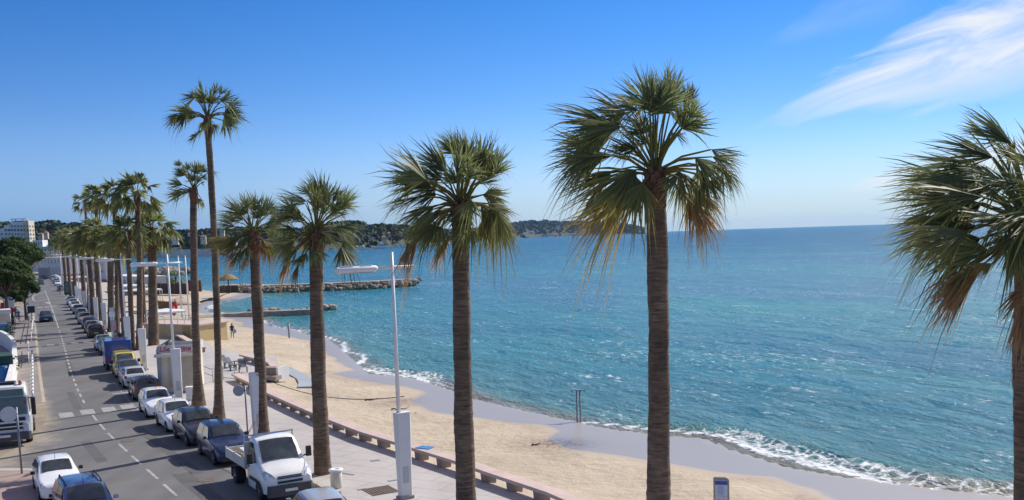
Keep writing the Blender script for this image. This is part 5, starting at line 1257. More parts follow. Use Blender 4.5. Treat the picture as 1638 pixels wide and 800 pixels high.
text("erine", .46, 'redletter', t, (wk/2+.50,-.165,hk+.27), (R(90),0,0), 'sign_lettering', .012, .15, 1.05)
# counter bin beside kiosk
p = P(306,640,Z0); t2 = thing('planter_box', 'small pale box standing on the paving between the kiosk and the tall palms', 'box', p, ang_)
mb = MB(); mb.box((0,0,.42),(.55,.5,.84),0,0,1,.03); mb.build('body', 'fin', t2); mb = MB(); mb.box((0,0,.86),(.6,.55,.05)); mb.build('lid', 'white', t2)
# sand ramp
rp = [Vector((*P(x, y, z).xy, float(beach_fields(np.array([[P(x,y,z).x]]), np.array([[P(x,y,z).y]]))[0][0,0])+.02)) for x, y, z in ((445,588,-.1),(455,592,-.2),(466,597,-.32),(474,604,-.42),(478,612,-.48),(476,622,-.5))]
t = thing('ramp', 'curved blue-grey ramp leading from the promenade steps onto the sand', 'ramp', rp[0]); rr_ = smoothed(rp, 24, 3); lo_ = offset([p.xy for p in rr_], -1.1)
mb = MB(); vs = [(p.x-rp[0].x,p.y-rp[0].y,p.z-rp[0].z+.07) for p in rr_]+[(q.x-rp[0].x,q.y-rp[0].y,p.z-rp[0].z+.05) for p, q in zip(rr_, lo_)]; n = len(rr_)
vs += [(v[0],v[1],v[2]-.12) for v in vs]
mb.add(vs, [[i,i+1,n+i+1,n+i] for i in range(n-1)]+[[2*n+i,2*n+i+1,3*n+i+1,3*n+i] for i in range(n-1)]+[[i,i+1,2*n+i+1,2*n+i] for i in range(n-1)]+[[n+i,n+i+1,3*n+i+1,3*n+i] for i in range(n-1)]+[[0,n,3*n,2*n],[n-1,2*n-1,4*n-1,3*n-1]], 0, False); mb.build('deck', MT.setdefault('rampm', mat('blue_grey_mat', (.33,.36,.40), .7, .1, 1)), t)
p = P(437,604,-.1); t = thing('step_block', 'brown stone step block between the two benches at the sand edge', 'steps', p, R(-20))
mb = MB(); mb.box((0,.0,.40),(1.3,.9,.85)); mb.build('block', 'leg', t); mb = MB(); mb.box((.1,-.85,.13),(1.9,.8,.30)); mb.build('lower_step', 'leg', t)
mb = MB(); mb.box((.78,.1,.35),(.18,1.5,1.05)); mb.build('side_wall', 'render', t)

# ------------------------------------------------------------------ beach furniture
p = P(926,677,-1.45); t = thing('shower_post', 'grey beach shower post with T-shaped head standing at the waterline', 'shower post', p, R(10))
mb = MB(); 
for x in (-.10,.10): mb.tube([(x,0,-.6),(x,0,2.0)], .05, 8)
mb.build('post', 'grey', t); mb = MB(); mb.box((0,0,2.03),(.85,.16,.06)); mb.tube([(-.38,0,2.0),(-.44,0,1.93)],.04,6); mb.tube([(.38,0,2.0),(.44,0,1.93)],.04,6); mb.build('head', 'grey', t)
p = P(463,546,-1.35); t = thing('beach_post', 'thin wooden post standing in the wet sand before the low jetty', 'post', p)
mb = MB(); mb.tube([(0,0,-.5),(0,0,2.1)], .10, 8); mb.build('post', 'grey', t); mb = MB(); mb.tube([(0,0,2.1),(0,0,2.2)], .12, 8); mb.build('cap', 'leg', t)
# low concrete jetty
def along(name, label, cat, pts, w_, z0, z1, m, kind=None):
    o = pts[0]; t = thing(name, label, cat, o); q = interp(pts, 24); off = offset([p.xy for p in q], w_)
    mb = MB(); vs = []
    for i, (a, b__) in enumerate(zip(q, off)):
        jz = rnd.uniform(-.05,.05)
        for x, z in ((a.xy,z0),(a.xy,z1+jz),(b__,z1+jz),(b__,z0)): vs.append((x[0]-o.x,x[1]-o.y,z-o.z))
    n = len(q); mb.add(vs, [[4*i+k,4*i+(k+1)%4,4*i+4+(k+1)%4,4*i+4+k] for i in range(n-1) for k in range(4)]+[[0,1,2,3],[4*n-4,4*n-3,4*n-2,4*n-1]])
    mb.build('deck', m, t); return t
MT['jetty'] = mat('jetty_concrete', (.24,.205,.165), .9, .25, 1.2, bump=.5, c2=(.42,.37,.31))
jt = along('jetty', 'low concrete jetty running out from the sand near the beach walker', 'jetty', [P(318,506,-.4), P(355,502,-.5), P(420,499,-.6), P(496,496.5,-.7)], -2.2, -2.2, -.55, 'jetty')
ROCKS = []
for k in range(4):
    bm = bmesh.new(); bmesh.ops.create_icosphere(bm, subdivisions=2, radius=1)
    for v in bm.verts:
        v.co *= 1+rnd.uniform(-.16,.16); v.co = Vector((max(-.78,min(.8,v.co.x)), max(-.7,min(.72,v.co.y)), max(-.62,min(.66,v.co.z))))
    me = bpy.data.meshes.new('boulder'); bm.to_mesh(me); bm.free(); me.materials.append(MT['rock']); ROCKS.append(me)
def rocks(pts, n, spread, size, label, group, z=SEA, hump=0.0):
    q = interp(pts, 200)
    for i in range(n):
        a = q[int(199*(i+.5)/n)]; o = bpy.data.objects.new('boulder', ROCKS[i % 4]); COL.objects.link(o); s = rnd.uniform(.65,1.35)*size
        off = rnd.uniform(-1,1)*spread; o.location = (a.x+rnd.uniform(-.6,.6)*size, a.y+off, z+hump*(1-abs(off)/spread)+rnd.uniform(-.1,.4))
        o.scale = (s*1.2, s, s*.85); o.rotation_euler = (rnd.uniform(-.4,.4), rnd.uniform(-.4,.4), rnd.uniform(0,6.28)); tag(o, label, 'rock', group)
rocks([P(400,500,SEA), P(500,498,SEA)], 20, .5, .6, 'small dark rock at the foot of the low concrete jetty', 'rocks at the foot of the low jetty')
rocks([P(515,496,SEA), P(536,495,SEA)], 5, .6, .8, 'dark rock breaking the water off the tip of the low jetty', 'rocks off the jetty tip')
# rock breakwater
bw = [P(345,468,SEA), P(420,469,SEA), P(520,465.5,SEA), P(600,462,SEA), P(664,457.5,SEA)]
along('breakwater', 'long rock breakwater with a flat concrete walkway on top', 'breakwater', [b__+Vector((0,3,0)) for b__ in bw], -4.5, -2.6, .25, 'jetty')
rocks(bw, 125, 1.7, .52, 'tan boulder piled along the long breakwater', 'boulders of the breakwater', SEA+.1, .7)
rocks([b__+Vector((0,1.8,0)) for b__ in bw], 72, 1.2, .52, 'upper boulder on the side slope of the long breakwater', 'upper boulders of the breakwater', SEA+.85, .2)
rocks([P(640,459,SEA), P(668,456.5,SEA)], 22, 3.0, .75, 'boulder heaped at the outer tip of the long breakwater', 'boulders at the breakwater tip', SEA+.2, 1.0)
# thatched parasol hut on the breakwater
p = P(366,466,.4); t = thing('straw_parasol', 'thatched parasol with a broad straw roof at the landward end of the breakwater', 'parasol', p)
mb = MB(); mb.tube([(0,0,-.5),(0,0,3.1)], .14, 8); mb.build('pole', 'wood', t)
mb = MB(); mb.lathe([(2.1,2.35),(2.0,2.55),(1.3,3.1),(.5,3.55),(.1,3.75)], n=18); 
for i, v in enumerate(mb.v): mb.v[i] = (v[0]*(1+rnd.uniform(-.05,.05)), v[1]*(1+rnd.uniform(-.05,.05)), v[2]+rnd.uniform(-.08,.08))
mb.build('thatch', 'thatch', t)
p = P(362,468,.3); t = thing('wicker_screen', 'brown wicker screen under the thatched parasol', 'screen', p)
mb = MB(); mb.box((0,0,.65),(5.2,.15,1.5)); mb.box((-2.5,1,.6),(.15,2,1.4)); mb.build('panel', MT.setdefault('wicker', mat('brown_wicker', (.11,.065,.04), .9, .3, 4)), t)
mb = MB()
for x in (-2.5,-.8,.9,2.5): mb.tube([(x,-.1,-.2),(x,-.1,1.55)], .07, 6)
mb.build('stakes', 'wood', t)
p = P(389,464,.5); o = thing('driftwood_stump', 'pale stump of bleached reeds standing on the breakwater right of the straw parasol', 'stump', p)
mb = MB()
for k in range(9): mb.tube([(rnd.uniform(-.5,.5),rnd.uniform(-.3,.3),-.1),(rnd.uniform(-.8,.8),rnd.uniform(-.3,.3),rnd.uniform(.9,1.6))], [.12,.05], 5)
mb.build('reeds', MT.setdefault('reed', mat('dry_reed', (.40,.33,.22), .9, .2, 4)), o)

# ------------------------------------------------------------------ people
def figure(joints, radii, edges, mats, zones, name='body', parent=None):
    me = bpy.data.meshes.new(name); me.from_pydata([Vector(j) for j in joints], edges, [])
    o = bpy.data.objects.new('tmp', me); COL.objects.link(o)
    md = o.modifiers.new('skin', 'SKIN'); md.use_smooth_shade = True
    for i, r_ in enumerate(radii): me.skin_vertices[0].data[i].radius = (r_[0], r_[1]) if hasattr(r_, '__len__') else (r_, r_)
    me.skin_vertices[0].data[0].use_root = True
    o.modifiers.new('sub', 'SUBSURF').levels = 1
    dg = bpy.context.evaluated_depsgraph_get(); m2 = bpy.data.meshes.new_from_object(o.evaluated_get(dg)); bpy.data.objects.remove(o)
    m2.materials.clear()
    for m in mats: m2.materials.append(MT[m])
    for p in m2.polygons: p.material_index = zones(p.center)
    b__ = bpy.data.objects.new(name, m2); COL.objects.link(b__); b__.parent = parent; return b__
def person(label, loc, rz, top='cloth_black', legs='cloth_grey', hair='hair', pose='walk', name='person', h=1.7, group=None):
    t = thing(name, label, 'person', loc, rz, group); k = h/1.72
    if pose == 'sit':
        J = [(0,0,.86),(0,0,1.12),(.08,0,1.36),(.10,0,1.47),(.13,0,1.60),(.14,0,1.70),(0,.09,.84),(.40,.12,.86),(.34,.12,.46),(.46,.12,.42),(0,-.09,.84),(.34,-.12,.70),(.24,-.12,.28),(.36,-.12,.25),(.06,.19,1.38),(.24,.23,1.16),(.46,.20,1.10),(.54,.19,1.10),(.06,-.19,1.38),(.24,-.23,1.16),(.46,-.20,1.10),(.54,-.19,1.10)]
    else:
        s = .18 if pose == 'walk' else .03
        J = [(0,0,.93),(0,0,1.15),(.02,0,1.36),(.02,0,1.46),(.03,0,1.57),(.03,0,1.66),(0,.09,.90),(s*.8,.10,.50),(s*.6,.10,.08),(s*.6+.15,.11,.03),(0,-.09,.90),(-s*.3,-.10,.50),(-s*1.5,-.10,.10),(-s*1.5+.14,-.11,.04),(.01,.19,1.38),(-s*.6,.25,1.12),(-s*.2+.06,.24,.88),(.10-s*.2,.24,.79),(.01,-.19,1.38),(s*.5,-.25,1.12),(s*1.2+.06,-.22,.92),(s*1.2+.1,-.22,.83)]
    E_ = [(0,1),(1,2),(2,3),(3,4),(4,5),(0,6),(6,7),(7,8),(8,9),(0,10),(10,11),(11,12),(12,13),(2,14),(14,15),(15,16),(16,17),(2,18),(18,19),(19,20),(20,21)]
    RR = [(.15,.11),(.15,.11),(.17,.11),(.055,.055),(.085,.09),(.06,.07),(.095,.095),(.065,.065),(.045,.045),(.04,.035),(.095,.095),(.065,.065),(.045,.045),(.04,.035),(.06,.06),(.045,.045),(.035,.035),(.03,.02),(.06,.06),(.045,.045),(.035,.035),(.03,.02)]
    hz = J[3][2]; hip = J[0][2]
    def zone(c):
        if c.z > hz-.01 and abs(c.y) < .14: return 2
        if c.z < .09: return 3
        if pose == 'sit': return 1 if c.z < hip+.08 and not (c.x > .40 and c.z > 1.0) else 0
        if abs(c.y) > .19 and c.z < .89: return 2
        return 0 if c.z > .92 or abs(c.y) > .185 else 1
    b__ = figure([(a*k,b_*k,c_*k) for a,b_,c_ in J], [(a*k,b_*k) for a,b_ in RR], E_, [top, legs, 'skin', 'black'], zone, 'body', t)
    mb = MB(); hc = J[4]; mb.lathe([(.03,.12),(.085,.085),(.108,.02),(.10,-.06),(.07,-.09)], ((hc[0]-.018)*k,0,(hc[2]+.03)*k), 12); mb.build('hair', hair, t)
    mb = MB(); fx, fz = (hc[0]+.088)*k, hc[2]*k
    mb.add([(fx,-.014,fz-.01),(fx,.014,fz-.01),(fx+.03,0,fz-.03),(fx,0,fz+.03)], [[0,1,2],[0,2,3],[1,3,2]]); mb.build('nose', 'skin', t)
    # hands: palm, four fingers and a thumb each
    for w_, f_ in ((16,17),(20,21)):
        a = Vector(J[w_])*k; d = (Vector(J[f_])*k-a).normalized(); sd = perp(d, Vector((1,0,0)) if abs(d.x) < .8 else Vector((0,1,0))); mb = MB(); e0 = Vector(J[f_])*k
        mb.tube([a, e0], [.032,.036], 6)
        for q in range(4): mb.tube([e0+sd*(.024*(q-1.5)), e0+sd*(.026*(q-1.5))+d*.05, e0+sd*(.024*(q-1.5))+d*(.075+.012*(1-abs(q-1.5)))+Vector((.012,0,0))], [.010,.009,.007], 5)
        mb.tube([a.lerp(e0,.5)+sd*.03, e0+sd*.065+d*.01], [.011,.008], 5); mb.build('hand', 'skin', t)
    return t
pw = P(372,541,-.75); zs = beach_fields(np.array([[pw.x]]), np.array([[pw.y]]))[0][0,0]; pw = P(372,541,float(zs))
person('person in dark jacket walking on the beach sand carrying a blue bag', pw, R(-60), 'cloth_black', 'cloth_grey', 'hair')
q = pw+Vector((.38,-.10,.62)); t = thing('shoulder_bag', "blue bag hanging at the beach walker's side", 'bag', q)
mb = MB(); mb.box((0,0,.18),(.20,.42,.36),0,0,.85,.05); mb.build('pouch', 'cloth_blue', t); mb = MB(); mb.tube([(0,-.15,.34),(-.1,-.06,.62),(-.22,0,.78)],.018,5); mb.build('strap', 'black', t)

# ------------------------------------------------------------------ motorcycles and bicycles
def motorbike(label, px_, rz, col, group='parked motorcycles', z=Z0, fairing=True):
    p = P(*px_, z); t = thing('motorcycle', label, 'motorcycle', p, rz, group)
    for x in (-.62,.66):
        mb = MB(); mb.lathe([(.20,-.055),(.28,-.06),(.31,-.03),(.31,.03),(.28,.06),(.20,.055)], (x,0,.31), 18, 'y'); w_ = mb.build('wheel', 'tyre', t)
        mb = MB(); mb.lathe([(.03,-.06),(.20,-.02),(.20,.02),(.03,.06)], (x,0,.31), 14, 'y'); mb.build('rim', 'rim', w_)
    mb = MB(); mb.tube([(-.62,0,.34),(-.2,0,.45),(.2,0,.62),(.45,0,.95)], [.09,.17,.15,.06], 8); mb.build('frame', 'black', t)
    mb = MB(); mb.tube([(-.75,0,.80),(-.5,0,.80),(-.1,0,.78),(.1,0,.80)], [.08,.15,.16,.08], 10); mb.build('seat', 'black', t)
    mb = MB(); mb.tube([(.05,0,.84),(.28,0,.93),(.48,0,.90)], [.12,.19,.08], 10); mb.build('fuel_tank', col, t)
    for y in (.09,-.09):
        mb = MB(); mb.tube([(.66,y,.31),(.46,y,.98)], .028, 6); mb.build('fork', 'rim', t)
    mb = MB(); mb.tube([(.34,-.38,1.05),(.46,-.15,1.02),(.46,.15,1.02),(.34,.38,1.05)], .02, 6); mb.build('handlebar', 'black', t)
    mb = MB(); mb.lathe([(.03,-.06),(.09,-.02),(.10,.05)], (.58,0,.88), 12, 'x'); mb.build('headlight', 'lamp', t)
    mb = MB(); mb.add([(.60,-.18,.98),(.60,.18,.98),(.48,.13,1.26),(.48,-.13,1.26)], [[0,1,2,3]]); mb.build('windshield', 'glass2', t)
    mb = MB(); mb.tube([(-.1,-.14,.30),(-.75,-.17,.42)], .05, 8); mb.build('exhaust', 'rim', t)
    mb = MB(); mb.box((-.78,0,.70),(.10,.2,.10)); mb.build('tail_light', 'red', t)
    return t
motorbike('white-fronted motorcycle parked on the left pavement beside the road sign', (45.5,513), R(-60), 'white')
motorbike('black motorcycle parked on the promenade between the thin palms', (195.5,547), R(200), 'black')
motorbike('red motorcycle parked behind the notice post on the promenade', (194,520), R(190), 'redpaint')
motorbike('dark motorcycle parked on the promenade beside the columns in line with the pale cars', (131,486), R(200), 'black')
motorbike('pale scooter partly hidden behind the white wall at left', (21,517), R(-70), 'white')
def bicycle(label, loc, rz, col):
    t = thing('bicycle', label, 'bicycle', loc, rz)
    for x in (-.52,.52):
        mb = MB(); mb.lathe([(.31,-.02),(.345,-.02),(.345,.02),(.31,.02),(.31,-.02)], (x,0,.345), 22, 'y', caps=False); w_ = mb.build('wheel', 'tyre', t)
        mb = MB()
        for k in range(8): a = k*math.pi/8; mb.tube([(x-math.cos(a)*.32,0,.345-math.sin(a)*.32),(x+math.cos(a)*.32,0,.345+math.sin(a)*.32)], .005, 4)
        mb.build('spokes', 'rim', w_)
    mb = MB()
    for a, b__ in (((-.52,0,.345),(-.05,0,.30)),((-.05,0,.30),(-.18,0,.85)),((-.18,0,.82),(-.52,0,.345)),((-.15,0,.78),(.36,0,.84)),((-.05,0,.30),(.36,0,.80)),((.52,0,.345),(.36,0,.98))): mb.tube([a,b__], .02, 6)
    mb.build('frame', col, t)
    mb = MB(); mb.box((-.19,0,.93),(.24,.15,.07),0,0,.8,.03); mb.build('saddle', 'black', t)
    mb = MB(); mb.tube([(.30,-.27,1.06),(.38,0,1.02),(.30,.27,1.06)], .018, 6); mb.build('handlebar', 'black', t)
    return t
pc = P(31,515,.10); bicycle('red bicycle ridden along the left pavement', pc, R(-62), 'redpaint')
person('cyclist in blue top and pale cap riding the red bicycle', pc+Vector((-.19*math.cos(R(-62)),-.19*math.sin(R(-62)),.07)), R(-62), 'cloth_blue', 'cloth_black', MT.setdefault('cap', mat('pale_cap', (.6,.58,.5), .8, .05, 3)) and 'cap', 'sit')
pc = P(27,511,.10); bicycle('dark bicycle ridden just behind the red one', pc+Vector((-.6,1.2,0)), R(-62), 'black')
person('cyclist in brown jacket just behind the rider in blue', pc+Vector((-.6-.19*math.cos(R(-62)),1.2-.19*math.sin(R(-62)),.07)), R(-62), 'leg', 'cloth_black', 'hair', 'sit')
for x, y, rz, top, lg, lb, z in ((96,470,60,'cloth_black','cloth_grey','person in black standing on the promenade at the far car gap',Z0),(208,524,-40,'cloth_grey','cloth_black','person in grey standing between thin palms on the promenade',Z0),(243,536,20,'cloth_blue','cloth_grey','person in blue beside the stout palm trunk',Z0),(93.5,452,60,'cloth_black','cloth_black','dark figure walking at the far end of the promenade',Z0),(12,545,-70,'cloth_blue','cloth_black','person in blue behind the white wall at left',.1)):
    person(lb, P(x,y,z), R(rz), top, lg, 'hair', 'walk')

for x, y, l_, rz, lb in ((436,592,2.6,20,'long dark driftwood stick lying on the sand above the ramp'),(640,655,1.1,10,'dark driftwood piece lying beside the nearest column on the sand'),(655,662,.9,-15,'smaller driftwood piece right of the nearest lamp pole'),(858,712,.5,30,'dark scrap on the sand left of the weed patch'),(595,640,1.0,35,'bent twig on the sand between two palms')):
    g = P(x,y,-.7); z_ = float(beach_fields(np.array([[g.x]]), np.array([[g.y]]))[0][0,0]); g = P(x,y,z_)
    mb = MB(); n_ = 7; mb.tube([(l_*(k/n_-.5), .12*l_*math.sin(k*1.3), .04+.03*math.sin(k*2.1)) for k in range(n_+1)], [.05*(1-.6*k/n_) for k in range(n_+1)], 6)
    o = tag(mb.build('driftwood', MT.setdefault('drift', mat('dark_driftwood', (.07,.05,.04), .9, .3, 5))), lb, 'driftwood'); o.location = g; o.rotation_euler = (0,0,R(rz))

for x, y, lb in ((205,705,'round iron manhole cover in the carriageway beside the centre line'),(330,768,'round iron manhole cover in the near lane left of the dropside truck'),(127,612,'small round cover in the carriageway beyond the crossing pads')):
    o = tag(MB().lathe([(.36,0),(.36,.012),(.30,.012),(.30,.009)], n=24, smooth=False).build('manhole_cover', 'iron'), lb, 'manhole cover'); o.location = P(x,y,.001)
# ------------------------------------------------------------------ left side of the road
rnd = random.Random(51)
# curved white parapet with plants
wl = [P(x, y, .1) for x, y in ((-40,540),(2,549),(16,556),(26,566),(29.5,580),(27,610),(22,640),(14,668))]
wl = smoothed(wl, 26, 2); t = thing('parapet_wall', 'curved white parapet wall with a planting trough beside the left pavement', 'wall', wl[0]); o_ = wl[0]
off = offset([p.xy for p in wl], .35); mb = MB(); vs = []
hw_ = 1.5
for a, b_ in zip(wl, off):
    for x, z in ((a.xy,0),(a.xy,hw_),(b_,hw_),(b_,0)): vs.append((x[0]-o_.x, x[1]-o_.y, z))
n = len(wl); mb.add(vs, [[4*i+k,4*i+(k+1)%4,4*i+4+(k+1)%4,4*i+4+k] for i in range(n-1) for k in range(4)]+[[0,1,2,3],[4*n-4,4*n-3,4*n-2,4*n-1]]); mb.build('wall', 'render', t)
def leafball(mb, dry, tone, c, rx, rz_, n, size, flat=.0):
    for _ in range(n):
        while True:
            d = Vector((rnd.uniform(-1,1), rnd.uniform(-1,1), rnd.uniform(-1,1)))
            if .25 < d.length < 1: break
        d = d.normalized()*d.length**.35
        p = c + Vector((d.x*rx, d.y*rx, d.z*rz_)); nn = (d + Vector((rnd.gauss(0,.6), rnd.gauss(0,.6), rnd.gauss(.4,.6)))).normalized()
        a = perp(nn, Vector((rnd.gauss(0,1), rnd.gauss(0,1), rnd.gauss(0,1)))); b__ = nn.cross(a); s = size*rnd.uniform(.6,1.4)
        mb.add([p-a*s, p+b__*s*.45, p+a*s, p-b__*s*.45], [[0,1,2,3]]); q = min(1,max(0,rnd.gauss(.4,.25))); tn = rnd.random(); dry += [q]*4; tone += [tn]*4
def shrub(label, loc, rx, h, n, size, m='shrub', cat='shrub', group=None):
    t = thing('shrub', label, cat, loc, 0, group); mb = MB(); dry = []; tone = []
    for k in range(5):
        c_ = Vector((rnd.uniform(-.5,.5)*rx, rnd.uniform(-.5,.5)*rx, h*rnd.uniform(.4,.7))); leafball(mb, dry, tone, c_, rx*.65, h*.42, n//5, size)
    mb.build('leaves', m, t, fix=False, attrs={'dry': dry, 'tone': tone})
    mb = MB(); mb.tube([(0,0,-.1),(.05,.02,h*.6)], [.08,.04], 6); mb.build('stem', 'pinebark', t); return t
shrub('small upright green shrub in the trough of the white parapet', P(18,545,.1), .55, 2.6, 300, .10)
shrub('low trailing plants behind the white parapet at the left edge', P(3,536,1.0), 1.2, 1.0, 260, .10)
# green awning frame with plants
p = P(2,612,.1); t = thing('awning', 'dark green awning frame over greenery beside the white lorry', 'awning', p, R(28))
hA = D(8,568,p.y).z-.1
mb = MB(); mb.box((-1.2,0,hA),(4.2,3.2,.10)); mb.box((-1.2,-1.55,hA-.4),(4.2,.06,.75)); mb.box((.87,0,hA-.4),(.06,3.1,.75)); mb.build('canopy', 'darkgreen', t)
mb = MB()
for x, y in ((.85,-1.55),(.85,1.5),(-3.2,-1.55)): mb.tube([(x,y,0),(x,y,hA)], .05, 6)
mb.build('posts', 'darkgreen', t)
shrub('green bush growing under the dark green awning', P(6,606,.1), 1.3, 1.9, 700, .12)
p = P(8,616,.1); o = thing('water_tank', 'bright blue plastic drum standing behind the white lorry', 'drum', p)
mb = MB(); mb.lathe([(.30,0),(.32,.1),(.32,1.3),(.28,1.38)], n=16); mb.build('drum', 'blue', o); mb = MB(); mb.lathe([(.29,1.38),(.29,1.43),(.1,1.46)], n=16); mb.build('lid', 'blue', o)
# bollards along the left kerb, barriers
bpx = [(52+.6*k/12, 573+ (640-573)*(k/12)**1.15) for k in range(13)]
proto = None
for k, q in enumerate(bpx):
    p = P(*q, .1)
    if proto is None:
        proto = thing('bollard', 'low white-topped bollard in the row along the left kerb', 'bollard', p, 0, 'low bollards along the left kerb')
        mb = MB(); mb.tube([(0,0,0),(0,0,.62)], [.10,.085], 10); mb.build('post', 'lgrey', proto); mb = MB(); mb.lathe([(.09,.62),(.11,.66),(.10,.76),(.04,.80)], n=10); mb.build('cap', 'white', proto)
    else: c_ = copy_tree(proto); c_.location = p
for k, (a, b_, lb) in enumerate((((54,517),(52,536),'white tube barrier by the dark road sign, left of the navy car'),((52,536),(51,549),'white tube barrier between its twins beside the left pavement'),((46,561),(47,584),'white tube barrier nearest the row of low bollards'))):
    rail('barrier', lb, [P(*a,.1), P(*b_,.1)], 1.0, 'barrier', 'white', 3, (1,.55), .035, 'white barriers beside the left pavement')
# road signs on the left
p = P(51.5,517,.1); t = thing('road_sign', 'dark square road sign on a low post above the white barriers', 'road sign', p, R(25))
mb = MB(); mb.tube([(0,0,0),(0,0,1.7)], .05, 6); mb.build('post', 'grey', t); mb = MB(); mb.box((0,-.05,1.9),(.95,.06,.95)); mb.build('plate', MT.setdefault('signnavy', mat('navy_sign', (.025,.035,.08), .5, .05, 3)), t)
p = P(46,515,.1); t = thing('sign_post', 'thin grey-white post standing beside the white-fronted motorcycle', 'post', p)
mb = MB(); mb.tube([(0,0,0),(0,0,2.7)], .07, 6); mb.build('post', 'lgrey', t); mb = MB(); mb.box((0,-.06,2.55),(.5,.04,.35)); mb.build('plate', 'lgrey', t)
p = P(17,522,.1); t = thing('shop_sign', 'red and white shop board on posts with a blue top at the left pavement', 'sign', p, R(25))
mb = MB()
for x in (-.6,.6): mb.tube([(x,0,0),(x,0,3.6)], .05, 6)
mb.build('posts', 'grey', t)
mb = MB(); mb.box((0,-.06,3.0),(1.3,.06,1.0)); mb.build('white_board', 'fin', t)
mb = MB(); mb.box((0.05,-.06,2.15),(1.5,.06,.55)); mb.box((-.75,-.06,2.75),(.45,.06,.9)); mb.build('red_board', 'redpaint', t)
mb = MB(); mb.lathe([(.55,3.65),(.5,3.85),(.1,4.0)], n=12); mb.build('blue_cap', 'blue', t)
p = P(2,530,.1); t = thing('market_stall', 'pale awninged stall at the left edge under the pines', 'stall', p, R(28))
mb = MB(); mb.box((-1.5,0,2.7),(5.5,3.2,.12)); mb.box((-1.5,-1.6,2.5),(5.5,.05,.5)); mb.build('awning', 'render', t)
mb = MB(); mb.box((-1.5,1.4,1.3),(5.4,.1,2.6)); mb.build('back_wall', 'cream', t)
mb = MB()
for x in (1.1,-1.5): mb.tube([(x,-1.5,0),(x,-1.5,2.7)], .06, 6)
mb.build('posts', 'white', t)
mb = MB(); mb.box((-.8,-1.2,.5),(3.2,.8,1.0)); mb.build('counter', 'blue', t)
p = P(8,500,.1); t = thing('market_stall', 'stall with orange goods beneath the darker pine branches', 'stall', p, R(28))
mb = MB(); mb.box((-1,0,2.6),(4.5,3,.12)); mb.build('awning', 'white', t)
mb = MB(); mb.box((-1,-1.0,.9),(4.0,.8,.5)); mb.build('goods', MT.setdefault('orange2', mat('orange_goods', (.55,.25,.06), .8, .4, 4)), t)
mb = MB()
for x in (1.1,-3): mb.tube([(x,-1.4,0),(x,-1.4,2.6)], .06, 6)
mb.build('posts', 'white', t)

# ------------------------------------------------------------------ pines
def pine(label, base, h, rad, seed, layers, n=3200, size=.16, lean=(0,0), group='umbrella pines left of the road'):
    """umbrella pine: leaning trunk, forking limbs, flattened clumps of needle tufts with gaps"""
    global rnd
    rnd = random.Random(seed); t = thing('pine_tree', label, 'pine tree', base, 0, group); mb = MB(); top = Vector((lean[0], lean[1], h*.72))
    mb.tube([(0,0,-.2), Vector((lean[0]*.2,lean[1]*.2,h*.25)), Vector((lean[0]*.6,lean[1]*.6,h*.5)), top], [h*.034,h*.028,h*.022,h*.015], 9)
    clumps = []
    for k in range(layers):
        a = k*2.39996+seed; q = (k+.5)/layers; rr_ = rad*math.sqrt(q)*rnd.uniform(.75,1.05); z = h*(.97-.30*q)+rnd.uniform(-.35,.35)
        c_ = Vector((lean[0]+rr_*math.cos(a), lean[1]+rr_*math.sin(a), z)); clumps.append(c_)
        s0 = Vector((lean[0]*.6,lean[1]*.6,h*rnd.uniform(.45,.7))); mb.tube([s0, s0.lerp(c_,.5)+Vector((0,0,-.3)), c_], [h*.012,h*.008,h*.003], 5)
    mb.build('trunk', 'pinebark', t)
    mb = MB(); dry = []; tone = []
    for c_ in clumps: leafball(mb, dry, tone, c_, rad*rnd.uniform(.17,.32), h*rnd.uniform(.05,.09), n//layers, size)
    mb.build('crown', 'pine', t, fix=False, attrs={'dry': dry, 'tone': tone}); return t
def pine_at(label, px_c, Y, gz, rad_px, seed, layers, n, size, hk=1.0):
    """crown centre pixel at depth Y, ground height gz"""
    c_ = D(px_c[0], px_c[1], Y); rad = rad_px*Y/F; h = (c_.z-gz)/.86
    return pine(label, Vector((c_.x, c_.y, gz)), h, rad, seed, layers, n, size)
pine_at('dark pine nearest the road, crown filling the left edge above the stalls', (6,428), 128, 0, 46, 61, 34, 17000, .21)
pine_at('green-brown pine overhanging the road beside the left pavement', (37,452), 146, 0, 26, 62, 20, 9000, .21)
pine_at('small pine between the two larger pines at the left road edge', (16,462), 138, 0, 28, 63, 20, 9000, .21)
pine_at('broad dark pine crown behind, below the hotel', (20,396), 205, 0, 44, 64, 30, 12000, .30)
pine_at('low dark pine crown behind, reaching towards the beach kiosks', (46,401), 240, 0, 24, 65, 20, 8000, .30)
# ------------------------------------------------------------------ beach restaurant zone and terrace building
rnd = random.Random(77)
# yellow terrace building
pA, pB_, pC_ = P(232,546,-.4), P(319,549.5,-.4), P(343,545,-.4)
e_ = (pB_-pA).xy.normalized(); t = thing('terrace_building', 'low ochre yellow building with a flat railed terrace at the beach', 'building', pA, heading(e_))
wl_ = (pB_-pA).length; hB = D(280,533,pA.y).z-pA.z-.2; hB = max(1.9, min(3.2, hB+.35))
mb = MB(); mb.box((wl_/2,2.0,hB/2-.4),(wl_,4.0,hB+.8)); mb.build('wall', 'ochre', t)
mb = MB(); mb.box((wl_/2,2.0,hB+.06),(wl_+.3,4.3,.14)); mb.build('terrace_slab', 'pinkstone', t)
mb = MB(); mb.box((wl_-1.9,-.03,1.0),(1.1,.06,2.0)); mb.build('door', MT.setdefault('odoor', mat('ochre_door', (.42,.30,.13), .7, .1, 2)), t)
for z in (.5, 1.0):
    mb = MB(); mb.tube([(.1,.1,hB+.1+z),(wl_-.1,.1,hB+.1+z),(wl_-.1,3.8,hB+.1+z)], .025, 5); mb.build('railing', 'lgrey', t)
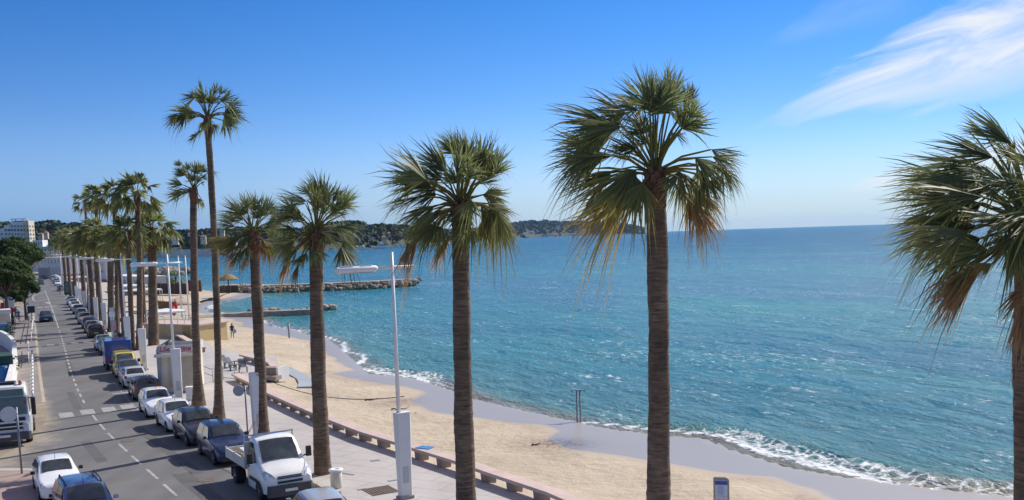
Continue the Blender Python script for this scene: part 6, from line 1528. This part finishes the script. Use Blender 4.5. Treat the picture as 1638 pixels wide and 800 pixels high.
for k in range(9):
    mb = MB(); mb.tube([(.1+(wl_-.2)*k/8,.1,hB+.1),(.1+(wl_-.2)*k/8,.1,hB+1.12)], .025, 5); mb.build('railing_post', 'lgrey', t)
def canopy(label, px_, Y_z, w_, d, h, m, rz=R(25), group=None):
    p = P(*px_, Y_z); t = thing('canopy', label, 'canopy', p, rz, group)
    mb = MB(); mb.add([(-w_/2,-d/2,h),(w_/2,-d/2,h),(w_/2,d/2,h),(-w_/2,d/2,h),(0,0,h+.35),(-w_/2,-d/2,h-.2),(w_/2,-d/2,h-.2),(w_/2,d/2,h-.2),(-w_/2,d/2,h-.2)], [[0,1,4],[1,2,4],[2,3,4],[3,0,4],[0,1,6,5],[1,2,7,6],[2,3,8,7],[3,0,5,8]]); mb.build('cloth', m, t)
    for x, y in ((-1,-1),(1,-1),(1,1),(-1,1)):
        mb = MB(); mb.tube([(x*w_*.48,y*d*.48,0),(x*w_*.48,y*d*.48,h)], .05, 6); mb.build('pole', 'lgrey', t)
    return t
canopy('white flat canopy on the beach terrace behind the flagpole lamp', (268,528), .0, 4.2, 3.0, 2.3, 'white')
canopy('white canopy at the left end of the beach restaurant', (229,487), .0, 6.5, 4, 2.6, 'render')
canopy('low white awning roof further along the beach restaurant', (205,478), .0, 7.5, 4, 2.6, 'white')
def parasol(label, px_, z, h, r_, m, closed=True, group=None):
    p = P(*px_, z); t = thing('parasol', label, 'parasol', p, 0, group); mb = MB(); mb.tube([(0,0,0),(0,0,h)], .045, 6); mb.build('pole', 'white', t)
    mb = MB()
    if closed: mb.lathe([(.16,h*.35),(.30,h*.48),(.22,h*.75),(.05,h*1.02)], n=10)
    else: mb.lathe([(r_,h*.82),(r_*.5,h*.95),(.05,h*1.03)], n=12)
    mb.build('cloth', m, t)
parasol('furled red parasol left of the pair on the beach', (274,503), -.3, 2.4, 1, 'redpaint', group='furled red parasols on the beach')
parasol('furled red parasol right of the pair on the beach', (282,504), -.3, 2.4, 1, 'redpaint', group='furled red parasols on the beach')
parasol('furled red parasol by the sand mound near the terrace end', (279,513), -.3, 2.0, 1, 'redpaint', group='furled red parasols on the beach')
# flagpoles
for x, yt, yb, lb in ((291.0,411.5,505,'slim white flagpole, left of the pair on the beach'),(302.5,411,509,'slim white flagpole, right of the pair on the beach')):
    p = P(x,yb,-.3); hh_ = D(x-5.5 if 0 else x-6,yt,p.y).z+.3; t = thing('flagpole', lb, 'flagpole', p, 0, 'slim flagpoles on the beach')
    mb = MB(); mb.tube([(0,0,-.2),(0,0,hh_)], [.13,.09], 8); mb.build('pole', 'white', t); mb = MB(); mb.lathe([(.10,hh_),(.13,hh_+.1),(.03,hh_+.2)], n=8); mb.build('finial', 'white', t)
# restaurant planting, fences and screens
def screen(label, a, b_, z, h, m, cat='fence'):
    A, B = P(*a, z), P(*b_, z); l_ = (B-A).length; t = thing('beach_fence', label, cat, A, heading((B-A).xy))
    mb = MB(); mb.box((l_/2,0,h/2),(l_,.12,h))
    for k in range(int(l_/.5)): mb.box((.25+.5*k,-.07,h/2),(.10,.05,h*1.02))
    mb.build('panel', m, t)
    for k in range(4):
        mb = MB(); mb.tube([(l_*k/3,-.1,0),(l_*k/3,-.1,h*1.1)], .08, 6); mb.build('post', 'wood', t)
screen('dark wicker fence of the beach restaurant, longest run behind the flagpoles', (238,470), (302,471), -.5, 2.4, 'wicker')
screen('rust red fence right of the flagpoles by the small beach palm', (302,466), (323,466.5), -.5, 2.6, MT.setdefault('rustf', mat('rust_fence', (.22,.06,.035), .9, .2, 2)))
screen('brown cane fence near the red parasols', (255,497), (282,499), -.4, 1.6, MT.setdefault('cane', mat('cane', (.22,.13,.06), .9, .3, 3)))
for k, (x, y, r_, h_) in enumerate(((244,462,2.2,3.4),(256,461,2.4,3.8),(266,463,2.0,3.0),(280,464,2.0,2.6),(250,470,1.6,2.2))):
    shrub(['dark rounded shrub at the left end of the beach restaurant hedge','tallest rounded shrub in the beach restaurant hedge','shrub right of the tallest one in the beach restaurant hedge','low shrub behind the first flagpole','low shrub before the wicker fence'][k], P(x,y,-.5), r_, h_, 700, .26, group='shrubs of the beach restaurant')
palm('small young palm among the beach restaurant fences', P(281,467,-.5), (281,445), .18, gen=14, leafr=1.5, seed=31, nseg=12, boot=.4, group='small palms at the beach restaurant')
rnd = random.Random(78)
tagm = MB(); tagm.lathe([(3.4,0),(2.8,.5),(1.5,1.1),(.2,1.4)], n=20)
for i, v in enumerate(tagm.v): tagm.v[i] = (v[0]*(1+rnd.uniform(-.08,.08)), v[1]*(1+rnd.uniform(-.08,.08)), v[2]*(1+rnd.uniform(-.1,.1)))
o = tagm.build('sand_mound', sand); o.location = P(291,488,-.75); tag(o, 'heaped mound of sand beside the flagpoles', 'sand mound')
o = tagm.build('sand_mound', sand); o.location = P(252,483,-.65); o.scale = (.8,.8,.6); tag(o, 'lower heap of sand beside the stout palm trunk', 'sand mound')
p = P(212,500,.0); t = thing('sun_deck', 'long pale deck with blue edge on the beach beyond the thin palms', 'deck', p, R(18))
mb = MB(); mb.box((0,0,.12),(9,3,.24)); mb.build('deck', 'render', t); mb = MB(); mb.box((0,-1.53,.30),(9,.08,.12)); mb.build('edge_rail', 'blue', t)
# promenade clutter: advertising panel, notice post
p = P(111.5,472.5,Z0); t = thing('advertising_panel', 'dark framed advertising panel with a green poster on the promenade kerb', 'advertising panel', p, R(25))
mb = MB(); mb.box((0,0,1.6),(2.0,.35,2.9),0,0,1,.05); mb.build('frame', MT.setdefault('adframe', mat('dark_green_frame', (.02,.035,.03), .4, .1, 3)), t)
mb = MB(); mb.box((0,-.19,1.7),(1.6,.02,2.3)); mb.build('poster', MT.setdefault('poster', mat('green_poster', (.03,.10,.03), .3, .5, 1.2, c2=(.10,.20,.22))), t)
for x in (-.7,.7):
    mb = MB(); mb.box((x,0,.1),(.2,.3,.3)); mb.build('foot', 'black', t)
p = P(183.5,543,Z0); t = thing('notice_post', 'bus stop notice post with white head and pink poster', 'notice post', p, R(25))
mb = MB(); mb.tube([(0,0,0),(0,0,3.0)], .06, 8); mb.build('post', 'grey', t)
mb = MB(); mb.box((-.1,-.08,2.75),(.62,.06,.50)); mb.build('head_plate', 'white', t); mb = MB(); mb.box((.0,-.08,1.55),(.52,.06,1.1)); mb.build('poster_case', 'grey', t)
mb = MB(); mb.box((0,-.115,1.55),(.42,.012,.95)); mb.build('poster', MT.setdefault('pinkp', mat('pink_poster', (.50,.16,.25), .4, .4, 3, c2=(.6,.5,.5))), t)
# pale walls and terraces at the far end of the road
def block(name, label, px_l, px_r, z0, h, d, m, cat='building', wins=0, rows=1, roof=None, group=None, Y=None, winm='window'):
    A = P(*px_l, z0) if Y is None else D(*px_l, Y); B = P(*px_r, z0) if Y is None else D(*px_r, Y)
    A.z = z0; B.z = z0
    l_ = (B-A).length; t = thing(name, label, cat, A, heading((B-A).xy), group)
    mb = MB(); mb.box((l_/2,d/2,h/2),(l_,d,h)); mb.build('wall', m, t)
    if roof == 'flat':
        mb = MB(); mb.box((l_/2,d/2,h+.12),(l_+.5,d+.5,.25)); mb.build('roof', 'render', t)
    elif roof:
        mb = MB(); o_ = .4; mb.add([(-o_,-o_,h),(l_+o_,-o_,h),(l_+o_,d+o_,h),(-o_,d+o_,h),(l_*.25,d/2,h+d*.25),(l_*.75,d/2,h+d*.25)], [[0,1,5,4],[1,2,5],[2,3,4,5],[3,0,4],[0,1,2,3]]); mb.build('roof', roof, t)
    for r__ in range(rows):
        for k in range(wins):
            mb = MB(); ww = l_/wins; mb.box((ww*(k+.5), -.04, h*(r__+.55)/rows),(ww*.36,.10,h/rows*.45)); mb.build('window', winm, t)
    return t
block('grey_wall', 'grey rendered wall facing the road bend', (62,446), (77,446.5), 0, 4.2, 1.0, MT.setdefault('greyr', mat('grey_render', (.30,.29,.29), .9, .1, .4)), 'wall', 0)
block('beach_pavilion', 'white pavilion with blue glazing beyond the road bend', (66,438), (98,439), 0, 7, 8, 'render', wins=6, rows=2, roof='flat', winm=MT.setdefault('blueglass', mat('blue_glazing', (.05,.16,.25), .15, .3, .5)))
block('white_terrace', 'low white terrace wall above the road bend at left', (34,434), (66,436), 0, 6.5, 6, 'render', 'terrace', 4, 1)
block('white_terrace', 'stepped white terrace behind the grey wall', (52,428), (100,430), 0, 9.5, 8, 'beige', 'terrace', 8, 1, roof='flat')
block('white_house', 'flat-roofed white house with balcony to the right of the far terraces', (66,420), (112,424), 0, 13.5, 10, 'render', 'house', 7, 2, roof='flat')
block('beige_house', 'beige house half hidden behind the far row of palms', (108,432), (140,436), 0, 9, 8, 'beige', 'house', 4, 2, roof='flat')
block('white_house', 'white block glimpsed between palm trunks beyond the columns', (128,440), (170,447), 0, 6.5, 6, 'render', 'house', 4, 1, roof='flat')
block('beach_cabin', 'long pale beach cabin seen between the trunks beyond the motorcycles', (172,462), (232,467), 0, 3.2, 5, 'render', 'cabin', 7, 1, roof='flat')

# ------------------------------------------------------------------ far land: ridge, woods, houses, boats
def ridge(name, pts, depth, back, seed):
    """pts: (pixel x, pixel y of the skyline, distance Y of the shore)"""
    n = len(pts)*8; P3 = [Vector(p) for p in pts]
    xs = np.linspace(0, len(pts)-1, n); rows = 9
    Xg = np.zeros((n, rows)); Yg = np.zeros_like(Xg); Zg = np.zeros_like(Xg)
    for i, s in enumerate(xs):
        k = min(len(pts)-2, int(s)); q = P3[k].lerp(P3[k+1], s-k); Y0 = q[2]; crest = D(q[0], q[1], Y0+depth*Y0/1300)
        sh0 = D(q[0], 400, Y0)
        for j in range(rows):
            f = j/(rows-1)
            yy = lerp(Y0, Y0+(depth+back)*Y0/1300, f); fx = depth/(depth+back)
            h = math.sin(min(1, f/fx)*math.pi/2)**1.1 if f <= fx else math.cos((f-fx)/(1-fx)*math.pi/2)
            Xg[i,j] = sh0.x*yy/Y0; Yg[i,j] = yy; Zg[i,j] = lerp(SEA-.5, crest.z*.86, h)
    Zg += (vnoise(Xg, Yg, 60, seed)-.5)*6*np.clip(Zg/20,0,1)
    return gridmesh(name, Xg, Yg, Zg, [MT['hillm']], {}), (Xg, Yg, Zg)
MT['hillm'] = mat('hill_scrub', (.028,.045,.02), .95, .4, .02, c2=(.06,.065,.032))
pen = [(250,372,1080),(300,371,1080),(330,371.5,1090),(352,370,1100),(400,370,1150),(460,367,1200),(520,363,1260),(545,359,1300),(570,360,1320),(590,365,1350),(612,363,1400),(640,366,1500),(680,372,1750),(720,373,2050),(760,372,2700),(800,365,3600),(830,359,4200),(862,357,4500),(900,358,4700),(935,357,4700),(970,360,4600),(1000,363,4450),(1016,367,4400),(1029,371.5,4350)]
_, G1 = ridge('peninsula', pen, 170, 260, 3)
left = [(-400,350,760),(-200,352,800),(-60,357,900),(10,358,1000),(40,362,1080),(60,358,1120),(72,355,1150),(88,354,1150),(100,358,1150),(120,359,1120),(160,366,1090),(200,371,1080),(255,372,1080)]
_, G2 = ridge('hills', left, 170, 260, 5)
def woods(name, G, n, s0, seed, low=.10):
    """far-off wood that reads as one mass: thousands of irregular crowns of leaf clumps"""
    rg = random.Random(seed); mb = MB(); dry = []; tone = []; Xg, Yg, Zg = G; nn, rw_ = Xg.shape
    for _ in range(n):
        i = rg.uniform(0, nn-1.01); j = rw_*low*rg.random()+rg.random()**.8*(rw_-1.01-rw_*low)*.62; a, b__ = int(i), int(j); u_, v_ = i-a, j-b__
        f3 = lambda Z: (Z[a,b__]*(1-u_)+Z[a+1,b__]*u_)*(1-v_)+(Z[a,b__+1]*(1-u_)+Z[a+1,b__+1]*u_)*v_
        c_ = Vector((f3(Xg), f3(Yg), f3(Zg))); k = max(.8, c_.y/1300)**.75; s = s0*k*rg.uniform(.55,1.35); q = rg.random(); umb = rg.random() < .4
        c_.z += s*(.9 if umb else .35)
        for m_ in range(22):
            d = Vector((rg.gauss(0,1), rg.gauss(0,1), rg.gauss(0,1))).normalized(); p = c_+Vector((d.x*s*(1.25 if umb else .8), d.y*s*.9, d.z*s*(.38 if umb else .85)))*rg.uniform(.6,1.05)
            x_ = perp(d, Vector((rg.gauss(0,1), rg.gauss(0,1), rg.gauss(0,1)))); y_ = d.cross(x_); w_ = s*.42*rg.uniform(.6,1.3)
            mb.add([p-x_*w_, p-y_*w_, p+x_*w_, p+y_*w_], [[0,1,2,3]]); dry += [min(1,max(0,q+rg.uniform(-.2,.2)))]*4; tone += [rg.random()]*4
    return tag(mb.build(name, 'farwood', fix=False, attrs={'dry': dry, 'tone': tone}), kind='stuff')
woods('wooded_peninsula', G1, 2300, 5.5, 8)
woods('wooded_hills', G2, 1100, 5.5, 9)
# houses on the far shore
rnd = random.Random(90)
def far_house(label, x, ybase, Y, wpx, hpx, m, roof, wins=3, rows=2, group=None, name='villa', cat='villa'):
    A = D(x-wpx/2, ybase, Y); s = Y/F; t = thing(name, label, cat, A, heading((A.xy*0+Vector((1, .12)))), group); w_, h = wpx*s, hpx*s; d = max(6*s, w_*.6)
    mb = MB(); mb.box((w_/2,d/2,h/2-2),(w_,d,h+4)); mb.build('wall', m, t)
    mb = MB(); o_ = w_*.05
    if roof: mb.add([(-o_,-o_,h),(w_+o_,-o_,h),(w_+o_,d+o_,h),(-o_,d+o_,h),(w_*.3,d/2,h+hpx*.28*s),(w_*.7,d/2,h+hpx*.28*s)], [[0,1,5,4],[1,2,5],[2,3,4,5],[3,0,4],[0,1,2,3]]); mb.build('roof', roof, t)
    else: mb.box((w_/2,d/2,h+.2),(w_*1.04,d*1.04,.6)); mb.build('roof', 'render', t)
    for r__ in range(rows):
        for k in range(wins):
            mb = MB(); mb.box((w_*(k+.5)/wins,-.08,h*(r__+.5)/rows),(w_/wins*.4,.3,h/rows*.5)); mb.build('window', 'window', t)
    return t
H_ = [('white villa above the yachts on the wooded shore',584,384,1420,7,5,'render','rooftile'),('pale house with wide front beside the white villa over the yachts',594,385,1400,8,5,'render',None),('orange-walled house right of the yachts',614,385,1420,8,6,'beige','rooftile'),('cream villa high on the slope over the yachts',597,375,1500,7,4,'cream','rooftile'),
 ('tan house on the slope left of the nearest lamp pole',622,378,1500,6,5,'beige','rooftile'),('white house by the bay behind the middle palm',566,384,1380,9,5,'render',None),('white villa between the two middle palms',455,380,1220,10,6,'render','rooftile'),('white house low by the sea wall near the tall thin palms',372,388,1120,12,6,'render',None),
 ('cream house on the slope between tall thin palms',325,385,1120,8,7,'cream','rooftile'),('white house left of the tall thin palms on the slope',304,380,1140,7,6,'render','rooftile'),('small white house seen between stout palm and thin palms',280,386,1110,9,6,'render','rooftile'),('tall white block on the skyline right of the stout palm',355,374,1170,7,7,'render',None),
 ('white waterside house at the start of the far headland',722,385.5,2150,9,3.5,'render','rooftile'),('long white waterside house on the far headland',819,380.3,4000,12,3,'render',None),('white waterside villa left of the hanging frond on the far headland',812,373,4150,5,2.5,'render','rooftile'),('pale house on the far headland slope',800,374.5,3800,5,3,'cream','rooftile'),
 ('wide white house on the far headland shore below the palm crown',873,378.2,4400,12,3,'render',None),('pale house next to the wide white one on the far headland shore',890,377.8,4400,6,3,'render','rooftile'),('white house on the far headland shore right of the wide one',919,376.8,4500,10,2.6,'render','rooftile'),('cream block on the far headland skyline',893,366,4700,6,5,'cream',None),
 ('low white house toward the far headland tip',962,375.8,4450,8,2,'render',None),('pale villa in the trees of the far headland',850,373,4350,6,2.4,'cream','rooftile'),('white villa at the very tip of the far headland',1024,370.8,4350,3,3,'render',None),('small white house between far headland trees',940,373.5,4500,4,2.2,'render','rooftile')]
for lb, x, y, Y, w_, h, m, rf in H_: far_house(lb, x, y, Y, w_, h, m, rf, group='houses on the far shore')
# sea wall of the bay (beige) behind the thin palms
A, B = D(250,401,1060), D(350,401,1075); t = thing('sea_wall', 'long beige sea wall along the far bay behind the thin palms', 'sea wall', Vector((A.x,A.y,SEA-.5)), heading((B-A).xy))
l_ = (B-A).length; mb = MB(); mb.box((l_/2,1,4.2),(l_,2,8.4)); mb.build('wall', MT.setdefault('pinkwall', mat('pinkish_wall', (.78,.64,.54), .9, .12, .06)), t); mb = MB(); mb.box((l_/2,1,8.5),(l_,2.6,.6)); mb.build('coping', 'render', t)
# quay of the harbour
A, B = D(540,398,1330), D(720,391,1980); t = thing('quay', 'low stone quay behind the moored yachts', 'quay', Vector((A.x,A.y,SEA-.5)), heading((B-A).xy)); l_ = (B-A).length
mb = MB(); mb.box((l_/2,3,1.3),(l_,8,3.0)); mb.build('deck', 'concrete', t)
# boats
def yacht(label, x, ywl, Y, lpx, sail=False, group='yachts moored in the far harbour'):
    p = D(x, ywl, Y); p.z = SEA; Ln = lpx*1.7*Y/F; t = thing('sailboat' if sail else 'motor_yacht', label, 'boat', p, rnd.uniform(-.3,.3), group); t.scale = (1,1,1.7 if not sail else 1.0)
    mb = MB(); prof = [(-.5,.16,.10),(-.48,.19,.12),(-.1,.20,.12),(.3,.15,.14),(.5,.01,.17)]; vs = []
    for x_, w_, z_ in prof: vs += [(x_*Ln,-w_*Ln*.6,z_*Ln),(x_*Ln*.96,-w_*Ln*.4,-.03*Ln),(x_*Ln*.96,w_*Ln*.4,-.03*Ln),(x_*Ln,w_*Ln*.6,z_*Ln)]
    mb.add(vs, [[4*i+k,4*i+(k+1)%4,4*i+4+(k+1)%4,4*i+4+k] for i in range(4) for k in range(4)]+[[0,1,2,3],[16,17,18,19]]); mb.build('hull', 'white', t)
    mb = MB(); hC = .07 if sail else .13; mb.box((-.08*Ln,0,.12*Ln+hC*Ln/2),(.48*Ln,.19*Ln,hC*Ln),0,0,.8)
    if not sail: mb.box((-.12*Ln,0,.12*Ln+hC*Ln*1.35),(.26*Ln,.15*Ln,hC*Ln*.7),0,0,.75)
    mb.build('cabin', 'white', t)
    mb = MB(); mb.box((-.07*Ln,0,.135*Ln+hC*Ln*.35),(.44*Ln,.196*Ln,hC*Ln*.35)); mb.build('windows', 'window', t)
    if sail:
        mb = MB(); mb.tube([(.05*Ln,0,.1*Ln),(.05*Ln,0,1.45*Ln)], Ln*.012, 6); mb.build('mast', 'lgrey', t)
        mb = MB(); mb.tube([(.05*Ln,0,.30*Ln),(-.42*Ln,0,.28*Ln)], Ln*.018, 6); mb.build('boom', 'lgrey', t)
    return t
for x, y, Y, l_, s in ((582,396.8,1290,7,0),(590,396.5,1300,6,1),(597,396.6,1300,6,0),(604,396.2,1300,6,1),(612,396.2,1300,12,0),(619,395.6,1330,6,0),(626,395,1360,6,1),(634,394.8,1380,7,0),(642,394.2,1420,6,0),(652,393.5,1500,6,1),(662,392.8,1560,7,0),(674,392.2,1650,6,0),(686,391.6,1700,6,1),(572,397.2,1270,7,0),(556,398,1240,7,0),(548,398.4,1230,6,1),(375,407.3,1060,10,0),(367,407.6,1060,8,0),(531,398.9,1210,8,0)):
    big_ = l_ == 12
    if Y == 1060: yacht('white motor boat moored by the sea wall near the tallest palm' if l_ == 10 else 'smaller white boat left of the one by the sea wall', x, y, Y, l_, False, 'boats by the far sea wall')
    else: yacht('largest white motor yacht in the far harbour, right of the middle palm' if big_ else ('white sailing boat with bare mast moored in the far harbour' if s else 'small white motor yacht moored in the far harbour'), x, y, Y, l_, bool(s), None if big_ else ('sailing boats in the far harbour' if s else 'motor yachts in the far harbour'))
yacht('tiny lone sailing boat on the open sea horizon', 1210, 364.6, 9000, 3.2, True, None)
# rocky headland with a wall, left of the breakwater
hp = [P(228,441,SEA), P(250,441,SEA), P(280,440,SEA), P(303,438.5,SEA)]
rocks(hp, 42, 8, 2.0, 'big tan rock of the low headland behind the flagpoles', 'rocks of the low headland', SEA+.3, 1.8)
tag(MB().add([(p.x,p.y-5,SEA-1) for p in hp]+[(p.x,p.y+16,SEA-1) for p in hp]+[(p.x,p.y+2,SEA+2.6-k*.6) for k, p in enumerate(hp)], [[0,1,9,8],[1,2,10,9],[2,3,11,10],[8,9,5,4],[9,10,6,5],[10,11,7,6],[3,7,11],[0,8,4]]).build('rocky_headland', 'rock'), kind='structure')
# ------------------------------------------------------------------ hotel on the left
Yh = 900.0
def hotel():
    A = D(-6,402,Yh); s = Yh/F; gz = 0; t = thing('hotel', 'tall white seaside hotel with stepped roof terrace and rows of dark windows', 'hotel', Vector((A.x,A.y,gz)), R(6))
    # (x0 px, x1 px, top y px)
    base = A.z
    zt = lambda x, y: D(x, y, Yh).z
    K_ = .80
    segs = [(2,11,366),(11,23,360),(23,47,355),(47,58,352.5)]
    for x0, x1, yt in segs:
        mb = MB(); h = zt(x0, yt); mb.box(((x0+x1)/2*s*K_+6*s, 7, h/2),((x1-x0)*s*K_, 14, h)); mb.build('wall', 'beige' if x0 == 47 else 'render', t)
    mb = MB(); mb.box((52.5*s*K_+6*s,-.1+0,zt(50,362)/1-4),(4.5*s,1.0,9)); mb.build('ochre_panel', 'ochre', t)
    for r__, y in enumerate((361.5,368,374.5,381,387.5,393)):
        for k, x in enumerate((6,14,20.5,26,32,38,44,50,55.5)):
            yt = 366 if x < 11 else 360 if x < 23 else 355 if x < 47 else 352.5
            if y < yt+3: continue
            mb = MB(); z_ = zt(x, y); mb.box((x*s*K_+6*s, -.25 if r__ != 1 else -.3, z_),((2.6 if (r__ == 1) else 1.9)*s*(1+.15*((k+r__) % 2)),.6,2.9*s)); mb.build('window', 'window', t)
    for y in (365.5,378):
        mb = MB(); z_ = zt(30, y); mb.box((30*s*K_+6*s,-.55,z_),(38*s*K_,.9,.35*s)); mb.build('balcony', 'render', t)
    for y in (361.5,368,374.5,381,387.5):
        for yy in (3.2, 10.2):
            mb = MB(); mb.box((58*s*K_+6*s+.1, yy, zt(55, y)),(.5,2.2,2.6*s)); mb.build('window', 'window', t)
    zt0 = zt(40,354.5)
    mb = MB(); mb.box((38*s*K_+6*s,5,zt(38,349.6)),(31*s*K_,6,.8*s))
    for x in (24,31,45,53): mb.box((x*s*K_+6*s,4,(zt0+zt(38,349.6))/2),(.9*s,1,zt(38,349.6)-zt0))
    mb.build('roof_pergola', 'lgrey', t)
    mb = MB(); mb.box((37*s*K_+6*s,6,zt0+.8*s),(18*s*K_,8,2.2*s)); mb.build('roof_lounge', 'window', t)
hotel()
block('annexe', 'low white annexe with dark doors right of the hotel', (52,388), (68,389), 0, 19.5, 10, 'render', 'building', 4, 3, Y=860)
block('road_bridge', 'long pale flat-roofed building on a pillar right of the hotel annexe', (75,391), (88,391.5), 0, 10.2, 10, 'greyr', 'building', 3, 2, Y=840)
for x, y, Y, w_, h, m, rf, lb in ((64,378,1150,7,4,'beige','rooftile','red-roofed villa on the hill just right of the hotel'),(73,377,1160,6,5,'beige','rooftile','tan villa on the hill beyond the hotel annexe'),(96,373,1160,6,3,'render','rooftile','white villa high on the left hill under the ridge'),(82,387,1100,5,4,'render',None,'pale cube house low on the left hill')):
    far_house(lb, x, y, Y, w_, h, m, rf, 3, 2, 'villas on the left hill')
scene.view_settings.view_transform = 'Standard'; scene.view_settings.look = 'None'; scene.view_settings.gamma = 1; scene.view_settings.exposure = .42

hb = MB(); hb.box((3000, 6900, 60), (26000, 14600, 131)); o = hb.build('haze', HAZE); tag(o, kind='stuff')
